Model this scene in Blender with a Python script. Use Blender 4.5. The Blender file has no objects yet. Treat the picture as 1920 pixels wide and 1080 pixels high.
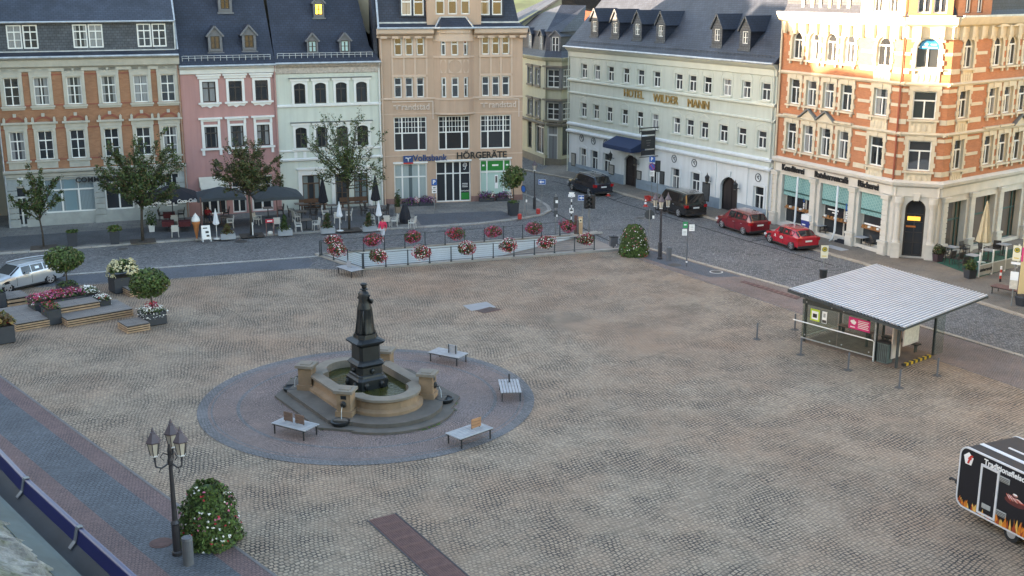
import bpy, bmesh, math, random
from mathutils import Vector, Matrix, geometry
from math import sin, cos, pi, radians, atan2, hypot, sqrt, tan
S = bpy.context.scene
COL = S.collection
rnd = random.Random(7)

# ------------------------------------------------------------------ camera, sky, sun, exposure
CAM_H, FPX = 17.5, 2190.0
PITCH = math.atan2(570.0, FPX)
cd = bpy.data.cameras.new('camera'); cam = bpy.data.objects.new('camera', cd); COL.objects.link(cam)
cd.sensor_width = 36; cd.lens = 36*FPX/1920; cd.clip_start = .1; cd.clip_end = 6000
cam.location = (0, 0, CAM_H); cam.rotation_euler = (pi/2-PITCH, 0, 0)
S.camera = cam
SUN_EL = radians(6.0)
SUN_DIR = Vector((-.995, -.10, 0)).normalized()          # horizontal direction towards the sun
w = bpy.data.worlds.new('World'); S.world = w; w.use_nodes = True
nt = w.node_tree
sky = nt.nodes.new('ShaderNodeTexSky'); sky.sky_type = 'NISHITA'; sky.sun_disc = False
sky.sun_elevation = SUN_EL; sky.sun_rotation = atan2(SUN_DIR.x, SUN_DIR.y)
sky.altitude = 600; sky.air_density = 1.0; sky.dust_density = 1.5; sky.ozone_density = 1.0
bg = nt.nodes['Background']; bg.inputs['Strength'].default_value = .15
nt.links.new(sky.outputs[0], bg.inputs['Color'])
sl = bpy.data.lights.new('sun', 'SUN'); sl.energy = 5.0; sl.angle = radians(.5); sl.color = (1, .80, .56)
so = bpy.data.objects.new('sun', sl); COL.objects.link(so)
sd = Vector((SUN_DIR.x*cos(SUN_EL), SUN_DIR.y*cos(SUN_EL), sin(SUN_EL)))
so.rotation_euler = sd.to_track_quat('Z', 'Y').to_euler(); so.location = sd*80
S.view_settings.view_transform = 'Standard'; S.view_settings.look = 'None'
S.view_settings.exposure = 3.1; S.view_settings.gamma = 1
S.view_settings.use_white_balance = True; S.view_settings.white_balance_temperature = 7150; S.view_settings.white_balance_tint = 16
S.render.engine = 'CYCLES'
S.cycles.max_bounces = 6; S.cycles.diffuse_bounces = 3; S.cycles.glossy_bounces = 3
S.cycles.transmission_bounces = 4; S.cycles.transparent_max_bounces = 12
S.cycles.caustics_reflective = False; S.cycles.caustics_refractive = False
S.cycles.use_denoising = True

# ------------------------------------------------------------------ photograph measurements -> ground points
CP, SP = cos(PITCH), sin(PITCH)
def ray(x, y):
    u, v = (x-960)/FPX, -(y-540)/FPX
    return Vector((u, CP+v*SP, -SP+v*CP))
def G(x, y, z=0.0):
    d = ray(x, y); t = (z-CAM_H)/d.z
    return Vector((t*d.x, t*d.y, z))
def G2(x, y, z=0.0):
    p = G(x, y, z); return (p.x, p.y)
def height_at(P, y, x=960):
    d = ray(x, y); return CAM_H + P[1]/d.y*d.z

# ------------------------------------------------------------------ mesh builder
class MB:
    def __init__(s, T=None):
        s.v = []; s.f = []; s.mi = []; s.mats = []; s.T = T
    def vert(s, p):
        p = Vector(p)
        if s.T is not None: p = s.T @ p
        s.v.append(p); return len(s.v)-1
    def mat(s, m):
        if m not in s.mats: s.mats.append(m)
        return s.mats.index(m)
    def face(s, pts, m):
        s.f.append([s.vert(p) for p in pts]); s.mi.append(s.mat(m))
    def quadgrid(s, rows, m, close=False, cap0=False, cap1=False, flip=False):
        idx = [[s.vert(p) for p in r] for r in rows]; k = s.mat(m)
        n = len(rows[0])
        for a, b in zip(idx[:-1], idx[1:]):
            for i in range(n if close else n-1):
                j = (i+1) % n
                q = [a[i], a[j], b[j], b[i]]
                s.f.append(q[::-1] if flip else q); s.mi.append(k)
        if cap0: s.f.append(idx[0][::-1] if not flip else idx[0][:]); s.mi.append(k)
        if cap1: s.f.append(idx[-1][:] if not flip else idx[-1][::-1]); s.mi.append(k)
    def box(s, x0, x1, y0, y1, z0, z1, m, skip=''):
        P = [(x0,y0,z0),(x1,y0,z0),(x1,y1,z0),(x0,y1,z0),(x0,y0,z1),(x1,y0,z1),(x1,y1,z1),(x0,y1,z1)]
        I = [s.vert(p) for p in P]; k = s.mat(m)
        for nm, q in (('b',(0,3,2,1)),('t',(4,5,6,7)),('f',(0,1,5,4)),('r',(1,2,6,5)),('k',(2,3,7,6)),('l',(3,0,4,7))):
            if nm in skip: continue
            s.f.append([I[i] for i in q]); s.mi.append(k)
    def cbox(s, c, size, m, rz=0, R=None):
        R = R if R is not None else Matrix.Rotation(rz, 3, 'Z'); c = Vector(c); h = Vector(size)/2
        P = [c + R @ Vector((sx*h.x, sy*h.y, sz*h.z)) for sz in (-1,1) for sx, sy in ((-1,-1),(1,-1),(1,1),(-1,1))]
        I = [s.vert(p) for p in P]; k = s.mat(m)
        for q in ((0,3,2,1),(4,5,6,7),(0,1,5,4),(1,2,6,5),(2,3,7,6),(3,0,4,7)):
            s.f.append([I[i] for i in q]); s.mi.append(k)
    def bar(s, a, b, w, h, m):                       # rectangular bar between two points
        a, b = Vector(a), Vector(b); d = b-a; L = d.length
        if L < 1e-6: return
        R = d.to_track_quat('X', 'Z').to_matrix()
        s.cbox((a+b)/2, (L, w, h), m, R=R)
    def ring(s, c, r, ax, n=10, ph=0, ry=None):
        c = Vector(c); ax = Vector(ax).normalized()
        t = Vector((0,0,1)) if abs(ax.z) < .95 else Vector((1,0,0))
        u = t.cross(ax).normalized() if abs(ax.z) < .95 else Vector((1,0,0)); v = ax.cross(u).normalized()
        ry = r if ry is None else ry
        return [c + u*r*cos(2*pi*i/n+ph) + v*ry*sin(2*pi*i/n+ph) for i in range(n)]
    def tube(s, pts, rad, m, n=8, cap=True):
        pts = [Vector(p) for p in pts]; rows = []
        if not hasattr(rad, '__len__'): rad = [rad]*len(pts)
        for i, p in enumerate(pts):
            d = (pts[min(i+1, len(pts)-1)]-pts[max(i-1, 0)])
            rows.append(s.ring(p, rad[i], d, n))
        s.quadgrid(rows, m, close=True, cap0=cap, cap1=cap)
    def lathe(s, prof, m, c=(0,0,0), n=16, ph=0, cap=True):
        rows = [[(c[0]+r*cos(2*pi*i/n+ph), c[1]+r*sin(2*pi*i/n+ph), c[2]+z) for i in range(n)] for r, z in prof]
        s.quadgrid(rows, m, close=True, cap0=cap, cap1=cap)
    def prism(s, poly, z0, z1, m, top=True, bot=True):   # poly ccw in xy
        a = [s.vert((p[0], p[1], z0)) for p in poly]; b = [s.vert((p[0], p[1], z1)) for p in poly]
        k = s.mat(m); n = len(poly)
        for i in range(n):
            j = (i+1) % n; s.f.append([a[i], a[j], b[j], b[i]]); s.mi.append(k)
        if top: s.f.append(b[:]); s.mi.append(k)
        if bot: s.f.append(a[::-1]); s.mi.append(k)
    def prism_y(s, poly, y0, y1, m):                    # poly in xz, extruded along y (poly ccw seen from -y)
        a = [s.vert((p[0], y0, p[1])) for p in poly]; b = [s.vert((p[0], y1, p[1])) for p in poly]
        k = s.mat(m); n = len(poly)
        for i in range(n):
            j = (i+1) % n; s.f.append([a[j], a[i], b[i], b[j]]); s.mi.append(k)
        s.f.append(a[:]); s.mi.append(k); s.f.append(b[::-1]); s.mi.append(k)
    def prism_x(s, poly, x0, x1, m):                    # poly in yz
        a = [s.vert((x0, p[0], p[1])) for p in poly]; b = [s.vert((x1, p[0], p[1])) for p in poly]
        k = s.mat(m); n = len(poly)
        for i in range(n):
            j = (i+1) % n; s.f.append([a[i], a[j], b[j], b[i]]); s.mi.append(k)
        s.f.append(a[::-1]); s.mi.append(k); s.f.append(b[:]); s.mi.append(k)
    def ball(s, c, r, m, n=10, k=6):
        r = r if hasattr(r, '__len__') else (r, r, r)
        rows = []
        for j in range(1, k):
            t = pi*j/k
            rows.append([(c[0]+r[0]*sin(t)*cos(2*pi*i/n), c[1]+r[1]*sin(t)*sin(2*pi*i/n), c[2]-r[2]*cos(t)) for i in range(n)])
        s.quadgrid(rows, m, close=True, cap0=True, cap1=True)
    def mesh(s, name, smooth=False):
        me = bpy.data.meshes.new(name)
        me.from_pydata([tuple(v) for v in s.v], [], s.f)
        for m in s.mats: me.materials.append(m)
        me.polygons.foreach_set('material_index', s.mi)
        if smooth: me.polygons.foreach_set('use_smooth', [True]*len(s.f))
        if smooth == 'auto': me.set_sharp_from_angle(angle=radians(32))
        uv = me.uv_layers.new(name='UVMap'); co = []
        for p in me.polygons:                            # planar uv in metres: along the horizontal, up the slope
            n = p.normal
            if abs(n.z) > .985: t, b = Vector((1,0,0)), Vector((0,1,0))
            else: t = Vector((-n.y, n.x, 0)).normalized(); b = n.cross(t)
            for vi in p.vertices:
                q = s.v[vi]; co += [q.dot(t), q.dot(b)]
        uv.data.foreach_set('uv', co)
        me.update()
        return me
    def build(s, name, parent=None, loc=None, rz=0, smooth=False, label=None, cat=None, group=None, kind=None):
        return link(s.mesh(name, smooth), name, parent, loc, rz, label, cat, group, kind)

def tag(o, label=None, cat=None, group=None, kind=None):
    if label: o['label'] = label
    if cat: o['category'] = cat
    if group: o['group'] = group
    if kind: o['kind'] = kind
    return o
def link(data, name, parent=None, loc=None, rz=0, label=None, cat=None, group=None, kind=None):
    o = bpy.data.objects.new(name, data); COL.objects.link(o)
    if parent is not None: o.parent = parent
    if loc is not None: o.location = loc
    if rz: o.rotation_euler = (0, 0, rz)
    return tag(o, label, cat, group, kind)
def thing(name, label, cat, loc=(0,0,0), rz=0, group=None):
    return link(None, name, None, loc, rz, label, cat, group)
KIDS = {}
def copy_tree(o, parent=None, loc=None, rz=None, label=None, kids=None):
    c = o.copy(); COL.objects.link(c)
    if parent is not None: c.parent = parent
    if loc is not None: c.location = loc
    if rz is not None: c.rotation_euler = (0, 0, rz)
    if label: c['label'] = label
    for ch in list(o.children): copy_tree(ch, c)
    return c
def text(s, name, parent, size, m, loc, rot=(pi/2, 0, 0), ext=.02, align='CENTER', bold=0.0, sx=1.0, shear=0):
    cu = bpy.data.curves.new(name, 'FONT'); cu.body = s; cu.size = size; cu.extrude = ext; cu.offset = bold
    cu.align_x = align; cu.align_y = 'CENTER'; cu.shear = shear; cu.resolution_u = 3; cu.materials.append(m)
    t_ = bpy.data.objects.new('t', cu); COL.objects.link(t_)
    me = bpy.data.meshes.new_from_object(t_.evaluated_get(bpy.context.evaluated_depsgraph_get())); me.name = name
    bpy.data.objects.remove(t_); bpy.data.curves.remove(cu)
    o = link(me, name, parent, loc); o.rotation_euler = rot; o.scale = (sx, 1, 1)
    return o

# ------------------------------------------------------------------ materials
MATS = {}
class NB:                                                # small node helper
    def __init__(s, name):
        s.m = bpy.data.materials.new(name); s.m.use_nodes = True; s.t = s.m.node_tree
        s.b = s.t.nodes['Principled BSDF']; s.n = s.t.nodes; MATS[name] = s.m
    def new(s, t, **kw):
        n = s.n.new('ShaderNode'+t)
        for k, v in kw.items(): setattr(n, k, v)
        return n
    def set(s, n, inp, v):
        i = n.inputs[inp]
        if isinstance(v, bpy.types.NodeSocket): s.t.links.new(v, i)
        elif isinstance(v, (tuple, list)) and len(v) == 3 and i.type == 'RGBA': i.default_value = (*v, 1)
        else: i.default_value = v
    def coord(s, out='Object'): return s.new('TexCoord').outputs[out]
    def noise(s, vec, scale, detail=4, rough=.55):
        n = s.new('TexNoise'); s.set(n, 'Vector', vec); s.set(n, 'Scale', scale); s.set(n, 'Detail', detail); s.set(n, 'Roughness', rough)
        return n.outputs['Fac']
    def ramp(s, f, stops):
        n = s.new('ValToRGB'); e = n.color_ramp.elements; s.set(n, 'Fac', f)
        while len(e) < len(stops): e.new(.5)
        for el, (p, c) in zip(e, stops):
            el.position = p; el.color = (*c, 1) if hasattr(c, '__len__') else (c, c, c, 1)
        return n.outputs['Color']
    def mix(s, f, a, b, mode='MIX'):
        n = s.new('Mix', data_type='RGBA', blend_type=mode)
        for i, v in ((0, f), (6, a), (7, b)):
            k = n.inputs[i]
            if isinstance(v, bpy.types.NodeSocket): s.t.links.new(v, k)
            elif hasattr(v, '__len__'): k.default_value = (*v, 1)
            else: k.default_value = v
        return n.outputs[2]
    def math(s, op, a, b=0.0, c=0.0, clamp=False):
        n = s.new('Math', operation=op); n.use_clamp = clamp
        for i, v in enumerate((a, b, c)): s.set(n, i, v)
        return n.outputs[0]
    def mapping(s, vec, rot=0, scale=(1,1,1), loc=(0,0,0)):
        n = s.new('Mapping'); s.set(n, 'Vector', vec); n.inputs['Rotation'].default_value = (0, 0, rot); n.inputs['Scale'].default_value = scale
        n.inputs['Location'].default_value = loc
        return n.outputs[0]
    def vadd(s, a, b, op='ADD'):
        n = s.new('VectorMath', operation=op); s.set(n, 0, a); s.set(n, 1, b); return n.outputs[0]
    def bump(s, h, strength=.3, dist=.02):
        n = s.new('Bump'); s.set(n, 'Height', h); s.set(n, 'Strength', strength); s.set(n, 'Distance', dist)
        s.t.links.new(n.outputs[0], s.b.inputs['Normal'])
    def done(s, col, rough=.8, metal=0, spec=None, alpha=None):
        s.set(s.b, 'Base Color', col); s.set(s.b, 'Roughness', rough); s.set(s.b, 'Metallic', metal)
        if spec is not None: s.set(s.b, 'Specular IOR Level', spec)
        return s.m
def mul(c, k): return tuple(min(1, x*k) for x in c)
def M(name, col, rough=.8, var=.12, vs=2.0, bump=0.0, bs=30, metal=0, spec=None):
    if name in MATS: return MATS[name]
    b = NB(name)
    if var:
        v = b.coord(); f = b.noise(v, vs, 6, .62)
        c = b.ramp(f, [(.28, mul(col, 1-var)), (.72, mul(col, 1+var))])
        if bump: b.bump(b.noise(v, bs, 3), bump, .01)
    else: c = col
    return b.done(c, rough, metal, spec)
def rendermat(name, col, var=.06, streak=.10, rough=.88):
    """painted render: blotches, faint rain streaks, grime"""
    b = NB(name); v = b.coord(); c = b.ramp(b.noise(v, .5, 5, .6), [(.28, mul(col, 1-var)), (.72, mul(col, 1+var))])
    s = b.noise(b.mapping(v, 0, (2.6, 2.6, .16)), 1.0, 5, .65); c = b.mix(1.0, c, b.ramp(s, [(.32, 1-streak), (.55, 1.0), (.75, 1+streak*.4)]), 'MULTIPLY')
    g = b.noise(b.mapping(v, 0, (1, 1, .5)), .9, 7, .75); c = b.mix(b.math('MULTIPLY', b.ramp(g, [(.56, 0.0), (.74, 1.0)]), .22), c, mul(col, .62))
    b.bump(b.noise(v, 45, 3), .12, .01)
    return b.done(c, rough)
def brickmat(name, c1, c2, mortar, bw, bh, ms=.008, rough=.85, off=.5, noise=.25, ns=.6, bump=.4, rot=0, coord='UV', smooth=.1, warp=0, spec=None):
    b = NB(name); v = b.coord(coord)
    if rot: v = b.mapping(v, rot)
    if warp:
        n = b.new('TexNoise'); b.set(n, 'Vector', v); b.set(n, 'Scale', .5); b.set(n, 'Detail', 2)
        o = b.vadd(b.vadd(n.outputs['Color'], (.5, .5, .5), 'SUBTRACT'), (warp, warp, 0), 'MULTIPLY'); v = b.vadd(v, o)
    t = b.new('TexBrick'); t.offset = off; b.set(t, 'Vector', v); b.set(t, 'Color1', c1); b.set(t, 'Color2', c2); b.set(t, 'Mortar', mortar)
    b.set(t, 'Scale', 1.0); b.set(t, 'Mortar Size', ms); b.set(t, 'Mortar Smooth', smooth); b.set(t, 'Brick Width', bw); b.set(t, 'Row Height', bh); b.set(t, 'Bias', 0.0)
    c = t.outputs['Color']
    if noise:
        f = b.ramp(b.noise(b.coord(), ns, 6, .65), [(.3, 1-noise), (.7, 1+noise)]); c = b.mix(1.0, c, f, 'MULTIPLY')
    if bump: b.bump(b.math('SUBTRACT', 1.0, t.outputs['Fac']), bump, .01)
    return b.done(c, rough, 0, spec)
# ------------------------------------------------------------------ ground
GRID = radians(39)                                       # the square's own grid, along which its stones are laid
def cobble(name, c1, c2, dark, bw, bh, rot, warp=.25, patch=(.35, .65), warmcol=None, warm=.5, seam=0, ms=.02, noise=.16, bump=.5, fade=.35, rough=.75):
    b = NB(name); v0 = b.coord(); v = b.mapping(v0, rot)
    n = b.new('TexNoise'); b.set(n, 'Vector', v0); b.set(n, 'Scale', .35); b.set(n, 'Detail', 3)
    v = b.vadd(v, b.vadd(b.vadd(n.outputs['Color'], (.5, .5, .5), 'SUBTRACT'), (warp*4, warp*4, 0), 'MULTIPLY'))
    n2 = b.new('TexNoise'); b.set(n2, 'Vector', v0); b.set(n2, 'Scale', 5.0); b.set(n2, 'Detail', 1)
    v = b.vadd(v, b.vadd(b.vadd(n2.outputs['Color'], (.5, .5, .5), 'SUBTRACT'), (.09, .09, 0), 'MULTIPLY'))
    t = b.new('TexBrick'); b.set(t, 'Vector', v); b.set(t, 'Color1', c1); b.set(t, 'Color2', c2); b.set(t, 'Mortar', c1)
    b.set(t, 'Scale', 1.0); b.set(t, 'Mortar Size', ms); b.set(t, 'Mortar Smooth', .35); b.set(t, 'Brick Width', bw); b.set(t, 'Row Height', bh)
    col = t.outputs['Color']
    big = b.noise(v0, .10, 6, .66)
    if warmcol: col = b.mix(b.math('MULTIPLY', b.ramp(big, [(.42, 0.0), (.68, 1.0)]), warm), col, warmcol)
    pale = b.noise(b.mapping(v0, .3, (1, 1, 1), (31, 7, 0)), .22, 6, .65)
    col = b.mix(1.0, col, b.ramp(pale, [(.3, 1-noise), (.7, 1+noise)]), 'MULTIPLY')
    fine = b.noise(v0, 7.0, 2); col = b.mix(1.0, col, b.ramp(fine, [(.3, .84), (.7, 1.16)]), 'MULTIPLY')
    j = b.math('MULTIPLY', t.outputs['Fac'], b.ramp(b.noise(b.mapping(v0, 0, (1, 1, 1), (9, 3, 0)),   .42, 7, .74), [(patch[0], fade), (patch[1], 1.0)]))
    col = b.mix(j, col, dark)
    if seam:
        s = b.new('TexBrick'); b.set(s, 'Vector', v); b.set(s, 'Scale', 1.0); b.set(s, 'Mortar Size', .035); b.set(s, 'Brick Width', 9.0); b.set(s, 'Row Height', 4.2); b.set(s, 'Mortar Smooth', .4)
        col = b.mix(b.math('MULTIPLY', s.outputs['Fac'], seam), col, dark)
    b.bump(b.math('SUBTRACT', 1.0, t.outputs['Fac']), bump, .015)
    return b.done(col, rough)
m_plaza = cobble('plaza_cobble', (.375,.292,.215), (.255,.195,.142), (.030,.025,.022), .165, .16, -GRID, warmcol=(.34,.205,.128), warm=.75, seam=.32, ms=.03, patch=(.42,.60), fade=.46, noise=.13, warp=.16)
m_street = cobble('street_cobble', (.27,.27,.272), (.085,.086,.09), (.03,.03,.032), .15, .12, -radians(20), patch=(.3,.6), noise=.12, fade=.6, warmcol=(.17,.14,.12), warm=.15)
m_red = cobble('red_paving', (.20,.125,.118), (.15,.095,.095), (.05,.04,.042), .14, .1, -radians(49), warp=.05, noise=.14)
m_circle = cobble('circle_paving', (.25,.178,.155), (.18,.132,.12), (.06,.05,.052), .12, .1, 0.6, warp=.5, noise=.16, warmcol=(.17,.165,.18), warm=.6)
m_blue = cobble('blue_grey_paving', (.115,.126,.145), (.085,.094,.11), (.03,.034,.04), .2, .12, -radians(49), warp=.04, noise=.2, patch=(.35,.6))
m_strip = cobble('slate_paving', (.12,.13,.15), (.09,.098,.115), (.04,.043,.05), .14, .1, -radians(20), warp=.03, noise=.14)
m_walk = brickmat('pavement_slabs', (.20,.19,.175), (.155,.15,.145), (.07,.068,.066), .7, .5, .012, rot=-radians(15), coord='Object', noise=.25, bump=.2)
m_walk2 = cobble('pavement_setts', (.24,.21,.18), (.17,.155,.14), (.07,.065,.06), .11, .1, radians(62), warp=.03, noise=.2, warmcol=(.30,.22,.15), warm=.6)
m_redstrip = cobble('reddish_setts', (.27,.19,.16), (.2,.145,.125), (.06,.05,.045), .12, .1, radians(62), warp=.03, noise=.2, warmcol=(.22,.20,.195), warm=.8)
m_kerb = brickmat('kerb_granite', (.36,.345,.32), (.28,.27,.255), (.09,.09,.09), 1.0, .5, .012, noise=.2, bump=.1)
m_kerbwarm = brickmat('kerb_sandy', (.42,.36,.29), (.34,.29,.24), (.1,.09,.08), 1.0, .5, .012, noise=.2, bump=.1)
m_slabpale = M('pale_slab', (.33,.31,.28), .8, .2, 1.5, .2)
m_concrete = M('concrete', (.36,.37,.38), .85, .12, .8, .2)
m_dirt = M('tree_soil', (.05,.042,.035), .95, .3, 4, .6)

def sheet(name, polys, z, m, kind='structure', holes=None):
    mb = MB()
    loops = [[Vector((p[0], p[1], 0)) for p in polys]] + [[Vector((p[0], p[1], 0)) for p in h] for h in (holes or [])]
    flat = [p for l in loops for p in l]
    for t in geometry.tessellate_polygon(loops):
        a, b, c = (flat[i] for i in t)
        pts = [a, b, c] if (b-a).cross(c-a).z > 0 else [a, c, b]
        mb.face([(p.x, p.y, z) for p in pts], m)
    return mb.build(name, kind=kind)
def gp(*px): return [G2(x, y) for x, y in px]
def strip(name, line, wd, z0, z1, m, side=1):
    """kerb of width wd laid along a polyline (to its left for side=1)"""
    mb = MB(); L = [Vector((p[0], p[1], 0)) for p in line]; off = []
    for i, p in enumerate(L):
        d = (L[min(i+1, len(L)-1)]-L[max(i-1, 0)]).normalized(); off.append(p+Vector((-d.y, d.x, 0))*wd*side)
    rows = []
    for p, q in zip(L, off):
        r = [(p.x,p.y,z0),(p.x,p.y,z1),(q.x,q.y,z1),(q.x,q.y,z0)]; rows.append(r)
    mb.quadgrid(rows, m, close=True, cap0=True, cap1=True, flip=(side < 0))
    return mb.build(name, kind='structure')

# the ramp's opening: f0 far left, f1 near left, f2 near right, f3 far right
RA = Vector(G2(603,478)); RB = Vector(G2(680,504)); RC = Vector(G2(1160,467)); RD = Vector(G2(1098,441))
hole = [tuple(p) for p in (RA, RB, RC, RD)]
sheet('road', [(-900,-60),(900,-60),(900,260),(-900,260)], 0.0, m_street, holes=[hole])
hill = MB()
N = 40
m_wood = M('far_woodland', (.085,.125,.055), .95, .75, .02)
rows = []
for j, (yy, zz) in enumerate(((262,-1.5),(380,-14),(560,-10),(760,14),(1000,48))):
    rows.append([(-1400+2800*i/N, yy, zz+(sin(i*1.7+j)*3+sin(i*.6+2*j)*5)*(0 if j == 0 else 1)*yy/700) for i in range(N+1)])
hill.quadgrid(rows, m_wood); hill.build('hill', kind='structure', smooth=True)

L1a, L1b = Vector(G2(0,703)), Vector(G2(520,1080)); ld = (L1b-L1a).normalized(); ln = Vector((-ld.y, ld.x))
# plaza of pale setts
pl = gp((577,503.5),(315,524),(117,537)) + [G2(-160,548)] + [tuple(L1a-ld*9), tuple(L1b+ld*28)]
pl += [(60, 8), (70, 40)] + gp((1985,753),(1420,561.5),(1212,491.5),(1163,474)) + [tuple(RC+Vector((.2,-.55))), tuple(RB+Vector((-.15,-.5)))]
sheet('plaza', pl, .008, m_plaza)
# bands of red and blue-grey paving along the near houses
def band(name, a, b, m, z):
    o0, o1 = -ln*a, -ln*b
    P = [tuple(L1a-ld*16+o0), tuple(L1a-ld*16+o1), tuple(L1b+ld*30+o1), tuple(L1b+ld*30+o0)]
    sheet(name, P, z, m)
band('red_paving_band', .1, .82, m_red, .012)
band('paving_kerb', 0, .1, M('dark_kerb', (.15,.14,.14), .8, .2, 3), .02)
band('blue_paving_band', .82, 2.47, m_blue, .012)
band('red_paving_band_inner', 2.47, 9.5, m_red, .012)
# fountain circle
CC = Vector((-6.25, 47.95)); CR = 7.2
sheet('fountain_circle', [(CC.x+CR*cos(2*pi*i/96), CC.y+CR*sin(2*pi*i/96)) for i in range(96)], .018, m_circle)
def annulus(name, r0, r1, z, m):
    mb = MB(); n = 96
    mb.quadgrid([[(CC.x+r*cos(2*pi*i/n), CC.y+r*sin(2*pi*i/n), z) for i in range(n)] for r in (r0, r1)], m, close=True, flip=False)
    return mb.build(name, kind='structure')
m_ringdark = cobble('circle_edge_setts', (.18,.175,.18), (.12,.118,.125), (.04,.04,.044), .15, .12, .2, warp=.05, noise=.2)
annulus('fountain_circle_edge', CR-.42, CR+.02, .022, m_ringdark)
annulus('fountain_circle_inner_ring', CR-1.75, CR-1.6, .022, m_ringdark)
annulus('fountain_circle_line', CR-.62, CR-.54, .022, m_ringdark)
# upper street: dark strip of paving with light kerb, pavements
sheet('paving_strip', gp((-200,546),(117,534),(315,522.5),(577,502),(592,489),(580,484.5),(293,505),(117,519),(-200,545.5-18)), .012, m_strip)
strip('street_kerb', gp((-200,528),(117,517),(293,503.5),(580,483),(598,481.5)), .28, 0, .03, m_kerb)
kl = gp((-220,494),(0,478),(260,458.5),(427,447.5),(620,435.5),(680,432),(740,430.5),(774,429),(890,422),(979,412),(1019,404),(1034,396),(1030,388),(1018,380),(1001,371),(981,364)) + [(0.9, 99.5), (-.6, 103)]
K_H = .10
sheet('pavement', kl + [(-20,104),(-60,86)], K_H, m_walk)
strip('pavement_kerb', kl, .30, 0, K_H+.012, m_kerb)
sheet('cafe_terrace_paving', gp((-220,489),(0,473),(260,454),(427,444),(600,433),(738,427),(738,393),(540,402),(356,424),(12,446)), K_H+.006, cobble('terrace_setts', (.115,.12,.13), (.085,.09,.1), (.03,.032,.036), .12, .1, -radians(20), warp=.04, noise=.2))
sheet('entrance_paving', gp((790,425),(925,417),(968,408),(940,398),(776,404)), K_H+.006, m_strip)
# hotel side pavement and the bakery's
hk = gp((960,315),(1007,325),(1077,338),(1140,358),(1220,380),(1317,407.5),(1347,416),(1440,443),(1525,470),(1619,497),(1700,524),(1815,563),(1920,597)) + [(33.2, 53.6)]
sheet('bakery_pavement', gp((1040,306)) + [(14,118),(30,100),(60,84)] + hk[::-1][:-1], K_H, m_walk2)
strip('bakery_kerb', hk, .28, 0, K_H+.012, m_kerbwarm, side=1)
# plaza kerb and reddish strip of paving on the right
kp = gp((1196,459),(1217,465.5),(1372,509.5),(1478,539),(1779,626),(1920,668)) + [(29, 47.7)]
strip('plaza_kerb', kp, .26, 0, .06, m_kerbwarm, side=-1)
sheet('bus_stop_paving', gp((1170,473),(1212,490.5),(1420,560.5),(1985,752)) + [(31,42),(29,47.7)] + [(p[0]-.2, p[1]-.2) for p in kp[::-1][1:]], .012, m_redstrip)
sheet('grey_paving', gp((1176,474),(1250,498),(1330,520),(1390,519),(1300,493),(1222,470.5)), .017, m_strip)
# thin dark lines that mark out the parking bays
m_line = M('dark_setts', (.03,.032,.036), .8, .2, 4)
for ln_ in (((1035,340),(1062,347),(1133,368),(1150,376),(1280,416),(1405,454),(1450,465.5),(1560,498)), ((1012,388),(1040,400),(1075,419),(1110,438),(1150,456),(1166,463))):
    strip('parking_line', gp(*ln_), .16, .002, .007, m_line)
strip('parking_bay_line', gp((1150,375.5),(1190,363)), .14, .002, .008, m_line)
strip('parking_bay_line', gp((1405,453.5),(1440,448)), .14, .002, .008, m_line)
sheet('traffic_island', gp((1068,446),(1126,440),(1119,434),(1070,437)), .06, m_slabpale)
# the ramp down under the street
m_rampwall = M('ramp_wall_paint', (.62,.68,.71), .75, .10, .5)
m_rampfloor = M('ramp_floor', (.24,.21,.185), .85, .2, 1)
rd = (RC-RB).normalized(); D0 = -3.0
mb = MB()
A, B, C_, D = [Vector((p.x, p.y, 0)) for p in (RA, RB, RC, RD)]
dn = Vector((0, 0, D0))
mb.face([B+dn, C_, D, A+dn], m_rampfloor)
mb.build('ramp_floor', kind='structure')
mb = MB()
mb.face([A+dn, D, A], m_rampwall); mb.face([C_, B+dn, B], m_rampwall)
mb.face([B+dn, A+dn, A, B], m_rampwall)
mb.build('ramp_wall', None, label='pale blue painted wall lining the sunken pedestrian ramp', cat='wall')
strip('ramp_kerb', [tuple(RA+Vector((-.45,.0))), tuple(RB+Vector((-.15,-.42))), tuple(RC+Vector((.2,-.45)))], .42, 0, .12, m_slabpale, side=1)
strip('ramp_kerb_far', [tuple(RA+Vector((0,.28))), tuple(RD+Vector((1.2,.75)))], .27, 0, .12, m_slabpale, side=-1)
# ------------------------------------------------------------------ building library
def glassmat(name, dark=(.015,.017,.02), curtain=(.30,.31,.32), amount=.45, ior=1.75, rough=.03):
    b = NB(name); oi = b.new('ObjectInfo').outputs['Random']; v = b.coord()
    sx = b.new('SeparateXYZ'); b.set(sx, 0, v)
    w = b.new('TexWave'); b.set(w, 'Vector', v); b.set(w, 'Scale', 3.2); b.set(w, 'Distortion', 2.0)
    r2 = b.math('FRACT', b.math('MULTIPLY', oi, 17.3)); r3 = b.math('FRACT', b.math('MULTIPLY', oi, 41.7))
    has = b.math('GREATER_THAN', r2, 1-amount)
    side = b.math('GREATER_THAN', b.math('ABSOLUTE', sx.outputs[0]), b.math('MULTIPLY', r3, .42))   # drawn to the sides by a varying amount
    c = b.mix(b.math('MULTIPLY', w.outputs['Fac'], .55), curtain, mul(curtain, .35))
    dk = b.mix(oi, dark, mul(dark, 3.0))
    b.set(b.b, 'IOR', ior)
    n = b.noise(b.vadd(v, b.new('ObjectInfo').outputs['Location']), .55, 1); b.bump(n, .12, .12)
    return b.done(b.mix(b.math('MULTIPLY', has, side), dk, c), rough)
m_glass = glassmat('window_glass')
m_glass2 = glassmat('window_glass_reflective', ior=2.3, amount=.3, rough=.02)
m_glassdark = glassmat('window_glass_dark', amount=.12, ior=1.6)
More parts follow.
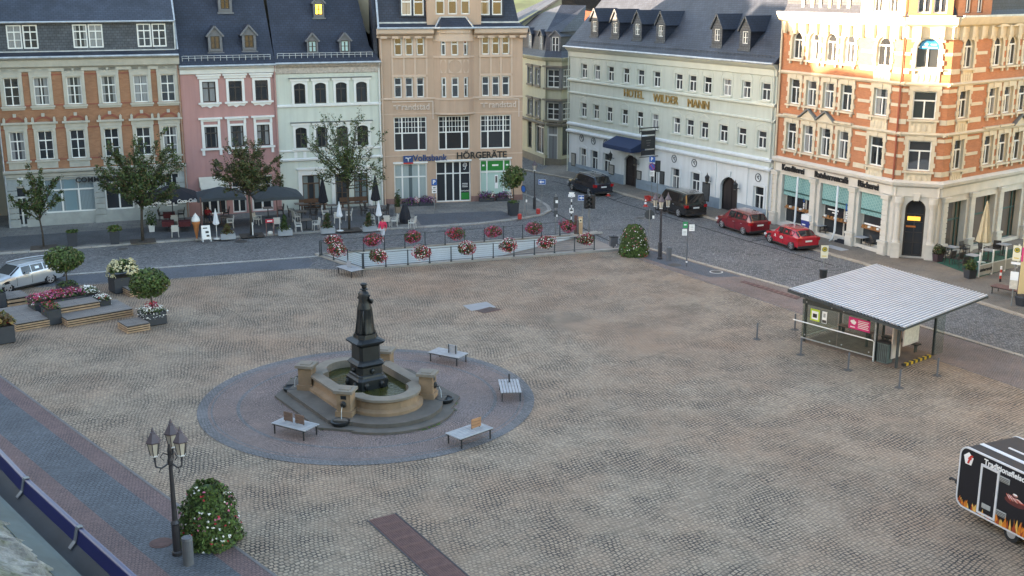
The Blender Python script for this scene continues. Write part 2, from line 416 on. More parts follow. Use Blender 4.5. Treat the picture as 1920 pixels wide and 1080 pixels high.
m_shop = glassmat('shop_glass', dark=(.02,.022,.025), curtain=(.24,.29,.30), amount=.25, ior=1.55)
m_white = M('white_frame', (.74,.74,.72), .5, .05, 2)
m_brownframe = M('dark_frame', (.035,.028,.026), .5, .1, 2)
m_slate = brickmat('roof_slate', (.042,.052,.075), (.030,.038,.056), (.012,.015,.022), .34, .22, .016, .55, noise=.34, ns=.7, bump=.5, spec=.5)
m_slate2 = brickmat('roof_slate_dark', (.023,.030,.050), (.017,.022,.038), (.008,.010,.016), .34, .22, .016, .6, noise=.32, ns=.7, bump=.5)
m_slategrey = brickmat('dormer_slate', (.085,.095,.11), (.06,.068,.082), (.03,.034,.04), .30, .2, .016, .7, noise=.35, ns=1.4, bump=.5)
m_zinc = M('zinc_flashing', (.42,.45,.48), .45, .25, 2.5, 0, metal=.4)
m_iron = M('black_iron', (.02,.021,.024), .5, .15, 5)

def outline(w, h, rise=0, n=10, y=0, z0=0):
    """window outline from bottom left, up, over and down (origin bottom centre)"""
    if rise <= 0: return [(-w/2, y, z0), (-w/2, y, h), (w/2, y, h), (w/2, y, z0)]
    r = (w*w/4+rise*rise)/(2*rise); cz = h-r; a0 = math.asin(min(1, (w/2)/r)); 
    if rise >= w/2*.999: a0 = pi/2
    P = [(-w/2, y, z0)]
    for i in range(n+1):
        a = -a0+2*a0*i/n; P.append((r*sin(a), y, cz+r*cos(a)))
    return P+[(w/2, y, z0)]
def sqouter(w, h, n=10):
    return [(-w/2,0,0)]+[(-w/2+w*i/n,0,h) for i in range(n+1)]+[(w/2,0,0)]
def ringband(mb, O, I, d0, d1, m):
    """flat frame between two outlines, front at y=d0, back at y=d1"""
    rows = [[(p[0], d1, p[2]) for p in O], [(p[0], d0, p[2]) for p in O], [(p[0], d0, p[2]) for p in I], [(p[0], d1, p[2]) for p in I]]
    mb.quadgrid(rows, m)
    for e in (0, -1):
        q = [r[e] for r in rows]; mb.face(q if e else q[::-1], m)
WM = {}
def winmesh(w, h, rise, st, fm, gm):
    key = ('w', round(w,2), round(h,2), round(rise,2), tuple(sorted(st.items())), fm.name, gm.name)
    if key in WM: return WM[key]
    f = st.get('f', .075); mb = MB(); y0, y1 = -.03, .05
    ri = rise*(w-2*f)/w if rise else 0
    O = outline(w, h, rise); I = outline(w-2*f, h-f, ri, z0=f)
    ringband(mb, O, I, y0, y1, fm)
    mb.box(-w/2, w/2, y0, y1, 0, f, fm)
    tr = st.get('tr', .66)
    zt = h*tr
    t = st.get('t', .05)
    if tr and tr < 1: mb.box(-w/2+f, w/2-f, y0-.012, y1, zt-t*.8, zt+t*.8, fm)
    else: zt = h-f
    nl = st.get('nl', 2); nt_ = st.get('nt', 1); b = .026
    for i in range(1, nl):
        x = -w/2+w*i/nl; k = t*.85 if st.get('cm', 1) else b
        mb.box(x-k, x+k, y0-.004, y1, f, zt-t*.8 if tr < 1 else h-f, fm)
    for i in range(1, nt_):
        x = -w/2+w*i/nt_; mb.box(x-b, x+b, y0+.004, y1, zt+t*.8, h-f-(rise*.12), fm)
    for q in st.get('lb', ()):                          # glazing bars across the lower lights
        z = f+(zt-f)*q; mb.box(-w/2+f, w/2-f, y0+.01, y1, z-b*.8, z+b*.8, fm)
    for q in st.get('tb', ()):
        z = zt+(h-zt)*q; mb.box(-w/2+f, w/2-f, y0+.01, y1, z-b*.8, z+b*.8, fm)
    for x in st.get('vb', ()):
        mb.box(w*x-b*.8, w*x+b*.8, y0+.01, y1, zt+t*.8, h-f, fm)
    for x in st.get('vm', ()):                           # full-height mullions
        mb.box(w*x-t, w*x+t, y0-.006, y1, f, h-f, fm)
    me = mb.mesh('window')
    g = MB(); P = outline(w-f, h-f/2, rise*(w-f)/w if rise else 0, z0=f/2)
    g.face([(p[0], .02, p[2]) for p in P][::-1], gm)
    WM[key] = (me, g.mesh('pane')); return WM[key]
def surmesh(key, fn):
    if key not in WM:
        mb = MB(); fn(mb); WM[key] = mb.mesh('surround')
    return WM[key]
class Fac:
    def __init__(s, bld, P0, P1):
        s.b = bld; s.P0 = Vector((P0[0], P0[1], 0)); d = Vector((P1[0]-P0[0], P1[1]-P0[1], 0)); s.L = d.length; s.d = d.normalized()
        s.ang = atan2(d.y, d.x); s.n = Vector((s.d.y, -s.d.x, 0))        # outward
        s.ops = []
    def px(s, x, y, out=0.0):
        r = ray(x, y); o = s.P0+s.n*out; c = Vector((0,0,CAM_H)); t = (o-c).dot(s.n)/r.dot(s.n); p = c+r*t
        return (p-s.P0).dot(s.d), p.z
    def ux(s, x, z, out=0.0):
        lo, hi = -60, 90
        def sx(u):
            p = s.P0+s.d*u+s.n*out; D = p.y*CP-(z-CAM_H)*SP; return 960+FPX*p.x/D
        for _ in range(50):
            m = (lo+hi)/2
            if sx(m) < x: lo = m
            else: hi = m
        return (lo+hi)/2
    def world(s, u, y, z): return s.P0+s.d*u-s.n*y+Vector((0,0,z))
    def put(s, me, name, u, y, z, parent=None, label=None):
        p = s.world(u, y, z)
        if parent is None or parent is s.b: return link(me, name, s.b, p-s.b.location, s.ang, label)
        return link(me, name, parent)
    def part(s, mb, name, parent=None, label=None, smooth=False): return s.put(mb.mesh(name, smooth), name, 0, 0, 0, parent, label)
    def window(s, u, z, w, h, rise=0, st={}, fm=None, gm=None, sur=None, depth=.16, out=0.0, wall=True, label=None):
        me, pm = winmesh(w, h, rise, st, fm or m_white, gm or m_glass)
        o = s.put(me, 'window', u, depth-out, z, label=label)
        link(pm, 'pane', o)
        if sur:
            q = link(surmesh(sur[0]+(round(w,2), round(h,2)), lambda mb: sur[1](mb, w, h, rise)), 'window_surround', o); q.location = (0, -depth, 0)
        if wall: s.ops.append((u, w, z, h, rise))
        return o
    def zs(s, x, yt, yb, out=0.0): return s.px(x, yb, out)[1], s.px(x, yt, out)[1]
    def row(s, xs, sample, w=None, rise=0, st={}, fm=None, gm=None, sur=None, out=0.0, depth=.16, wall=True, z=None):
        x, yt, yb, wp = sample or (0,0,0,0)
        zb, zt = z or s.zs(x, yt, yb, out)
        zm = (zb+zt)/2
        if w is None: w = s.ux(x+wp/2, zm, out)-s.ux(x-wp/2, zm, out)
        r = []
        for xc in xs:
            u = s.ux(xc, zm, out); r.append((u, zb, w, zt-zb, s.window(u, zb, w, zt-zb, rise, st, fm, gm, sur, depth, out, wall)))
        return r
    def wall(s, u0, u1, z0, z1, m, name='wall', reveal=.22, rm=None, ops=None):
        ops = [o for o in (s.ops if ops is None else ops) if u0 < o[0] < u1 and o[2] < z1-.01 and o[2]+o[3] > z0+.01]
        us = sorted({round(v, 4) for o in ops for v in (o[0]-o[1]/2, o[0]+o[1]/2)} | {u0, u1})
        zz = sorted({round(min(max(v, z0), z1), 4) for o in ops for v in (o[2], o[2]+o[3])} | {z0, z1})
        mb = MB()
        for i in range(len(us)-1):
            run = None
            for j in range(len(zz)-1):
                uc, zc = (us[i]+us[i+1])/2, (zz[j]+zz[j+1])/2
                solid = not any(abs(uc-o[0]) < o[1]/2 and o[2] < zc < o[2]+o[3] for o in ops)
                if solid: run = zz[j] if run is None else run
                if (not solid or j == len(zz)-2) and run is not None:
                    e = zz[j+1] if solid else zz[j]
                    mb.face([(us[i],0,run),(us[i+1],0,run),(us[i+1],0,e),(us[i],0,e)], m); run = None
        rm = rm or m
        for (u, w_, z, h, rise) in ops:
            P = outline(w_, h, rise); P = [(u+p[0], 0, z+p[2]) for p in P]
            for a, b in zip(P, P[1:]+P[:1]):
                mb.face([a, b, (b[0], reveal, b[2]), (a[0], reveal, a[2])], rm)
            if rise:
                A = P[1:-1]; k = len(A)//2
                mb.face([(u-w_/2, 0, z+h)]+A[:k+1][::-1], m); mb.face([(u+w_/2, 0, z+h)]+A[k:][::-1], m)
        return s.part(mb, name)
    def T(s): return Matrix.Translation(s.P0)@Matrix.Rotation(s.ang, 4, 'Z')
def bandpart(F, name, items, smooth=False):
    """items: (u0,u1,z0,z1,proj,mat[,tilt]) boxes that stand proud of the wall"""
    mb = MB()
    for u0, u1, z0, z1, d, m in items: mb.box(u0, u1, -d, .03, z0, z1, m)
    return F.part(mb, name)
def cornice(mb, u0, u1, prof, m):
    """prof: (out, z) polyline; closed back into the wall"""
    P = [(-o, z) for o, z in prof]+[(.03, prof[-1][1]), (.03, prof[0][1])]
    mb.prism_x(P[::-1], u0, u1, m)
def gutterpipe(F, u, z0, z1, m, name='downpipe', r=.055, out=.12):
    mb = MB(); mb.tube([(u, -.4, z1), (u, -out, z1-.55), (u, -out, z0)], r, m, 8); return F.part(mb, name)
def roofsheet(F, u0, u1, prof, m, name='roof', m2=None, ends=True, u0t=None, u1t=None):
    """prof: (y inward, z) polyline from the eave up; closed downward at the gables"""
    mb = MB(); n = len(prof)
    a = [(u0+(0 if u0t is None else (u0t-u0)*i/(n-1)), y, z) for i, (y, z) in enumerate(prof)]
    b = [(u1+(0 if u1t is None else (u1t-u1)*i/(n-1)), y, z) for i, (y, z) in enumerate(prof)]
    for i in range(n-1): mb.face([a[i], b[i], b[i+1], a[i+1]], m)
    if ends:
        yb, zb = prof[-1][0], prof[0][1]
        mb.face(a[::-1]+[(a[0][0], yb, zb)][:0]+[(a[0][0], yb, zb)], m2 or m) if False else None
        mb.face([a[0]]+a[1:][::1]+[(a[-1][0], yb, zb)], m2 or m); mb.face([(b[-1][0], yb, zb)]+b[::-1], m2 or m)
    return F.part(mb, name)
def sidewalls(F, u0, u1, dep, z1, m, name='side_wall'):
    mb = MB(); mb.face([(u0,dep,0),(u0,.0,0),(u0,.0,z1),(u0,dep,z1)], m); mb.face([(u1,0,0),(u1,dep,0),(u1,dep,z1),(u1,0,z1)], m)
    mb.face([(u1,dep,0),(u0,dep,0),(u0,dep,z1),(u1,dep,z1)], m); return F.part(mb, name)
def gabledormer(F, u, y, z, w, h, gh, slope, wm, wall, roof, trim, win, gm, label=None):
    """gabled roof dormer: front at depth y, base z; slope = dz/dy of the main roof"""
    mb = MB(); L = (h+gh)/slope+.25; e = .13
    ww, wh, wz = win
    hw = w/2
    for x0, x1, z0, z1 in ((-hw, -ww/2, 0, h), (ww/2, hw, 0, h), (-ww/2, ww/2, 0, wz), (-ww/2, ww/2, wz+wh, h)):
        mb.face([(x0,0,z0),(x1,0,z0),(x1,0,z1),(x0,0,z1)], trim)
    mb.face([(-hw,0,h),(hw,0,h),(0,0,h+gh)], trim)
    for sgn in (-1, 1):
        q = [(sgn*hw,0,-.1),(sgn*hw,h/slope+.3,h),(sgn*hw,0,h)]; mb.face(q if sgn < 0 else q[::-1], wall)
        A = (sgn*(hw+e), -.12, h-gh*e/hw); Bp = (0, -.12, h+gh)
        r = [A, (A[0], h/slope+.5, A[2]), (0, L+.3, h+gh), Bp]
        if sgn < 0: r = r[::-1]
        mb.face(r, roof); mb.face([(p[0],p[1],p[2]-.07) for p in r[::-1]], roof)
        mb.bar((A[0],-.12,A[2]-.03), (0,-.12,h+gh-.03), .05, .12, trim)
    mb.box(-hw-.1, hw+.1, -.12, .0, -.12, -.0, trim)
    mb.box(-ww/2-.09, ww/2+.09, -.05, -.001, wz-.14, wz-.02, trim)
    o = F.put(mb.mesh('dormer'), 'dormer', u, y, z, label=label)
    me, pm = winmesh(ww, wh, 0, {'tr': 0, 'nl': 2, 'lb': (.5,), 'f': .06}, wm, gm)
    k = link(me, 'window', o); k.location = (0, .06, wz)
    g = link(pm, 'pane', o); g.location = (0, .06, wz)
    return o
def snowguard(F, u0, u1, y, z, m):
    mb = MB(); n = max(2, int((u1-u0)/.45))
    for k in (0, 1): mb.bar((u0, y, z+.12+k*.16), (u1, y, z+.12+k*.16), .03, .03, m)
    for i in range(n+1):
        x = u0+(u1-u0)*i/n; mb.bar((x, y, z-.1), (x, y, z+.30), .03, .03, m)
    return F.part(mb, 'snow_guard')
# ------------------------------------------------------------------ the row along the upper street
AX0, AX1 = Vector((-37.05, 84.45)), Vector((-24.9, 88.7))
BX1 = Vector((-18.25, 91.35)); CX1 = Vector((-10.45, 93.85)); DX1 = Vector((.86, 96.1))
def house(name, label, P): return thing(name, label, 'building', (P[0], P[1], 0))
# --- brick house with stone trim and long slate dormer
m_brickA = brickmat('ochre_brick', (.35,.17,.092), (.28,.13,.07), (.24,.14,.09), .26, .085, .008, noise=.16, bump=.25)
m_brickA2 = brickmat('red_brick', (.30,.085,.055), (.25,.07,.045), (.2,.1,.07), .26, .085, .008, noise=.14, bump=.25)
m_stoneA = M('sandstone_trim', (.42,.40,.345), .85, .14, 1.6, .25, 18)
m_stoneA2 = M('sandstone_base', (.34,.36,.35), .85, .16, 1.2, .25, 18)
hA = house('brick_house', 'ochre brick house with pale stone window trim, bank on the ground floor', AX0)
F = Fac(hA, AX0, AX1); W = F.L
eave = 12.35
stA = {'tr': .66, 'nl': 2, 'nt': 2, 'lb': (.48,)}
def surA3(mb, w, h, r):
    O = outline(w+.48, h+.22, 0); ringband(mb, O, outline(w, h, 0), -.07, .02, m_stoneA)
    mb.box(-w/2-.26, w/2+.26, -.075, .02, h+.22, h+.86, m_stoneA); mb.box(-w/2-.08, w/2+.08, -.10, -.07, h+.36, h+.70, m_stoneA)
    mb.cbox((0,-.1,h+.53), (.16,.06,.16), m_stoneA)
    mb.box(-w/2-.33, w/2+.33, -.16, .02, -.16, -.02, m_stoneA); mb.box(-w/2-.26, w/2+.26, -.08, .02, -.3, -.16, m_stoneA)
def surA2(mb, w, h, r):
    O = outline(w+.46, h+.18, 0); ringband(mb, O, outline(w, h, 0), -.07, .02, m_stoneA)
    mb.box(-w/2-.28, w/2+.28, -.08, .02, h+.18, h+.52, m_stoneA); mb.box(-w/2-.1, w/2+.1, -.10, -.07, h+.24, h+.46, m_stoneA)
    mb.box(-w/2-.44, w/2+.44, -.22, .02, h+.52, h+.66, m_stoneA)
    for s_ in (-1, 1):                                   # little pinnacles
        mb.box(s_*(w/2+.22)-.09, s_*(w/2+.22)+.09, -.16, .02, h+.66, h+.92, m_stoneA)
        mb.prism_y([(s_*(w/2+.22)-.09,h+.92),(s_*(w/2+.22)+.09,h+.92),(s_*(w/2+.22),h+1.04)], -.15, .01, m_stoneA)
    O = [(p[0], 0, p[2]+h+.66) for p in outline(w+.30, .44, .44, n=8)]; I = [(p[0], 0, p[2]+h+.66) for p in outline(w-.02, .26, .26, n=8)]
    ringband(mb, O, I, -.05, .02, m_brickA2)
    mb.box(-.11, .11, -.09, .02, h+1.04, h+1.28, m_stoneA)
    mb.box(-w/2-.33, w/2+.33, -.15, .02, -.14, -.02, m_stoneA); mb.box(-w/2-.2, w/2+.2, -.06, .02, -.62, -.14, m_stoneA)
    for i in range(5): mb.cbox((-.42+i*.21, -.07, -.34), (.12,.05,.22), m_stoneA)
r3 = F.row([22.2,77.8,139.6,204,264.4,314.9], (139.6,143.3,195.6,28), st=stA, sur=(('A3',), surA3))
r2 = F.row([33,86.2,146.4,210.2,269.7,319.5], (146.4,242.9,296.6,28), st=stA, sur=(('A2',), surA2))
gz = F.px(180, 318)[1]; g0 = .0
# shop front of the bank
zt = F.px(130, 334)[1]; zb = F.px(130, 398)[1]
def shopwin(F, x0, x1, zb, zt, st, gm=m_shop, fm=None, depth=.2, label=None):
    u0, u1 = F.ux(x0, (zb+zt)/2), F.ux(x1, (zb+zt)/2); return F.window((u0+u1)/2, zb, u1-u0, zt-zb, 0, st, fm, gm, depth=depth, label=label)
shopwin(F, 84, 180, zb, zt, {'tr': .66, 'nl': 3, 'nt': 3, 'f': .1, 't': .07}, gm=glassmat('bank_glass', dark=(.10,.15,.17), curtain=(.26,.33,.36), amount=.7))
shopwin(F, 197, 250, zb, zt, {'tr': .8, 'nl': 2, 'f': .1, 't': .07}); shopwin(F, 256, 298, zb, zt, {'tr': .8, 'nl': 2, 'f': .1, 't': .07})
shopwin(F, 310, 338, zb, zt, {'tr': .6, 'nl': 2, 'nt': 2, 'f': .1, 't': .07})
dz = F.px(40, 350)[1]; u0, u1 = F.ux(27, 1.5), F.ux(56, 1.5)
do = F.window((u0+u1)/2, .12, u1-u0, dz-.12, 0, {'tr': .72, 'nl': 2, 'f': .14, 't': .08, 'lb': (.35,)}, m_white, m_shop, depth=.25); do.name = 'door'
F.wall(0, W, gz, eave, m_brickA, 'wall', rm=m_stoneA)
F.wall(0, W, 0, gz, m_stoneA2, 'ground_floor_wall', rm=m_stoneA2)
it = []
for z in (r3[0][1]+.02, r2[0][1]+.0):                    # red brick bands between the windows
    pass
mb = MB()
for rr in (r3, r2):
    us = [0]+[v for q in rr for v in (q[0]-q[2]/2-.25, q[0]+q[2]/2+.25)]+[W]
    for a, b in zip(us[::2], us[1::2]):
        for dz_ in (-.05, rr[0][3]+.12):
            if b > a+.05: mb.box(a, b, -.02, .02, rr[0][1]+dz_, rr[0][1]+dz_+.1, m_brickA2)
F.part(mb, 'brick_band')
mb = MB()
cornice(mb, -.05, W+.02, [(0,11.35),(.1,11.4),(.1,11.62),(.28,11.75),(.34,12.2),(.55,12.32),(.55,12.42)], m_stoneA)
cornice(mb, -.03, W, [(0,gz-.35),(.1,gz-.32),(.12,gz-.1),(.28,gz),(.30,gz+.12),(.05,gz+.2)], m_stoneA)
mb.box(.1, W-.1, -.05, .02, zt+.1, zt+.18, m_stoneA)
for x in (12, 60, 188, 303, 345):                         # rusticated piers
    u = F.ux(x, 1.5)
    if u+.4 > W: u = W-.45
    if u < .4: u = .42
    for k in range(6): mb.box(u-.36, u+.36, -.09, .02, .75+k*.42, 1.12+k*.42, m_stoneA2)
    mb.box(u-.42, u+.42, -.14, .02, 0, .68, m_stoneA2)
F.part(mb, 'cornice')
ft = text('COMMERZBANK', 'lettering', hA, .52, M('black_letters', (.015,.015,.017), .5, 0), F.world(F.ux(196, gz-.7), -.1, gz-.72)-hA.location, (pi/2, 0, F.ang), .03, bold=.012, sx=1.05)
sg = MB(); sg.box(-.2,.2,-.06,0,-.2,.2,m_white); sg.cbox((0,-.065,-.02),(.12,.012,.14),M('sign_blue',(.03,.12,.32),.4,0)); F.put(sg.mesh('wall_sign'), 'wall_sign', F.ux(39, gz-.75), -.02, F.px(39,332)[1])
# roof: low skirt, long dormer face, upper slope
zf0 = F.px(180, 95, -.7)[1]; zf1 = F.px(180, 41, -.7)[1]
mb = MB(); ud = F.ux(327, 14)
def rq(pts, m): mb.face(pts, m)
rq([(-.1,-.55,12.42),(W,-.55,12.42),(W,.7,zf0),(-.1,.7,zf0)], m_slate2)
rq([(ud,.7,zf0),(W,.7,zf0),(W,4,17.5),(ud,4,17.5)], m_slate)
rq([(ud,.7,zf0),(ud,4,17.5),(ud,.7,zf1)], m_slategrey)
rq([(-.1,.45,zf1),(ud+.1,.45,zf1),(ud+.1,8,20.5),(-.1,8,20.5)], m_slate); rq([(-.1,.45,zf1),(-.1,.7,zf1-.05),(ud+.1,.7,zf1-.05),(ud+.1,.45,zf1)], m_slate)
rq([(ud,4,17.5),(W,4,17.5),(W,8,20.5),(ud,8,20.5)], m_slate)
rq([(-.1,8,20.5),(W,8,20.5),(W,15,12.4),(-.1,15,12.4)], m_slate)
rq([(W,.7,12.2),(W,15,12.2),(W,8,20.5),(W,4,17.5),(W,.7,zf0)], m_slategrey)
F.part(mb, 'roof')
F2 = Fac(hA, AX0-F.n.xy*.7, AX1-F.n.xy*.7)
F2.ops = []
for x0, x1 in ((13,41),(43,71.5),(137,164),(166.5,193),(258,283),(286,311)):
    xc = (x0+x1)/2; zc = zf0+.22; u = F2.ux(xc, zc+.7)
    F2.window(u, zc, 1.0, 1.68, 0, {'tr': .7, 'nl': 2, 'nt': 2, 'lb': (.48,), 'f': .09}, m_white, m_glass, depth=.05)
dw = F2.wall(0, ud, zf0, zf1, m_slategrey, 'dormer_wall', reveal=.1)
mb = MB()
mb.tube([(-.1,-.58,12.42),(W,-.58,12.42)], .09, m_zinc, 8); mb.tube([(-.1,.40,zf1+.02),(ud+.1,.40,zf1+.02)], .075, m_zinc, 8)
mb.box(-.1, ud, .55, .72, zf0-.03, zf0+.05, m_zinc); mb.bar((ud+.02,.62,zf0),(ud+.02,.62,zf1),.1,.1,m_zinc); mb.bar((W+.02,.62,zf0),(W+.02,4,17.55),.12,.06,m_zinc); mb.bar((ud+.1,.5,zf1+.05),(ud+.1,4.3,17.7),.1,.06,m_zinc)
F.part(mb, 'gutter')
gutterpipe(F, W-.12, .1, 12.35, M('copper_pipe', (.33,.20,.15), .5, .15, 2))
gutterpipe(F, .08, .1, 12.35, m_zinc)
sidewalls(F, 0, W, 14, 12.4, m_stoneA)

# --- pink house
m_pink = rendermat('pink_render', (.42,.228,.212))
m_whitetrim = M('white_stucco', (.68,.68,.66), .8, .07, 1.2, .15, 30)
hB = house('pink_house', 'narrow pink rendered house with white window surrounds and steep slate roof', AX1)
F = Fac(hB, AX1, BX1); W = F.L; eB = 11.45
def surB(mb, w, h, r):
    ringband(mb, outline(w+.40, h+.18, 0), outline(w, h, 0), -.07, .02, m_whitetrim)
    mb.box(-w/2-.32, w/2+.32, -.14, .02, h+.22, h+.42, m_whitetrim); mb.box(-w/2-.42, w/2+.42, -.22, .02, h+.42, h+.54, m_whitetrim)
    mb.box(-w/2-.36, w/2+.36, -.18, .02, -.15, -.02, m_whitetrim)
    mb.prism_y([(-w/2-.28,-.15),(-w/2-.1,-.36),(-.25,-.30),(0,-.45),(.25,-.30),(w/2+.1,-.36),(w/2+.28,-.15)], -.08, .02, m_whitetrim)
def surB2(mb, w, h, r):
    ringband(mb, outline(w+.44, h+.16, 0), outline(w, h, 0), -.07, .02, m_whitetrim)
    mb.box(-w/2-.22, w/2+.22, -.07, .02, h+.40, h+.56, m_whitetrim); mb.box(-w/2-.40, w/2+.40, -.2, .02, h+.56, h+.70, m_whitetrim)
    for s_ in (-1, 1):
        mb.box(s_*(w/2+.14)-.09, s_*(w/2+.14)+.09, -.12, .02, h+.16, h+.56, m_whitetrim); mb.box(s_*(w/2+.16)-.1, s_*(w/2+.16)+.1, -.12, .02, -.55, -.14, m_whitetrim)
    mb.box(-w/2-.36, w/2+.36, -.16, .02, -.16, -.02, m_whitetrim)
stB = {'tr': .68, 'nl': 2, 'nt': 2, 'f': .07}
F.row([392.2,441.4,490.5], (441.4,151.6,190,24.5), st=stB, fm=m_brownframe, sur=(('B3',), surB))
F.row([396.3,445,494], (445,235.5,275,24), st=stB, fm=m_brownframe, sur=(('B2',), surB2))
zt = F.px(400, 352)[1]
shopwin(F, 378, 425, .15, zt, {'tr': .8, 'nl': 3, 'f': .1, 't': .08}, m_shop)
shopwin(F, 436, 462, .15, zt+.4, {'tr': .8, 'nl': 2, 'f': .1, 't': .06}, m_shop); shopwin(F, 472, 512, .15, F.px(490,328)[1], {'tr': .72, 'nl': 2, 'f': .16, 't': .08}, m_shop)
F.wall(0, W, 0, eB, m_pink)
mb = MB()
cornice(mb, 0, W, [(0,eB-.55),(.12,eB-.5),(.16,eB-.2),(.4,eB-.05),(.42,eB+.05)], m_whitetrim)
F.part(mb, 'cornice')
mb = MB(); mb.tube([(-.02,-.48,eB+.08),(W,-.48,eB+.08)], .09, m_zinc, 8); F.part(mb, 'gutter')
gutterpipe(F, W-.1, .1, eB, M('pink_pipe', (.42,.24,.22), .5, .1, 2))
roofsheet(F, 0, W, [(-.5,eB+.1),(.8,eB+1.25),(6.5,20.2)], m_slate2)
roofsheet(F, 0, W, [(13.5,eB),(6.5,20.2)][::-1], m_slate2, 'rear_roof', ends=False)
snowguard(F, .25, W-.35, -.1, eB+.55, m_zinc)
sidewalls(F, 0, W, 13.5, eB, m_pink)
sl_ = 1.56
def on_roof(F, x, y, prof):
    """where the photograph's ray meets a roof slope given by two (y,z) points"""
    (ya, za), (yb, zb) = prof
    lo = 0; best = None
    for i in range(400):
        o = -1+i*.03
        u, z = F.px(x, y, -o); e = z-(za+(zb-za)*(o-ya)/(yb-ya))
        if best is None or abs(e) < best[0]: best = (abs(e), u, o, z)
    return best[1:]
m_dorm = M('dormer_lead', (.13,.135,.15), .6, .2, 2)
pB = ((.8,eB+1.25),(6.5,20.2))
for x, y in ((404.5,98),(468,95.5)):
    u, o, z = on_roof(F, x, y, pB); gabledormer(F, u, o-.05, z, 1.05, 1.35, .62, sl_, m_brownframe, m_slate2, m_slate2, m_dorm, (.68,.95,.25), m_glass, label='grey gabled dormer with brown window')
u, o, z = on_roof(F, 422.5, 23, pB); gabledormer(F, u, o-.05, z, 1.05, 1.45, .6, sl_, m_brownframe, m_slate2, m_slate2, m_dorm, (.66,1.05,.25), m_glass)
aw = MB(); u0, u1 = F.ux(372,3.2), F.ux(425,3.2); za = F.px(400,331)[1]
aw.quadgrid([[(u0,-.05,za),(u1,-.05,za)],[(u0,-1.1,za-.75),(u1,-1.1,za-.75)],[(u0,-1.1,za-.98),(u1,-1.1,za-.98)]], M('cream_awning', (.55,.52,.44), .9, .08, 2), flip=True)
for u in (u0, u1): aw.face([(u,-.05,za),(u,-1.1,za-.75),(u,-.05,za-.75)], MATS['cream_awning'])
F.part(aw, 'awning')
mb = MB(); uc, zc = F.px(412, 313); ro = [(uc+.38*cos(a), 0, zc+.38*sin(a)) for a in [radians(50+i*26) for i in range(11)]]; ri = [(uc+.27*cos(a), 0, zc+.27*sin(a)) for a in [radians(50+i*26) for i in range(11)]]
ringband(mb, ro, ri, -.09, -.03, MATS['black_letters']); F.part(mb, 'sign_letter')
text('afé', 'lettering', hB, .4, MATS['black_letters'], F.world(uc+.72, -.06, zc-.08)-hB.location, (pi/2,0,F.ang), .02, bold=.008)

# --- pale green house
m_green = rendermat('pale_green_render', (.545,.575,.51))
hC = house('pale_green_house', 'pale green rendered house with white arched windows, restaurant below', BX1)
F = Fac(hC, BX1, CX1); W = F.L; eC = 11.5
def surC(mb, w, h, r):
    ringband(mb, sqouter(w+.36, h+.16), outline(w, h, r), -.06, .02, m_whitetrim)
    mb.box(-w/2-.30, w/2+.30, -.13, .02, h+.16, h+.34, m_whitetrim); mb.box(-w/2-.38, w/2+.38, -.18, .02, h+.34, h+.42, M('dark_ledge',(.16,.17,.17),.8,.1,2))
    mb.box(-w/2-.3, w/2+.3, -.13, .02, -.14, -.02, m_whitetrim)
def rb(mb, w, h, r):  # surround with square outer edge
    surC(mb, w, h, r)
F.row([562,601,640,678], (601,155,193.5,21), rise=.16, st=stB, fm=m_brownframe, gm=m_glassdark, sur=(('C3',), surC))
F.row([565,603.5,642,680], (603.5,237.5,276,21), rise=.16, st=stB, fm=m_brownframe, gm=m_glassdark, sur=(('C2',), surC))
z0 = F.px(640, 380)[1]
o1 = shopwin(F, 567.5, 601, .1, F.px(584,328)[1], {'tr': .74, 'nl': 3, 'nt': 1, 'f': .1, 't': .06}, fm=M('brown_wood',(.09,.05,.03),.6,.2,3), gm=m_shop)
for a, b in ((629,655),(664,690)): shopwin(F, a, b, z0-.2, F.px(640,326)[1], {'tr': .74, 'nl': 2, 'f': .09, 'lb': (.5,)}, fm=MATS['brown_wood'], gm=m_shop)
F.wall(0, W, 0, eC, m_green)
mb = MB()
cornice(mb, 0, W, [(0,eC-.75),(.08,eC-.7),(.10,eC-.3),(.3,eC-.12),(.36,eC+.05)], M('worn_frieze',(.45,.40,.36),.9,.3,6,.3))
zl = F.px(560, 199)[1]; cornice(mb, 0, W, [(0,zl-.1),(.12,zl-.05),(.12,zl+.08),(.02,zl+.14)], m_whitetrim)
zl = F.px(600, 298)[1]; cornice(mb, 0, W, [(0,zl-.12),(.16,zl-.05),(.18,zl+.08),(.02,zl+.14)], m_whitetrim)
zl2 = F.px(600, 281)[1]; cornice(mb, 0, W, [(0,zl2-.08),(.08,zl2-.04),(.08,zl2+.04),(.02,zl2+.08)], m_whitetrim)
for x in (555, 572, 596, 612, 636, 652, 673, 690): u = F.ux(x, zl); mb.box(u-.12, u+.12, -.06, .02, zl+.16, zl2-.1, m_whitetrim)
for x0, x1, zt_ in ((567.5,601,F.px(584,328)[1]),(629,690,F.px(640,326)[1])):   # white surrounds of the shop openings
    u0, u1 = F.ux(x0,2)-.02, F.ux(x1,2)+.02
    mb.box(u0-.3, u0, -.09, .02, .1, zt_, m_whitetrim); mb.box(u1, u1+.3, -.09, .02, .1, zt_, m_whitetrim); mb.box(u0-.3, u1+.3, -.09, .02, zt_+.003, zt_+.45, m_whitetrim); mb.box(u0-.42, u1+.42, -.2, .02, zt_+.45, zt_+.6, m_whitetrim)
F.part(mb, 'trim')
mb = MB(); mb.tube([(-.02,-.48,eC+.08),(W,-.48,eC+.08)], .09, m_zinc, 8); F.part(mb, 'gutter')
gutterpipe(F, W-.12, .1, eC, m_whitetrim)
roofsheet(F, 0, W, [(-.5,eC+.1),(.8,eC+1.25),(6.5,20.2)], m_slate2, u1t=W-1.3)
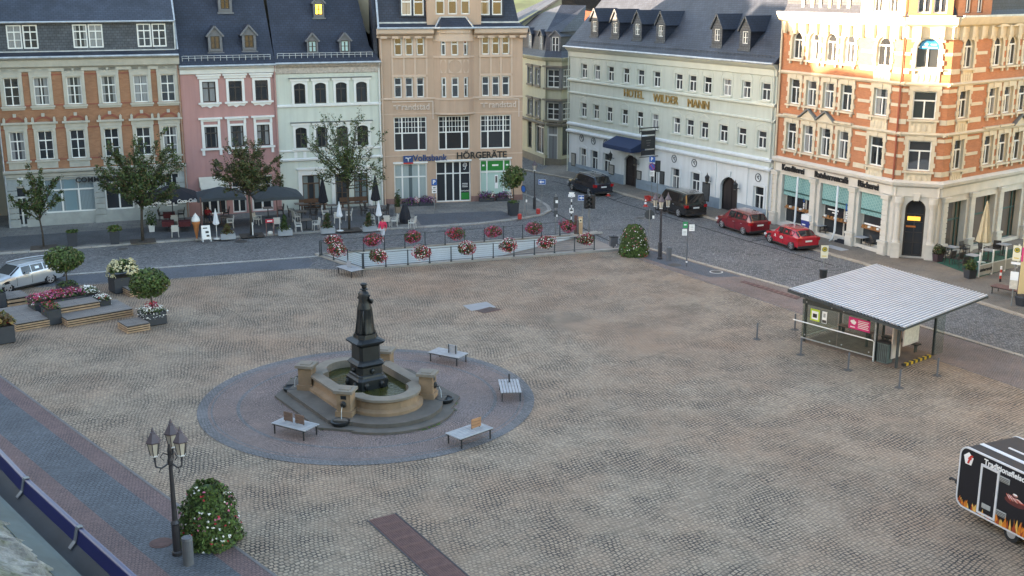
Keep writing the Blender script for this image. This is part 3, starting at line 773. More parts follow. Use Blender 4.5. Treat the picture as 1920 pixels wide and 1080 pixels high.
roofsheet(F, 0, W, [(6.5,20.2),(13.5,eC)], m_slate2, 'rear_roof', ends=False)
snowguard(F, .2, W-.6, -.1, eC+.55, m_zinc)
sidewalls(F, 0, W, 13.5, eC, m_green)
pC = ((.8,eC+1.25),(6.5,20.2))
m_lit = NB('lit_window'); m_lit.set(m_lit.b, 'Emission Color', (1,.55,.05)); m_lit.set(m_lit.b, 'Emission Strength', .9); m_lit = m_lit.done((.3,.2,.03), .4)
m_sky = glassmat('skylight_glass', dark=(.20,.34,.42), curtain=(.3,.4,.45), amount=.2)
for i, (x, y) in enumerate(((586.5,103),(647,102))):
    u, o, z = on_roof(F, x, y, pC); gabledormer(F, u, o-.05, z, .85, 1.2, .5, sl_, m_brownframe, m_slate2, m_slate2, m_dorm, (.6,.85,.22), m_sky)
u, o, z = on_roof(F, 598, 33, pC); gabledormer(F, u, o-.05, z, .85, 1.25, .5, sl_, m_brownframe, m_slate2, m_slate2, m_dorm, (.6,.85,.22), m_lit, label='dormer with a lit yellow window')
# gable wall edge between the green house and the beige one
# --- beige house with curved bay
m_beige = rendermat('beige_render', (.46,.325,.24))
m_beige2 = M('beige_trim', (.54,.41,.32), .85, .06, 1.0, .1, 40)
hD = house('beige_house', 'beige rendered corner house with curved bay, mansard roof and bank signs', CX1)
F = Fac(hD, CX1, DX1); W = F.L; eD = 14.0
st3 = {'tr': .62, 'nl': 1, 'f': .09, 't': .06}
ztop = F.zs(766, 70, 104); zmid = F.zs(766, 145, 183)
for xs in ((746.5,767.2,788.3),(910.6,929.7,948.4)):
    F.row(xs, None, w=.62, st=st3, gm=m_glass2, z=ztop); F.row(xs, None, w=.62, st=st3, gm=m_glass2, z=zmid)
z1 = F.zs(769, 219, 283)
grid = {'tr': .52, 'nl': 1, 'f': .09, 't': .055, 'tb': (.34,.68), 'vb': (-.42,-.335,-.14,-.055,.055,.14,.335,.42)[1:-1], 'vm': (-.25,.25)}
for x0, x1 in ((738.4,800),(821.6,880.7),(900.7,958.4)):
    u0, u1 = F.ux(x0, 6.5), F.ux(x1, 6.5); F.window((u0+u1)/2, z1[0], u1-u0, z1[1]-z1[0], 0, grid, m_white, m_glassdark)
zg = F.zs(770, 307, 380)
shopst = {'tr': .66, 'nl': 1, 'f': .1, 't': .06, 'vm': (-.25,.25)}
m_bankg = glassmat('bank_window_glass', dark=(.06,.08,.085), curtain=(.40,.47,.47), amount=.9)
u0, u1 = F.ux(739.3,2), F.ux(801,2); F.window((u0+u1)/2, zg[0], u1-u0, zg[1]-zg[0], 0, shopst, m_white, m_bankg)
zr = F.zs(930, 299, 372); u0, u1 = F.ux(900,2), F.ux(958.4,2); wr = F.window((u0+u1)/2, zr[0], u1-u0, zr[1]-zr[0], 0, {'tr': .68, 'nl': 1, 'f': .1, 't': .05, 'vm': (-.27,.27)}, m_white, glassmat('hearing_shop_glass', dark=(.16,.22,.20), curtain=(.45,.5,.46), amount=.5))
mb = MB(); m_signgreen = M('sign_green', (.0,.19,.03), .4, 0); m_signwhite = M('sign_white', (.8,.8,.8), .5, 0)
ww, hh = u1-u0, zr[1]-zr[0]
for a, b in ((-.47,-.29),(-.25,.25),(.29,.47)):
    mb.box(ww*a, ww*b, -.012, .0, hh*.72, hh*.96, m_signgreen); mb.box(ww*a, ww*b, -.012, .0, .13, .36, m_signgreen)
    k = (b-a)*ww
    mb.box(ww*a+k*.3, ww*b-k*.3, -.018, -.011, hh*.83, hh*.87, m_signwhite); mb.box(ww*a+k*.35, ww*b-k*.35, -.018, -.011, .2, .27, m_signwhite)
mb.box(-.05, .22, -.016, 0, hh*.25, hh*.6, m_signwhite); mb.box(-.0, .17, -.02, -.015, hh*.4, hh*.57, M('poster_dark', (.12,.11,.1), .5, .6, 9))
link(mb.mesh('window_sign'), 'window_sign', wr)
u0, u1 = F.ux(817.8,2), F.ux(882.9,2); zd = F.px(850, 303)[1]; uc = (u0+u1)/2
dr = F.window(uc, .12, u1-u0, zd-.12, 0, {'tr': .70, 'nl': 1, 'f': .09, 't': .055, 'vm': (-.22,0,.20)}, m_white, m_shop, depth=.25); dr.name = 'door'
ww, hh = u1-u0, zd-.12
mb = MB(); mb.box(ww*.23, ww*.46, -.012, 0, .15, .7, m_signgreen)
for k in range(3): mb.box(ww*.26, ww*.42, -.012, 0, hh*.35+k*.14, hh*.35+.04+k*.14, m_signwhite)
link(mb.mesh('door_sign'), 'door_sign', dr)
mb = MB(); ex, ez = ww*.34, hh*.87                        # ear drawn in white line
ear = [(ex-.12,ez-.05),(ex-.14,ez+.12),(ex-.02,ez+.26),(ex+.13,ez+.2),(ex+.16,ez+.05),(ex+.07,ez-.08),(ex+.05,ez-.2),(ex-.03,ez-.28),(ex-.1,ez-.22)]
mb.tube([(x,-.02,z) for x, z in ear], .028, m_signwhite, 5); mb.tube([(x,-.02,z) for x, z in ((ex-.04,ez-.06),(ex-.05,ez+.1),(ex+.05,ez+.13),(ex+.06,ez+.02),(ex,ez-.1))], .022, m_signwhite, 5)
link(mb.mesh('ear_sign'), 'ear_sign', dr)
t_ = text('EINGANG', 'lettering', dr, .16, m_signwhite, (ww*.345, -.02, .85), (pi/2,0,0), .005)
F.wall(0, W, 0, eD, m_beige)
mb = MB()
def frame3(xs, zz):                                       # raised frames round the window triples
    ua, ub = F.ux(xs[0], zz[0])-.48, F.ux(xs[2], zz[0])+.48
    mb.box(ua-.06, ub+.06, -.1, .02, zz[0]-.18, zz[0]-.04, m_beige2); mb.box(ua, ub, -.05, .02, zz[1]+.02, zz[1]+.2, m_beige2)
    us = [ua]+[(F.ux(xs[i],zz[0])+F.ux(xs[i+1],zz[0]))/2 for i in (0,1)]+[ub]
    return us
for xs in ((746.5,767.2,788.3),(910.6,929.7,948.4)):
    us = frame3(xs, ztop); frame3(xs, zmid)
    for i, u in enumerate(us):
        mb.box(u-.07, u+.07, -.045, .02, zmid[1]+.205, ztop[0]-.185, m_beige2)
        wd = .1 if i in (1,2) else .07
        for zz in (ztop, zmid): mb.box(u-wd, u+wd, -.045, .02, zz[0]-.035, zz[1]+.018, m_beige2)
zb_ = F.px(850, 184)[1]; cornice(mb, 0, W, [(0,zb_-.08),(.09,zb_-.04),(.09,zb_+.06),(.02,zb_+.1)], m_beige2)
zl = F.px(850, 290)[1]; mb.box(0, W, -.03, .02, zl-.04, zl+.04, m_beige2)
zl = F.px(850, 212)[1]; mb.box(0, W, -.02, .02, zl-.03, zl+.03, m_beige2)
for xs in ((739.3,801),(817.8,882.9),(900,958.4)):
    u0, u1 = F.ux(xs[0],2), F.ux(xs[1],2); z_ = zr[1] if xs[0] > 890 else (zd if xs[0] > 810 else zg[1])
    mb.box(u0-.06, u1+.06, -.06, .02, z_+.02, z_+.16, m_white)
ua, ub = F.ux(814,9), F.ux(888.6,9)
for u0, u1 in ((-.2, ua), (ub, W+.3)):
    cornice(mb, u0, u1, [(0,eD-.62),(.1,eD-.6),(.12,eD-.45),(.42,eD-.35),(.55,eD-.25),(.6,eD+.1)], m_beige2)
    n = 5
    for i in range(n): u = u0+(u1-u0)*(i+.6)/n; mb.box(u-.26, u+.26, -.36, .0, eD-.66, eD-.46, m_beige2)
F.part(mb, 'trim')
mb = MB(); m_base = M('pink_granite', (.22,.125,.11), .7, .2, 5)
for a, b in ((0,F.ux(817.8,1)-.02),(F.ux(882.9,1)+.02,W)): mb.box(a, b, -.05, .02, 0, .55, m_base)
F.part(mb, 'plinth')
# the bay: bowed wall with a window in each of three faces
zc0 = F.px(850, 213)[1]; um = (ua+ub)/2; bw = ub-ua; bd = .62
pts = [(ua,0),(ua+.14*bw,-.42),(ua+.30*bw,-bd),(um,-bd-.06),(ub-.30*bw,-bd),(ub-.14*bw,-.42),(ub,0)]
Wp = lambda p: F.world(p[0], p[1], 0)
mb = MB()
def baywall(mb, pts, z0, z1, m):
    mb.quadgrid([[(p[0],p[1],z0) for p in pts],[(p[0],p[1],z1) for p in pts]], m)
baywall(mb, pts, zc0, zmid[0], m_beige); baywall(mb, pts, zmid[1], ztop[0], m_beige); baywall(mb, pts, ztop[1], eD-.1, m_beige)
mb.face([(p[0],p[1],zc0) for p in pts][::-1], m_beige)
bayw = []
for i in range(6):                                        # window heights: solid piers with an opening in faces 1, 2+3 and 4
    a, b = Vector((*pts[i],0)), Vector((*pts[i+1],0))
    lo, hi = {0:(0,1), 5:(0,1), 1:(.15,.85), 4:(.15,.85), 2:(.55,1), 3:(0,.45)}[i]
    segs = [] if i in (0,5) else ([(0,lo),(hi,1)])
    if i in (0,5): segs = [(0,1)]
    for s0, s1 in segs:
        if s1-s0 < .01: continue
        p, q = a.lerp(b, s0), a.lerp(b, s1)
        for z0_, z1_ in (zmid, ztop): mb.face([(p.x,p.y,z0_),(q.x,q.y,z0_),(q.x,q.y,z1_),(p.x,p.y,z1_)], m_beige)
F.part(mb, 'bay_wall')
for zz in (zmid, ztop):
    for (p, q) in ((Vector(pts[1]).lerp(Vector(pts[2]),.15), Vector(pts[1]).lerp(Vector(pts[2]),.85)), (Vector(pts[2]).lerp(Vector(pts[3]),.55), Vector(pts[3]).lerp(Vector(pts[4]),.45)), (Vector(pts[4]).lerp(Vector(pts[5]),.15), Vector(pts[4]).lerp(Vector(pts[5]),.85))):
        FB = Fac(hD, (Wp(p)).xy, (Wp(q)).xy); FB.window(FB.L/2, zz[0], FB.L, zz[1]-zz[0], 0, st3, m_white, m_glass2, depth=.1, wall=False)
mb = MB()
def bayband(z0, z1, out):
    P = [(um+(p[0]-um)*(1+out*.25), p[1]-out) for p in pts]; P[0] = (P[0][0], .0); P[-1] = (P[-1][0], .0)
    mb.prism(P, z0, z1, m_beige2)
bayband(ztop[0]-.2, ztop[0]-.05, .1); bayband(zc0-.02, zc0+.12, .06); bayband(zmid[0]-.18, zmid[0]-.06, .06); bayband(eD-.9, eD-.25, .1); bayband(eD-.25, eD+.1, .2)
zm_ = (zmid[1]+ztop[0])/2-.0                              # round panels between the storeys
for (a, b) in ((pts[2], pts[4]), (pts[1], pts[2]), (pts[4], pts[5])):
    a, b = Vector((*a,0)), Vector((*b,0)); c = (a+b)/2; d = (b-a); L = d.length; d.normalize(); nn = Vector((d.y,-d.x,0)); r = min(.52, L*.42); ry = .52
    if L > 1: c = c+nn*.06
    O = [c+nn*.02+d*(r*1.0)*max(-1,min(1,1.42*cos(t)))+Vector((0,0,zm_+ry*max(-1,min(1,1.42*sin(t))))) for t in [2*pi*i/32 for i in range(33)]]
    I = [c+nn*.02+d*r*.98*cos(t)+Vector((0,0,zm_+ry*.98*sin(t))) for t in [2*pi*i/32 for i in range(33)]]
    mb.quadgrid([I, O], m_beige2)
F.part(mb, 'bay_trim')
# mansard
mb = MB(); sD = (16.6-eD)/1.1
prof = [(-.55,eD+.12),(.35,eD+.5),(1.6,17.6),(7,19.6)]
mb2 = MB()
uL0, uL1, uR0, uR1 = F.ux(800, 15), F.ux(901, 15), 0, W
for i in range(3):
    (ya,za),(yb,zb) = prof[i], prof[i+1]
    mb.face([(-.1+.0*i,ya,za),(W+.25-.5*(i),ya,za),(W+.25-.5*(i+1),yb,zb),(-.1,yb,zb)], m_slate2)
mb.face([(W+.25,-.55,eD+.12),(W+.25,9.6,eD+.12),(W-1.25,7,19.6),(W-.75,1.6,17.6),(W-.25,.35,eD+.5)], m_slate2)
mb.face([(W-1.25,7,19.6),(W+.25,9.6,eD),(-.1,9.6,eD),(-.1,7,19.6)], m_slate2)
mb.face([(-.1,-.55,eD+.12),(-.1,.35,eD+.5),(-.1,1.6,17.6),(-.1,7,19.6),(-.1,9.6,eD)], m_slate)
F.part(mb, 'roof')
mb = MB(); mb.prism_x([(.25,eD-2.6),(9.7,eD-2.6),(9.7,eD+.2),(7,19.9),(2.4,18.0),(.6,eD+1.0)], -.42, -.12, m_slate2); F.part(mb, 'fire_wall')
mb = MB(); mb.tube([(-.2,-.62,eD+.14),(ua-.1,-.62,eD+.14),(ua+.4,-.95,eD+.14),(ub-.4,-.95,eD+.14),(ub+.1,-.62,eD+.14),(W+.35,-.62,eD+.14)], .09, m_zinc, 8)
mb.box(-.1, F.ux(801,15), .28, .42, eD+.48, eD+.6, m_zinc); mb.box(F.ux(903,15), W-.2, .28, .42, eD+.48, eD+.6, m_zinc)
mb.bar((-.08,-.5,eD+.2),(-.08,1.65,17.7),.14,.1,m_zinc)
F.part(mb, 'gutter')
gutterpipe(F, .12, .1, eD, m_beige2); 
# central gable wall and window pairs in the mansard
u0, u1 = F.ux(800.5,15.3,-.05), F.ux(902,15.3,-.05)
FG = Fac(hD, F.world(u0,.05,0).xy, F.world(u1,.05,0).xy); L = FG.L
zw = FG.zs(850, -14, 27)
for x in (825.5,849,873): FG.window(FG.ux(x,15), zw[0], .72, zw[1]-zw[0], 0, st3, m_white, m_glass2)
FG.wall(0, L, eD+.05, 18.6, m_beige)
mb = MB(); mb.face([(0,0,eD),(0,0,18.6),(0,4,18.6),(0,4,eD)], m_beige); mb.face([(L,0,eD),(L,4,eD),(L,4,18.6),(L,0,18.6)], m_beige); mb.face([(0,0,18.6),(L,0,18.6),(L,4,18.6),(0,4,18.6)], m_slate2); FG.part(mb, 'gable_side')
mb = MB()
P = [(ua-u0+.1,-.62),(ua-u0+.55,-1.0),(ub-u0-.55,-1.0),(ub-u0-.1,-.62)]
mb.face([(P[0][0],P[0][1],eD+.16),(P[1][0],P[1][1],eD+.16),(P[2][0],P[2][1],eD+.16),(P[3][0],P[3][1],eD+.16),(P[3][0]-.5,-.02,eD+.95),(P[0][0]+.5,-.02,eD+.95)], m_slate2)
mb.bar((P[0][0]+.5,-.04,eD+.97),(P[3][0]-.5,-.04,eD+.97),.1,.08,m_zinc)
mb.bar((P[0][0],-.64,eD+.2),(P[0][0]+.5,-.04,eD+.97),.12,.08,m_zinc); mb.bar((P[3][0],-.64,eD+.2),(P[3][0]-.5,-.04,eD+.97),.12,.08,m_zinc)
FG.part(mb, 'bay_roof')
for xa, xb in ((762,785),(909,932)):
    FD = Fac(hD, F.world(0,.42,0).xy, F.world(W,.42,0).xy); zz = FD.zs(770, -12, 29) ; FD.ops = []
    for x in (xa, xb): FD.window(FD.ux(x,15.3), zz[0], .82, zz[1]-zz[0], 0, st3, m_white, m_glass2, depth=.06)
    FD.wall(FD.ux(xa,15.3)-.55, FD.ux(xb,15.3)+.55, zz[0]-.15, 17.6, m_slate2, 'dormer_wall', reveal=.08)
sidewalls(F, 0, W, 9.6, eD, m_beige)
m_sb = M('sign_darkblue', (.012,.05,.17), .45, 0); m_sr = M('sign_red', (.5,.03,.02), .5, 0)
z_ = F.px(795, 298)[1]; u0, u1 = F.ux(756,4), F.ux(774,4)
mb = MB(); mb.box(u0, u1, -.12, -.01, z_-.25, z_+.3, m_sb); mb.box(u0, u1, -.12, -.01, z_-.36, z_-.25, m_sr)
mb.tube([((u0+u1)/2-.22,-.13,z_+.14),((u0+u1)/2-.04,-.13,z_+.12),((u0+u1)/2,-.13,z_-.22),((u0+u1)/2+.04,-.13,z_+.12),((u0+u1)/2+.22,-.13,z_+.14)], .04, m_signwhite, 6)
F.part(mb, 'logo_sign')
def ftext(F, s, x, y, size, m, ext=.03, bold=.01, sx=1.0, align='CENTER', out=.06, name='lettering', u=None, z=None):
    if u is None: u, z = F.px(x, y)
    return text(s, name, F.b, size, m, F.world(u, -out, z)-F.b.location, (pi/2, 0, F.ang), ext, align, bold, sx)
ftext(F, 'Volksbank', 806, 296, .72, m_sb, bold=.012, sx=.92)
ftext(F, 'HÖRGERÄTE', 903, 291, .74, MATS['black_letters'], bold=.016, sx=.98)
m_pale = M('pale_letters', (.62,.52,.45), .5, 0)
for x, y in ((779,200.5),(942,196)):
    ftext(F, 'randstad', x, y, .72, m_pale, bold=.004, sx=.92)
    u, z = F.px(x-35, y+1); mb = MB()
    mb.bar((u-.28,-.06,z+.14),(u-.04,-.06,z+.14),.05,.07,m_pale); mb.bar((u+.05,-.06,z+.14),(u+.3,-.06,z+.14),.05,.07,m_pale); mb.bar((u-.05,-.06,z+.1),(u-.05,-.06,z-.18),.07,.05,m_pale); mb.bar((u+.06,-.06,z+.1),(u+.06,-.06,z-.18),.07,.05,m_pale)
    mb.bar((u-.38,-.06,z+.45),(u+2.9,-.06,z+.45),.05,.07,m_pale); mb.bar((u+2.9,-.06,z+.45),(u+2.9,-.06,z-1.0),.05,.07,m_pale)
    F.part(mb, 'logo_sign')

# --- cream corner house in the gap
m_cream = rendermat('cream_render', (.47,.45,.33))
m_brownstone = M('brown_stone', (.20,.175,.14), .85, .15, 2)
m_greystone = M('grey_window_stone', (.16,.165,.17), .85, .12, 2)
fp = [Vector(G2(958,285)), Vector(G2(1019,309)), Vector(G2(1051,312)), Vector(G2(1100,303))]
hF = house('cream_corner_house', 'cream corner house with grey stone bay windows in the side street', fp[1])
eF = height_at(fp[1], 109)
def surF(mb, w, h, r):
    ringband(mb, outline(w+.5, h+.2, 0), outline(w, h, 0), -.09, .02, m_greystone); mb.box(-w/2-.4, w/2+.4, -.22, .02, h+.2, h+.36, m_brownstone); mb.box(-w/2-.35, w/2+.35, -.18, .02, -.2, -.02, m_brownstone)
zF = None
for k in range(3):
    F = Fac(hF, fp[k], fp[k+1]); W = F.L
    if k == 0:
        zF = [F.zs(1000, 127.5, 157), F.zs(1000, 188, 216)]
        for zz in zF: F.row([995,1008,1020], None, w=.95, st=stA, sur=(('F',), surF), z=zz) if False else F.row([994.5,1008.5], None, w=.95, st=stA, sur=(('F',), surF), z=zz)
        shopwin(F, 1003, 1022, 1.0, 4.3, {'tr': .8, 'nl': 2, 'nt': 2, 'f': .1}, m_shop, m_white); shopwin(F, 989, 997, 1.2, 4.0, {'tr': .75, 'nl': 1, 'f': .1}, m_shop, m_brownframe)
    elif k == 1:
        for zz in zF: F.window(W*.52, zz[0]-.1, W*.72, zz[1]-zz[0]+.2, 0, {'tr': .62, 'nl': 2, 'nt': 2, 'lb': (.5,), 'f': .1}, sur=(('F1',), surF))
        d_ = F.window(W*.5, .12, W*.62, 4.4, 0, {'tr': .66, 'nl': 1, 'f': .13, 't': .1}, m_white, m_glassdark); d_.name = 'door'
    else:
        for zz in zF: F.window(.95, zz[0]-.1, 1.5, zz[1]-zz[0]+.2, 0, {'tr': .62, 'nl': 2, 'nt': 2, 'lb': (.5,), 'f': .1}, sur=(('F2',), surF))
        F.window(.9, 1.0, 1.3, 3.5, 0, {'tr': .75, 'nl': 1, 'f': .1}, m_brownframe, m_glassdark)
    F.wall(0, W, 0, eF, m_cream)
    mb = MB()
    cornice(mb, -.1, W+.1, [(0,eF-.3),(.2,eF-.2),(.35,eF),(.4,eF+.1)], m_cream)
    cornice(mb, -.05, W+.05, [(0,zF[1][0]-.75),(.15,zF[1][0]-.7),(.22,zF[1][0]-.5),(.03,zF[1][0]-.4)], m_brownstone)
    mb.box(-.03, W+.03, -.06, .02, 0, .7, m_brownstone)
    F.part(mb, 'cornice')
F = Fac(hF, fp[0], fp[1]); W = F.L                         # roof: dormer storey, then a long slope
mb = MB()
top = [Vector((p.x, p.y, 0)) for p in fp]
c_in = Vector((4.5, 122, 0))
ap1, ap2 = [Vector((ray(x,y).x/ray(x,y).y*121, 121, CAM_H+ray(x,y).z/ray(x,y).y*121)) for x, y in ((1052,9),(1099,10))]
def inset(p, k): q = p.lerp(c_in, k); return q
P3 = fp[0]+(fp[0]-fp[1]).normalized()*4
base = [Vector((P3.x,P3.y,0))]+top
def lp(p, k, z): q = Vector((p.x,p.y,0)).lerp(c_in, k); return q-hF.location+Vector((0,0,z))
for a, b in zip(base[:-1], base[1:]):
    mb.face([lp(a,-.03,eF+.1), lp(b,-.03,eF+.1), lp(b,.10,eF+.7), lp(a,.10,eF+.7)], m_slate)
    mb.face([lp(a,.10,eF+.7), lp(b,.10,eF+.7), lp(b,.19,eF+2.5), lp(a,.19,eF+2.5)], m_slate2)
    a1, a2 = ap1-hF.location, ap2-hF.location
    mb.face([lp(a,.16,eF+2.5), lp(b,.16,eF+2.5)]+([a1] if b == base[2] else [a2, a1] if b == base[3] else [a2] if b == base[4] else [a1]), m_slate)
mb.build('roof', hF)
for k, (x, y) in enumerate(((993.5,79),(1014.5,83),(1041,85))):
    a, b = (fp[0], fp[1]) if k < 2 else (fp[1], fp[2])
    q0, q1 = a.lerp(c_in.xy, .09), b.lerp(c_in.xy, .09); FD = Fac(hF, q0, q1); u, z = FD.px(x, y)
    gabledormer(FD, u, -.0, z-.95, 1.15, 1.9, .5, 1.2, m_white, m_slate2, m_slate2, m_dorm, (.75,1.5,.25), m_glass)
# ------------------------------------------------------------------ hotel
m_hotel = rendermat('hotel_render', (.475,.505,.455))
m_hotel2 = rendermat('hotel_render_pale', (.60,.63,.65))
m_hoteltrim = M('hotel_trim', (.53,.55,.49), .85, .06, 1, .1, 40)
m_plinth = M('blue_plinth', (.22,.275,.33), .8, .12, 2)
m_darkdoor = brickmat('plank_door', (.035,.026,.026), (.026,.02,.021), (.01,.008,.008), .16, 3, .012, .55, noise=.2, bump=.3)
H0, H1 = Vector((5.45,111.7)), Vector((19.5,86.8))
hH = house('hotel', 'long pale green hotel with gold lettering and six small roof dormers', H0)
F = Fac(hH, H0, H1); W = F.L; eH = 11.75
stH = {'tr': .62, 'nl': 2, 'f': .075, 't': .05}
z1 = ((F.zs(1094.9,116.5,143.5)[0]+F.zs(1435.4,158.5,192)[0])/2, (F.zs(1094.9,116.5,143.5)[1]+F.zs(1435.4,158.5,192)[1])/2)
z2 = ((F.zs(1094,188.7,216.6)[0]+F.zs(1428,249.9,281.6)[0])/2, (F.zs(1094,188.7,216.6)[1]+F.zs(1428,249.9,281.6)[1])/2)
zg = ((F.zs(1137.4,285,322)[0]+F.zs(1422,352,396.7)[0])/2, (F.zs(1137.4,285,322)[1]+F.zs(1422,352,396.7)[1])/2)
def surH1(mb, w, h, r):
    mb.box(-w/2-.15, w/2+.15, -.14, .02, -.1, -.0, m_hoteltrim)
    O = outline(w+.44, h+.62, .36, n=8); I = outline(w+.36, h+.58, .33, n=8); ringband(mb, O, I, -.03, .01, m_hoteltrim)
def surH2(mb, w, h, r):
    mb.box(-w/2-.15, w/2+.15, -.14, .02, -.1, -.0, m_hoteltrim)
    O = [(-w/2-.18,0,0),(-w/2-.18,0,h+.3),(0,0,h+.6),(w/2+.18,0,h+.3),(w/2+.18,0,0)]; I = [(-w/2-.14,0,0),(-w/2-.14,0,h+.27),(0,0,h+.55),(w/2+.14,0,h+.27),(w/2+.14,0,0)]
    ringband(mb, O, I, -.03, .01, m_hoteltrim)
def surHg(mb, w, h, r):
    O = outline(w+.36, h+.3, .2, n=8); I = outline(w+.02, h+.0, 0); I = [I[0]]+[(-w/2-.01+(w+.02)*i/8,0,h) for i in range(9)]+[I[-1]]
    ringband(mb, O, I, -.05, .01, m_hotel2); mb.box(-w/2-.25, w/2+.25, -.16, .02, -.14, -.02, m_plinth)
F.row([1094.9,1119,1144.7,1173.4,1201,1230.9,1272.3,1298,1326.2,1363,1398.8,1435.4], None, w=1.0, st=stH, z=z1, gm=m_glassdark, sur=(('H1',), surH1))
F.row([1094,1117,1142,1170.7,1199,1227.6,1268,1293,1320,1356,1390.7,1428], None, w=1.0, st=stH, z=z2, gm=m_glassdark, sur=(('H2',), surH2))
gw = F.row([1093,1114.5,1137.4,1224,1266,1303.5,1422], None, w=1.15, st=stH, z=zg, sur=(('Hg',), surHg))
u0, u1 = F.ux(1170,2), F.ux(1194,2); zd = F.px(1182, 291)[1]
d_ = F.window((u0+u1)/2, .05, u1-u0, zd-.05, .5, {'tr': 0, 'nl': 2, 'f': .1, 't': .03, 'lb': (.3,.6)}, m_darkdoor, m_darkdoor, depth=.3); d_.name = 'door'
ud0, ud1 = u0, u1
u0, u1 = F.ux(1350,1.5), F.ux(1382.5,1.5); zd = F.px(1366, 332)[1]
d_ = F.window((u0+u1)/2, .05, u1-u0, zd-.05, .75, {'tr': 0, 'nl': 2, 'f': .08, 't': .03}, m_darkdoor, m_darkdoor, depth=.3); d_.name = 'gate'
ug0, ug1 = u0, u1
za = F.px(1066, 224)[1]; zb = F.px(1066, 241)[1]
za = (za+F.px(1450,312)[1])/2; zb = (zb+F.px(1446,323.6)[1])/2
F.wall(0, W, zb, eH, m_hotel); F.wall(0, W, 0, zb, m_hotel2, 'ground_floor_wall')
mb = MB()
cornice(mb, -.1, W, [(0,eH-.85),(.10,eH-.8),(.12,eH-.35),(.35,eH-.2),(.5,eH-.05),(.5,eH+.06)], m_hoteltrim)
zl = (F.px(1065.6,145)[1]+F.px(1455.6,204.5)[1])/2; cornice(mb, -.15, W, [(0,zl-.12),(.2,zl-.05),(.22,zl+.08),(.02,zl+.2)], m_hoteltrim)
zl2 = (F.px(1067,169)[1]+F.px(1452,233)[1])/2; cornice(mb, -.12, W, [(0,zl2-.1),(.12,zl2-.05),(.14,zl2+.06),(.02,zl2+.12)], m_hoteltrim)
cornice(mb, -.15, W, [(0,za-.14),(.2,za-.06),(.22,za+.08),(.02,za+.2)], m_hotel2)
cornice(mb, -.15, W, [(0,zb-.16),(.28,zb-.06),(.30,zb+.08),(.02,zb+.22)], m_hotel2)
F.part(mb, 'cornice')
mb = MB()
for a, b in ((0,ud0-.02),(ud1+.02,ug0-.05),(ug1+.05,W)): mb.box(a, b, -.06, .02, 0, .95, m_plinth)
F.part(mb, 'plinth')
mb = MB()
for u in (ug0-.85, ug1+.85): mb.box(u-.32, u+.32, -.07, .02, .96, 3.9, m_hotel2); mb.box(u-.4, u+.4, -.16, .02, 3.9, 4.05, m_hotel2)
mb.prism_y([((ug0+ug1)/2-.14,zd+.05),((ug0+ug1)/2+.14,zd+.05),((ug0+ug1)/2+.22,zd+.5),((ug0+ug1)/2-.22,zd+.5)], -.1, .02, m_hotel2)
F.part(mb, 'gate_pilaster')
for x, y in ((1091,259),(1113,264.5),(1136,268),(1264.5,297.5),(1302,305.5),(1422,333)):   # round plaques
    u, z = F.px(x, y); mb = MB(); rr = [(.33*cos(a),0,.33*sin(a)) for a in [2*pi*i/20 for i in range(21)]]; ri = [(.27*cos(a),0,.27*sin(a)) for a in [2*pi*i/20 for i in range(21)]]
    ringband(mb, rr[::-1], ri[::-1], -.06, .01, M('plaque_grey',(.10,.11,.12),.7,.1,4)); mb.face([(p[0],-.02,p[2]) for p in ri[:-1]], m_hotel2)
    mb.bar((-.12,-.03,.1),(.1,-.03,-.12),.03,.09,MATS['plaque_grey']); mb.bar((.12,-.03,.06),(-.02,-.03,.16),.03,.08,MATS['plaque_grey']); F.put(mb.mesh('plaque'), 'plaque', u, 0, z)
# gold letters
for s_, x_, y_ in (('HOTEL',1189,176.5),('WILDER',1249,186.5),('MANN',1310.5,196)): ftext(F, s_, x_, y_, .95, M('gold_letters', (.33,.21,.07), .4, .1, 3), ext=.06, bold=-.006, sx=1.0, out=.07)
# canopy over the door
m_canopy = M('navy_canvas', (.012,.03,.085), .75, .1, 3)
uc = (ud0+ud1)/2; zc = F.px(1190, 268)[1]; hw = 2.2; mb = MB()
A = [(uc-hw,-.06,zc+.35),(uc+hw,-.06,zc+.35)]; Bq = [(uc-hw,-1.5,zc-.25),(uc+hw,-1.5,zc-.25)]; Cq = [(uc-hw,-1.5,zc-.6),(uc+hw,-1.5,zc-.6)]
mb.quadgrid([A, Bq, Cq], m_canopy, flip=True)
mb.face([A[0],(uc-hw,-.06,zc-.6),Cq[0],Bq[0]], m_canopy); mb.face([A[1],Bq[1],Cq[1],(uc+hw,-.06,zc-.6)], m_canopy); mb.face([(uc-hw,-.06,zc-.3),(uc+hw,-.06,zc-.3),(uc+hw,-1.5,zc-.3),(uc-hw,-1.5,zc-.3)], m_canopy)
F.part(mb, 'canopy')
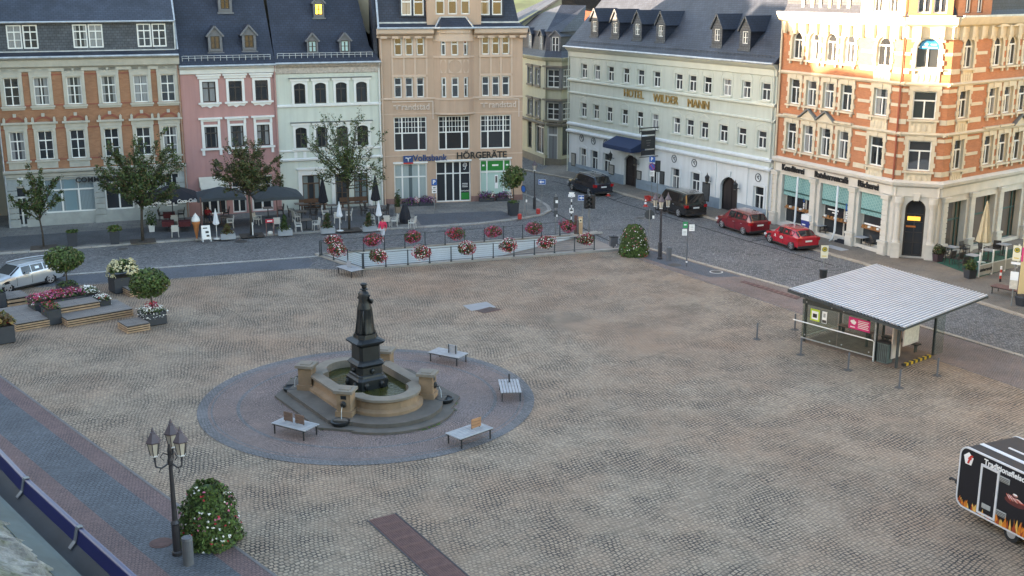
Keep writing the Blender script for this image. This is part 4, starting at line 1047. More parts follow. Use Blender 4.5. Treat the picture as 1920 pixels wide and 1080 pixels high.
# wall lanterns, menu boards
def lantern(u, z, nm='wall_lantern'):
    mb = MB(); mb.bar((0,0,0),(0,-.42,.1),.05,.05,m_iron); mb.lathe([(.05,-.35),(.15,-.1),(.2,.25),(.05,.42),(.01,.6)], m_iron, (0,-.42,.15), 6); mb.lathe([(.12,-.2),(.17,.15)], M('lamp_glass',(.55,.5,.4),.2,.1,3), (0,-.424,.17), 6)
    F.put(mb.mesh(nm), nm, u, -.03, z)
for x, y in ((1152,297),(1198,308),(1334,340),(1387,354)): lantern(*F.px(x, y))
for x, y, a, b in ((1076,299,.36,.62),(1147.5,318,.4,.45),(1199,328.5,.33,.4),(1242,333,.3,.55),(1324.5,359.5,.45,.75)):
    u, z = F.px(x, y); mb = MB(); mb.box(-a, a, -.07, .0, -b, b, m_iron); mb.box(-a+.07, a-.07, -.075, -.071, -b+.08, b-.08, M('menu_paper',(.25,.25,.24),.6,.35,12) if a < .42 and a > .31 else M('board_dark',(.06,.065,.07),.5,.3,9)); F.put(mb.mesh('menu_board'), 'menu_board', u, -.01, z)
# hanging sign of black boards on two iron arms
u, zt_ = F.px(1217, 241, 1.0); mb = MB(); m_signblack = M('sign_black', (.022,.024,.028), .45, .15, 4)
zlo = F.px(1217, 292, 1.0)[1]
mb.bar((u,0,zt_+.06),(u,-2.0,zt_+.06),.06,.08,m_iron); mb.bar((u,0,zt_-.2),(u,-2.0,zt_-.2),.05,.06,m_iron); mb.bar((u,-1.95,zt_-.35),(u,-1.95,zt_+.3),.06,.06,m_iron)
F.part(mb, 'sign_arm')
mb = MB(); hh = zt_-zlo
for a, b in ((.10,.22),(.28,.74),(.80,.98)): mb.box(u-.05, u+.05, -1.75, -.35, zt_-hh*b, zt_-hh*a, m_signblack)
for y in (-1.75,-.35): mb.bar((u,y,zt_),(u,y,zlo),.04,.04,m_iron)
mb.bar((u,0,zlo-.1),(u,-1.9,zlo-.1),.05,.06,m_iron)
for k in (0,1,2): mb.box(u-.057, u+.057, -1.3+k*.05, -.8-k*.06, zt_-hh*(.42+.09*k), zt_-hh*(.45+.09*k), M('sign_grey',(.12,.12,.12),.5,0))
F.part(mb, 'hanging_sign')
# roof
rs = 1.02
def rz(y): return eH+.12+(y+.5)*rs
roofsheet(F, -.2, W+.1, [(-.55,eH+.1),(7.6,rz(7.6))], m_slate, u0t=-.2)
roofsheet(F, -.2, W+.1, [(7.6,rz(7.6)),(15.5,eH)], m_slate, 'rear_roof', ends=False)
snowguard(F, 0, W-.3, -.15, eH+.36, m_slategrey)
mb = MB(); mb.tube([(-.25,-.6,eH+.1),(W+.05,-.6,eH+.1)], .095, m_zinc, 8); F.part(mb, 'gutter')
gutterpipe(F, -.05, .1, eH, m_hoteltrim); gutterpipe(F, W-.25, .1, eH, m_hoteltrim)
pH = ((-.5,eH+.12),(7.6,rz(7.6)))
for x, y in ((1115.2,68),(1154,71),(1195.5,74.5),(1239,78),(1344.5,87),(1397,92.5)):
    u, o, z = on_roof(F, x, y, pH); gabledormer(F, u, o-.05, z, 1.25, 1.55, .95, rs, m_white, m_slate2, m_slate2, m_slategrey, (.62,.92,.42), m_glassdark)
sidewalls(F, 0, W, 15.5, eH, m_hotel)

# ------------------------------------------------------------------ brick corner building
m_brickE = brickmat('orange_brick', (.45,.175,.085), (.37,.14,.068), (.36,.19,.11), .25, .08, .008, noise=.13, bump=.25)
m_brickE2 = brickmat('dark_red_brick', (.33,.085,.05), (.28,.07,.042), (.22,.1,.07), .25, .08, .008, noise=.13, bump=.25)
m_stoneE = M('cream_sandstone', (.56,.49,.375), .85, .13, 1.4, .3, 14)
m_stoneE2 = M('pale_sandstone_shopfront', (.58,.545,.49), .85, .1, 1.4, .3, 14)
EP = [Vector((19.55,86.35)), Vector(G2(1667,483)), Vector(G2(1750,489))]
th = radians(38); EP.append(EP[2]+Vector((cos(th), sin(th)))*24)
hE = house('corner_brick_building', 'orange brick corner building with cream stone bands and a bakery café below', EP[0])
FL, FC, FR = [Fac(hE, EP[i], EP[i+1]) for i in range(3)]
eE = 15.45
def avg(*s): return tuple(sum(q)/len(s) for q in zip(*s))
zE4 = avg(FL.zs(1495.8,58,107.6), FL.zs(1593,66,122)); zE3 = avg(FL.zs(1490.6,148,194.5), FL.zs(1587,158,208.8)); zE2 = avg(FL.zs(1484,233,280), FL.zs(1580,242,300))
zsh = FL.px(1500, 316)[1]; z_e0 = 4.15; z_e1 = 5.1
zE = (zE2, zE3, zE4)
stE = {'tr': .66, 'nl': 2, 'f': .08, 't': .055}
def surE(ped):
    def fn(mb, w, h, r):
        n = 10
        O = sqouter(w+.40, h+.02) if not r else outline(w+.40, h+.2, (w+.4)/2*.999 if r else 0)
        if not r: O = outline(w+.40, h+.02, 0)
        ringband(mb, O, outline(w, h, r), -.07, .02, m_stoneE)
        for s_ in (-1, 1):
            for q in (.12,.5,.86): mb.box(s_*(w/2+.14)-.16, s_*(w/2+.14)+.16, -.09, .02, h*q, h*q+.28, m_stoneE)
        if not r: mb.box(-w/2-.26, w/2+.26, -.09, .02, h+.02, h+.34, m_stoneE); mb.prism_y([(-.14,h),(.14,h),(.22,h+.5),(-.22,h+.5)], -.13, .02, m_stoneE)
        mb.box(-w/2-.28, w/2+.28, -.2, .02, -.14, -.02, m_stoneE)
        for s_ in (-1, 1): mb.cbox((s_*(w/2+.05),-.08,-.24), (.16,.14,.2), m_stoneE)
        if ped == 'tri':
            mb.box(-w/2-.3, w/2+.3, -.12, .02, h+.34, h+.5, m_stoneE); mb.prism_y([(-w/2-.3,h+.5),(w/2+.3,h+.5),(0,h+1.05)], -.12, .02, m_stoneE)
            for s_ in (-1, 1): mb.bar((s_*(w/2+.42),-.12,h+.5),(0,-.12,h+1.17),.3,.09,M('dark_ledge',(.1,.1,.1),.8,.1,2))
        if ped == 'hood':
            mb.prism_y([(-w/2-.3,h+.62),(w/2+.3,h+.62),(0,h+.85)], -.32, .02, m_stoneE); mb.prism_y([(-.13,h+.1),(.13,h+.1),(.18,h+.6),(-.18,h+.6)], -.14, .02, m_stoneE)
        if ped == 'flat': mb.box(-w/2-.3, w/2+.3, -.22, .02, h+.5, h+.62, m_stoneE)
        if ped == 'apron':
            mb.box(-w/2-.12, w/2+.12, -.05, .02, -1.0, -.14, m_stoneE)
            for i in range(4): mb.ball((-w*.36+i*w*.24,-.05,-.56), (w*.09,.05,.3), m_stoneE, 8, 5)
    return fn
def rowE(F, xs, k, w, ped, n0=''):
    z = zE[k]; r = w/2*.999 if k == 2 else 0
    return F.row(xs, None, w=w, rise=r, st=dict(stE, tr=.7 if k == 2 else .66), z=z, sur=((('E', str(ped), k)), surE(ped)))
rowE(FL, [1495.8,1526.9,1559.3,1593], 2, 1.12, 'hood'); rowE(FL, [1657.8], 2, 1.3, 'apron')
rowE(FL, [1490.6,1521.7,1554,1587.3], 1, 1.12, None); rowE(FL, [1651.4], 1, 1.3, 'apron')
rowE(FL, [1484,1580.6], 0, 1.12, 'flat'); rowE(FL, [1515,1547], 0, 1.12, 'tri'); rowE(FL, [1642.3], 0, 1.3, 'apron')
for k, x in ((2,1739.5),(1,1733),(0,1723.5)): rowE(FC, [x], k, 1.42, 'apron')
rowE(FR, [1816], 2, 1.1, 'apron'); rowE(FR, [1805.7], 1, 1.1, 'apron'); rowE(FR, [1795.3], 0, 1.1, 'apron')
uR = [FR.ux(x, zE3[0]+1) for x in (1861, 1889, 1918)]
uR = [uR[0], uR[0]+(uR[1]-uR[0]), uR[0]+2*(uR[1]-uR[0])]; duR = uR[1]-uR[0]
for k in range(3):
    for i, u in enumerate([uR[0]+duR*j for j in (0,1,2,3)]+[uR[0]+duR*3+2.6]):
        if u < FR.L-1: FR.window(u, zE[k][0], 1.1, zE[k][1]-zE[k][0], .549 if k == 2 else 0, dict(stE, tr=.7 if k == 2 else .66), sur=(('E', ('hood','None','tri' if i == 2 else 'flat')[2-k] if k != 1 else 'None', k), surE(('hood',None,'tri' if i == 2 else 'flat')[2-k] if k != 1 else None)))
# shopfronts
m_teal = brickmat('teal_blind', (.16,.34,.335), (.135,.30,.295), (.27,.43,.42), .22, .22, .02, .7, noise=.06, bump=0, rot=radians(45))
m_tealdark = M('dark_green_bar', (.02,.07,.065), .5, .1, 3)
m_counter = M('wooden_counter', (.26,.12,.05), .5, .3, 4)
shops = []
zst = avg((FL.px(1490,328.6)[1],),(FL.px(1560,348)[1],),(FL.px(1630,364.5)[1],))[0]
m_bread = M('bread_display', (.36,.16,.05), .6, .6, 9); m_interior = M('shop_interior', (.05,.03,.028), .8, .6, 2)
for i, (x0, x1) in enumerate(((1464.5,1517),(1535.5,1589),(1608,1654))):
    u0, u1 = FL.ux(x0,2.2), FL.ux(x1,2.2); ww = u1-u0; hh = zst-.35
    o = FL.window((u0+u1)/2, .35, ww, hh, 0, {'tr': 0, 'nl': 1, 'f': .09, 'vm': (.22,) if i < 2 else ()}, m_stoneE2, m_interior if False else m_glassdark, depth=.5)
    mb = MB(); mb.box(-ww/2+.08, ww/2-.08, -.34, -.30, hh*.66, hh-.02, m_teal); mb.box(-ww/2+.08, ww/2-.08, -.352, -.29, hh*.655, hh*.685, m_tealdark); mb.box(-ww/2+.08, ww/2-.08, -.34, -.30, hh*.58, hh*.653, m_teal)
    link(mb.mesh('blind'), 'blind', o)
    mb = MB(); mb.box(-ww/2+.1, ww/2-.1, -.22, -.05, hh*.30, hh*.325, m_counter)
    for k in range(7): mb.cbox((-ww*.4+k*ww*.12, -.13, hh*.325+.07), (.2,.14,.13), (m_bread, m_white, m_bread)[(k+i) % 3])
    link(mb.mesh('display'), 'display', o)
    if i == 1:
        mb = MB(); mb.box(-ww*.36, ww*.02, -.04, -.034, hh*.47, hh*.50, m_signwhite); mb.box(-ww*.2, ww*.0, -.04, -.034, hh*.42, hh*.44, m_signwhite); link(mb.mesh('window_lettering'), 'window_lettering', o)
    if i == 2:
        mb = MB(); mb.box(-ww*.42, ww*.25, -.04, -.034, hh*.37, hh*.40, m_signwhite); mb.box(-ww*.1, ww*.2, -.04, -.034, hh*.335, hh*.355, m_signwhite); link(mb.mesh('window_lettering'), 'window_lettering', o)
    shops.append((u0, u1))
uD = FC.L/2; zdt = FC.px(1708, 374)[1]
d_ = FC.window(uD, .12, 1.25, zdt-.12, .62, {'tr': .73, 'nl': 2, 'f': .1, 't': .05, 'lb': (.3,.55,.8)}, m_brownframe, m_glassdark, depth=.5); d_.name = 'door'
mb = MB(); m_glow = NB('warm_lit_sign'); m_glow.set(m_glow.b, 'Emission Color', (1,.5,.06)); m_glow.set(m_glow.b, 'Emission Strength', .22); m_glow = m_glow.done((.5,.3,.05), .5)
mb.box(-.45,.35,-.06,-.045,(zdt-.12)*.62,(zdt-.12)*.69, m_glow); mb.box(-.5,.1,-.05,-.044,(zdt-.12)*.50,(zdt-.12)*.53, M('glow_orange',(.55,.16,.03),.5,.3,9)); link(mb.mesh('lit_sign'), 'lit_sign', d_)
colR = []
for a, b in ((1772,1809),(1826,1863),(1879,1912),(1930,1965)):
    u0, u1 = FR.ux(a,2.2), FR.ux(b,2.2)
    FR.window((u0+u1)/2, .3, u1-u0, z_e0-.75, 0, {'tr': .62, 'nl': 1, 'f': .07, 't': .06, 'vm': (.30,)}, m_tealdark, glassmat('cafe_glass', dark=(.07,.055,.045), curtain=(.2,.17,.14), amount=.3), depth=.45)
    colR.append((u0, u1))
for F in (FL, FC, FR):
    F.wall(0, F.L, z_e1-.2, eE, m_brickE, 'wall', rm=m_stoneE); F.wall(0, F.L, 0, z_e1-.2, m_stoneE2, 'ground_floor_wall', reveal=.55)
for F in (FL, FC, FR):
    mb = MB(); e = .02; a0, a1 = (-.02 if F is FL else -.18), F.L+(.18 if F is not FR else 0)
    cornice(mb, a0, a1, [(0,eE-1.25),(.08,eE-1.2),(.1,eE-.55),(.38,eE-.4),(.55,eE-.1),(.62,eE+.05)], m_stoneE)
    n = int(F.L/1.05)
    for i in range(n):
        u = F.L*(i+.5)/n; mb.box(u-.12, u+.12, -.34, .0, eE-1.15, eE-.52, m_stoneE); mb.cbox((u,-.2,eE-1.25), (.2,.2,.2), m_stoneE)
    for z in (zE4[0]-1.02, zE3[0]-1.0): cornice(mb, a0, a1, [(0,z-.12),(.14,z-.05),(.2,z+.06),(.02,z+.16)], m_stoneE)
    cornice(mb, a0, a1, [(0,z_e0),(.1,z_e0+.02),(.1,z_e1-.35),(.3,z_e1-.22),(.36,z_e1-.02),(.02,z_e1+.12)], m_stoneE2)
    F.part(mb, 'cornice')
    mb = MB()
    ua, ub = (FL.ux(1607,9), F.L) if F is FL else ((0, F.L) if F is FC else (0, FR.ux(1838,9)))
    ops = [o for o in F.ops if ua < o[0] < ub and o[2] > 5]
    for zz, h in [(z[0], z[1]-z[0]) for z in zE]:
        for q, t in ((-.34,.32),(h*.42,.2),(h*.95,.22)):
            segs = [(ua, ub)]
            for o in ops:
                if o[2] < zz+.1 < o[2]+o[3]: segs = [(ua, o[0]-o[1]/2-.31), (o[0]+o[1]/2+.31, ub)]
            for a, b in segs: mb.box(a, b, -.05, .02, zz+q, zz+q+t, m_stoneE)
    F.part(mb, 'stone_band')
mb = MB()                                                  # piers and columns of the ground floor
def pier(mb, u, w, z1, m=m_stoneE2):
    mb.box(u-w/2-.1, u+w/2+.1, -.24, .02, 0, .9, m); mb.box(u-w/2-.04, u+w/2+.04, -.29, -.24, .2, .75, m); mb.box(u-w/2-.14, u+w/2+.14, -.3, .02, .9, 1.04, m)
    n = 8
    for i in range(n): z = 1.06+(z1-1.4)*i/n; mb.box(u-w/2, u+w/2, -.17, .02, z, z+(z1-1.4)/n-.05, m)
    mb.box(u-w/2+.03, u+w/2-.03, -.13, .021, 1.04, z1, m); mb.box(u-w/2-.1, u+w/2+.1, -.26, .02, z1-.32, z1-.1, m); mb.box(u-w/2-.16, u+w/2+.16, -.32, .02, z1-.1, z1, m)
for x in (1453.5,1525,1598,1659.5): pier(mb, FL.ux(x,2), .5, z_e0-.0)
FL.part(mb, 'pier')
mb = MB()
for a, b in zip([None]+colR, colR): pier(mb, (a[1]+b[0])/2 if a else b[0]-.33, .48, z_e0)
FR.part(mb, 'pier')
for s_ in (-1, 1):
    mb = MB(); u = FC.L/2+s_*1.05; mb.box(u-.27, u+.27, -.42, .02, 0, 1.0, m_stoneE2); mb.box(u-.3, u+.3, -.46, .02, 1.0, 1.12, m_stoneE2)
    mb.lathe([(.25,1.12),(.22,1.22),(.19,1.3),(.17,3.4),(.2,3.45),(.2,3.52),(.26,3.7),(.28,3.75),(.28,z_e0)], m_stoneE2, (u,-.2,0), 16); FC.part(mb, 'column', smooth=False)
mb = MB(); mb.prism_y([(uD-.16,zdt-.05),(uD+.16,zdt-.05),(uD+.24,zdt+.42),(uD-.24,zdt+.42)], -.2, .02, m_stoneE2); FC.part(mb, 'keystone')
mb = MB(); mb.box(.0, 1.3, -.02, .12, 0, .12, m_slabpale)
for x in (1500, 1575):
    u, z = FL.ux(x, 2.5), zst; m_ = MB(); m_.tube([(u,-.3,z_e0-.1),(u,-.34,.9),(u-.05,-.42,.35),(u-.25,-.5,.12)], .075, m_hotel2, 8); FL.part(m_, 'downpipe', smooth=True)
gutterpipe(FL, .12, .1, eE, m_stoneE, r=.07); gutterpipe(FL, FL.L-.12, z_e1, eE, m_brickE2, r=.06)
bl = MATS['black_letters']
zl = (z_e0+z_e1)/2-.15
for s_, x, sz in (('Konditorei',1490,.62),('Ratsherrencafé',1561.5,.62),('Bäckerei',1631,.62)):
    ftext(FL, s_, 0, 0, sz, bl, ext=.04, bold=.014, sx=.92, out=.16, u=FL.ux(x, zl), z=zl)
# half-round blue panel in the top corner window
mb = MB(); P = [(.62*cos(a), 0, .62*sin(a)) for a in [pi*i/14 for i in range(15)]]; mb.face(P, M('panel_blue', (.015,.17,.36), .4, .05, 3))
mb.box(-.42,-.14,-.012,.0,.1,.16,m_signwhite); mb.box(-.1,.45,-.012,.0,.07,.12,m_signwhite); mb.box(.05,.4,-.012,0,.26,.31,m_signwhite); mb.ball((-.2,0,.3),(.1,.012,.08),m_signwhite,10,5)
FC.put(mb.mesh('window_sign'), 'window_sign', FC.L/2, .09, zE4[1]-.69)
# roof: mansard, dormers, stepped gables and the corner turret
mb = MB()
for F in (FL, FC, FR):
    mb.face([(0,-.55,eE+.07),(F.L,-.55,eE+.07),(F.L,.1,eE+.12),(0,.1,eE+.12)], m_zinc)
    mb.face([(-.1,.05,eE+.1),(F.L+.1,.05,eE+.1),(F.L-.4,1.6,19.5),(.0,1.6,19.5)], m_slate2)
tops = [F.world(q, 1.6, 19.5)-hE.location for F, q in ((FL,0),(FL,FL.L-.4),(FC,0),(FC,FC.L-.4),(FR,0),(FR,FR.L))]
mb.v += tops; n0 = len(mb.v)-len(tops)
for F in (): pass
for F in (FL, FC, FR):
    pass
mb2 = MB()
for F, nm in ((FL,'l'),(FC,'c'),(FR,'r')):
    m_ = MB(); m_.box(0, F.L, -.62, -.5, eE+.05, eE+.17, m_zinc); F.part(m_, 'gutter')
    m_ = MB(); m_.face([(-.05,.05,eE+.05),(F.L+.05,.05,eE+.05),(F.L-.5,2.0,19.6),(.3 if F is not FL else -.05,2.0,19.6)], m_slate2); F.part(m_, 'roof')
m_ = MB(); m_.prism([tuple((F.world(q, y, 0)-hE.location).xy) for F, q, y in ((FL,-.05,.35),(FL,FL.L,.35),(FC,FC.L,.35),(FR,FR.L,.35))]+[tuple((FR.world(FR.L, 13, 0)-hE.location).xy), tuple((FL.world(0, 12, 0)-hE.location).xy)], eE-.4, 19.6, m_slate2); m_.build('roof_core', hE)
def wallgable(F, xa, xb, wx, m, z1, out=.02, ww=.75, zw=None, st=stE, trim=True):
    u0, u1 = F.ux(xa, eE+.7, out), F.ux(xb, eE+.7, out); Fg = Fac(hE, F.world(u0,-out,0).xy, F.world(u1,-out,0).xy)
    for x in wx: Fg.window(Fg.ux(x, eE+.9), eE+.28, ww, 1.75, 0, dict(st, tr=.7), sur=None, gm=m_glass2)
    Fg.wall(0, Fg.L, eE+.1, z1, m)
    m_ = MB(); m_.face([(0,0,eE),(0,0,z1),(0,1.5,z1),(0,1.5,eE)], m); m_.face([(Fg.L,0,eE),(Fg.L,1.5,eE),(Fg.L,1.5,z1),(Fg.L,0,z1)], m); m_.face([(0,0,z1),(Fg.L,0,z1),(Fg.L,1.5,z1),(0,1.5,z1)], m_slate2)
    Fg.part(m_, 'gable_side')
for a, b in ((1503,1526),(1536,1558),(1570,1594)): wallgable(FL, a, b, ((a+b)/2,), m_stoneE, 17.8, -.25, .7)
wallgable(FL, 1615, 1698, (1646,1675), m_stoneE, 18.4, .0, .8)
wallgable(FC, 1704, 1788, (1734,1764), m_brickE, 18.4, .05, .8)
wallgable(FR, 1797, 1860, (1817,1839), m_brickE, 18.0, -.05, .7)
for a, b in ((1868,1892),(1898,1922)): wallgable(FR, a, b, ((a+b)/2,), m_slate2, 17.6, -.3, .7)
m_ = MB(); p = [tuple((F.world(q, 0, 0)-hE.location).xy) for F, q in ((FR,FR.L),)]
q0 = FL.world(0, 12, 0)-hE.location; q1 = FR.world(FR.L, 13, 0)-hE.location; q2 = FR.world(FR.L, 0, 0)-hE.location; q3 = FL.world(0, .0, 0)-hE.location
for a, b in ((q2, q1), (q1, q0), (q0, q3)): m_.face([(a.x,a.y,0),(b.x,b.y,0),(b.x,b.y,eE),(a.x,a.y,eE)], m_brickE2)
m_.build('side_wall', hE)

# ------------------------------------------------------------------ houses behind, beside and the one the camera looks from
def simplehouse(name, label, P0, P1, dep, ez, rz_, wm, rm, nwin=4, floors=3):
    h = house(name, label, P0); F = Fac(h, P0, P1); W = F.L
    for k in range(floors):
        for i in range(nwin): F.window(W*(i+.5)/nwin, 1.4+k*(ez-1.5)/floors, 1.1, 1.7, 0, stA, m_white, m_glass)
    F.wall(0, W, 0, ez, wm); sidewalls(F, 0, W, dep, ez, wm)
    roofsheet(F, -.1, W+.1, [(-.4,ez),(dep/2,rz_)], rm, m2=wm); roofsheet(F, -.1, W+.1, [(dep/2,rz_),(dep+.4,ez)], rm, 'rear_roof', m2=wm)
    return h, F
simplehouse('neighbour_house', 'tall blue-grey house past the end of the row, set forward to cast shade', (-54,72.5), (-38.6,78), 10, 15, 22.5, M('bluegrey_render',(.25,.29,.33),.88,.06,.5), m_slate)  # stands forward and out of view; steep roof shaped for the brick corner's shadow edge
simplehouse('west_shade_house', 'unseen four storey ochre house added on the west side to cast shade', (-57,60), (-54.5,71), 14, 14, 20.9, M('ochre_render',(.48,.36,.2),.88,.06,.5), m_slate, 5, 4)  # unseen shadow casters added to the west, ridges set for the brick corner's sunlit top
simplehouse('west_shade_house', 'unseen four storey white house added on the west side to cast shade', (-61,42), (-57.2,59.5), 14, 14, 20.9, m_whitetrim, m_slate, 6, 4)  # out of view, added to keep the low sun off the square
simplehouse('west_shade_house', 'unseen long red roofed house added on the south-west corner to cast shade', (-66,8), (-61.2,41), 14, 14, 20.9, M('sand_render',(.46,.4,.3),.88,.06,.5), M('red_tiles',(.25,.08,.05),.8,.2,3), 10, 4)  # out of view, added to carry the western shade further south
simplehouse('shade_house', 'unseen high slate roofed house added behind the blue-grey neighbour to block sun', (-56,83), (-38.5,89.5), 8.5, 16, 24, M('sand_render',(.46,.4,.3)), m_slate, 3, 3)  # unseen house added to stop sun leaking onto the hotel roof
simplehouse('shade_house', 'unseen long rear wing added behind the row to shade the hotel', (-24,124), (-21,97), 9, 13.5, 17.2, M('sand_render',(.46,.4,.3)), m_slate, 6, 3)  # unseen wing added to shade the hotel front, its roof end left sunlit
simplehouse('near_house', 'sand coloured house beside the mossy eave, facing the square', (-11.4,16.0), (-32,39.4), 9, 14.2, 18, M('sand_render',(.46,.4,.3)), m_slate, 8, 4)
simplehouse('near_house', 'pale house round the corner from the mossy eave', (26,-26.6), (5.2,-3.0), 9, 14.4, 19, m_whitetrim, m_slate, 7, 4)
yp = G(1906,567).xy; simplehouse('yellow_house', 'pale yellow house whose corner shows at the right border by the bus stop', yp, yp+Vector((.62,-.785))*22, 12, 13.5, 18, M('yellow_render',(.56,.44,.23),.88,.06,.5), m_slate, 8, 3)
# cream firewall and slate roofs in the side street
hN = house('side_street_house', 'slate roofed side street house with a long sloping cream firewall', (-1, 124))
def at(x, y, Y): r = ray(x, y); return Vector((r.x/r.y*Y, Y, CAM_H+r.z/r.y*Y))-hN.location
mb = MB(); a, b, c, d = at(950,62,124), at(1053,-3,124), at(1053,9,124), at(965,66,124)
mb.face([d, at(1000,52,124), c, b, a], m_cream); mb.face([at(960,66,124), Vector((0,0,0)), Vector((5.2,0,0)), c], m_cream); mb.build('firewall', hN)
mb = MB(); mb.bar(a+Vector((0,-.05,.1)), b+Vector((0,-.05,.1)), .5, .2, m_slategrey); mb.bar(d+Vector((0,-.2,0)), c+Vector((0,-.2,0)), .3, .25, M('firewall_edge',(.1,.09,.08),.8,.2,3)); mb.build('wall_coping', hN)
mb = MB(); mb.face([a, b, b+Vector((4,14,-1)), a+Vector((-5,14,-3))], m_slate); mb.face([b, b+Vector((7.5,2,-.2)), at(1122,24,127), at(1053,12,126)], m_slate); mb.face([at(935,62,125),at(960,46,125),at(1050,-2,125),at(1050,-14,129),at(935,40,129)], m_slate); mb.build('roof', hN)
h2, F2_ = simplehouse('white_house', 'white house with brick gable behind the hotel roof', (8.4,140), (13.2,139), 9, 15.4, 19, M('pale_blue_render',(.6,.62,.64),.85,.05,.6), m_slate, 2, 3)
mb = MB(); mb.box(0, F2_.L, -.05, .02, 12.0, 14.6, m_brickE2); F2_.part(mb, 'brick_panel')
mb = MB(); cornice(mb, -.4, F2_.L+.2, [(0,15.1),(.3,15.3),(.5,15.6),(.5,15.9)], m_white); F2_.part(mb, 'cornice')
# house the picture is taken from: its mossy eave and gutter run through the lower left corner
zG = 14.9
hZ = house('camera_house', 'mossy stone tiled eave of the near house with a navy blue gutter', G(0,849,0).xy*.149)
gl = [G(x,y,zG) for x, y in ((-130,712),(-60,786),(0,849),(50,902),(154,997),(246,1080))]
e = (gl[-1]-gl[-2]).normalized(); gl += [gl[-1]+e*2, gl[-1]+e*9]
e0 = (gl[0]-gl[1]).normalized(); gl = [gl[0]+e0*9, gl[0]+e0*2]+gl
def off(i, a, z):
    d = (gl[min(i+1,len(gl)-1)]-gl[max(i-1,0)]); d.z = 0; d.normalize(); n = Vector((d.y,-d.x,0))   # inward, towards the camera's side
    if n.dot(Vector((0,0,0))-gl[3]) < 0: n = -n
    return gl[i]+n*a+Vector((0,0,z))-hZ.location
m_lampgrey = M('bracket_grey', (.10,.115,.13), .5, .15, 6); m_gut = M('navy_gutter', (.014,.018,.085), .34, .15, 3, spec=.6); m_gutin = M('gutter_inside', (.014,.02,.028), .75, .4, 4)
mb = MB()
sec = [(-.012,.012),(.012,.016),(.014,-.0),(.03,-.06),(.075,-.1),(.13,-.1),(.175,-.06),(.19,.0)]
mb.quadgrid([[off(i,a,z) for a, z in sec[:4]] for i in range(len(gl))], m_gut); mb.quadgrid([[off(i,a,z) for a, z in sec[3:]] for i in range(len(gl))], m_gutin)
osec = [(-.012,.012),(-.012,-.01),(.01,-.075),(.065,-.125),(.14,-.125),(.195,-.06),(.2,.0)]
mb.quadgrid([[off(i,a,z) for a, z in osec] for i in range(len(gl))], m_gut, flip=True)
mb.build('gutter', hZ, smooth=True)
mb = MB(); mb.quadgrid([[off(i,a,z) for a, z in ((.172,.004),(.2,.012),(.31,.06))] for i in range(len(gl))], M('eave_flashing',(.03,.05,.06),.7,.4,5)); mb.build('flashing', hZ)
b = NB('mossy_tiles'); v = b.coord(); 
st_ = b.ramp(b.noise(v, 9, 6, .7), [(.35,(.11,.11,.11)),(.62,(.38,.38,.37))]); ms_ = b.ramp(b.noise(v, 3.2, 7, .75), [(.5,0.0),(.6,1.0)])
b.bump(b.noise(v, 16, 6, .75), 1.0, .05); m_moss = b.done(b.mix(ms_, st_, b.ramp(b.noise(v,30,3),[(.3,(.075,.085,.05)),(.7,(.25,.26,.21))])), .95)
mb = MB(); rng = random.Random(3)
rows = []
nsub = 9
for i in range(len(gl)-1):
    k = 14 if (gl[i+1]-gl[i]).length < 1.2 else 6
    for j in range(k):
        t = j/k; r = []
        for q in range(26):
            a = .27+q*.085; st = (q % 6)*.006
            p = off(i,a,0).lerp(off(i+1,a,0), t); r.append(p+Vector((rng.uniform(-.008,.008), rng.uniform(-.008,.008), .058+(a-.27)*.52+rng.uniform(-.026,.03)-(.035 if q == 0 else 0)+st)))
        rows.append(r)
mb.quadgrid(rows, m_moss); mb.build('tiled_roof', hZ)
mb = MB()
for x, y in ((50,902),(150,994)):
    p = G(x,y,zG); i = 4 if x < 100 else 6
    for a0_, a1_, z0_, z1_ in ((-.014,.014,.019,.019),(.0145,.03,.015,-.05),(.03,.06,-.05,-.08)):
        d = off(i,1,0)-off(i,0,0); mb.bar(p-hZ.location+d*a0_+Vector((0,0,z0_)), p-hZ.location+d*a1_+Vector((0,0,z1_)), .03, .005, m_lampgrey)
mb.build('gutter_bracket', hZ)
mb = MB(); mb.quadgrid([[off(i,.3,z) for z in (-zG,.06)] for i in range(len(gl))], m_cream); mb.build('wall', hZ)
# ------------------------------------------------------------------ plants
R_ = random.Random(11)
def leafmat(name, c, v=.35):
    if name in MATS: return MATS[name]
    b = NB(name); n = b.noise(b.coord(), 2.2, 3); col = b.ramp(n, [(.3, mul(c, 1-v)), (.7, mul(c, 1+v))])
    return b.done(col, .65, 0, .3)
m_leaf = leafmat('leaf_dark', (0.042,0.068,0.023)); m_leaf2 = leafmat('leaf_mid', (0.072,0.111,0.029)); m_leaf3 = leafmat('leaf_olive', (0.098,0.098,0.036)); m_leafb = leafmat('leaf_bronze', (0.098,0.062,0.033))
m_leafg = leafmat('leaf_bright', (.075,.13,.03)); m_bark = M('bark', (.06,.048,.038), .9, .3, 6, .5, 20)
m_pred = M('petal_red', (.42,.018,.035), .6, .2, 5); m_ppink = M('petal_pink', (.52,.14,.24), .6, .2, 5); m_pwhite = M('petal_white', (.75,.73,.68), .6, .08, 5); m_ppurp = M('petal_purple', (.16,.05,.18), .6, .3, 5)
m_pcream = M('petal_cream', (.66,.60,.36), .6, .15, 5); m_pmag = M('petal_magenta', (.34,.02,.12), .6, .2, 5)
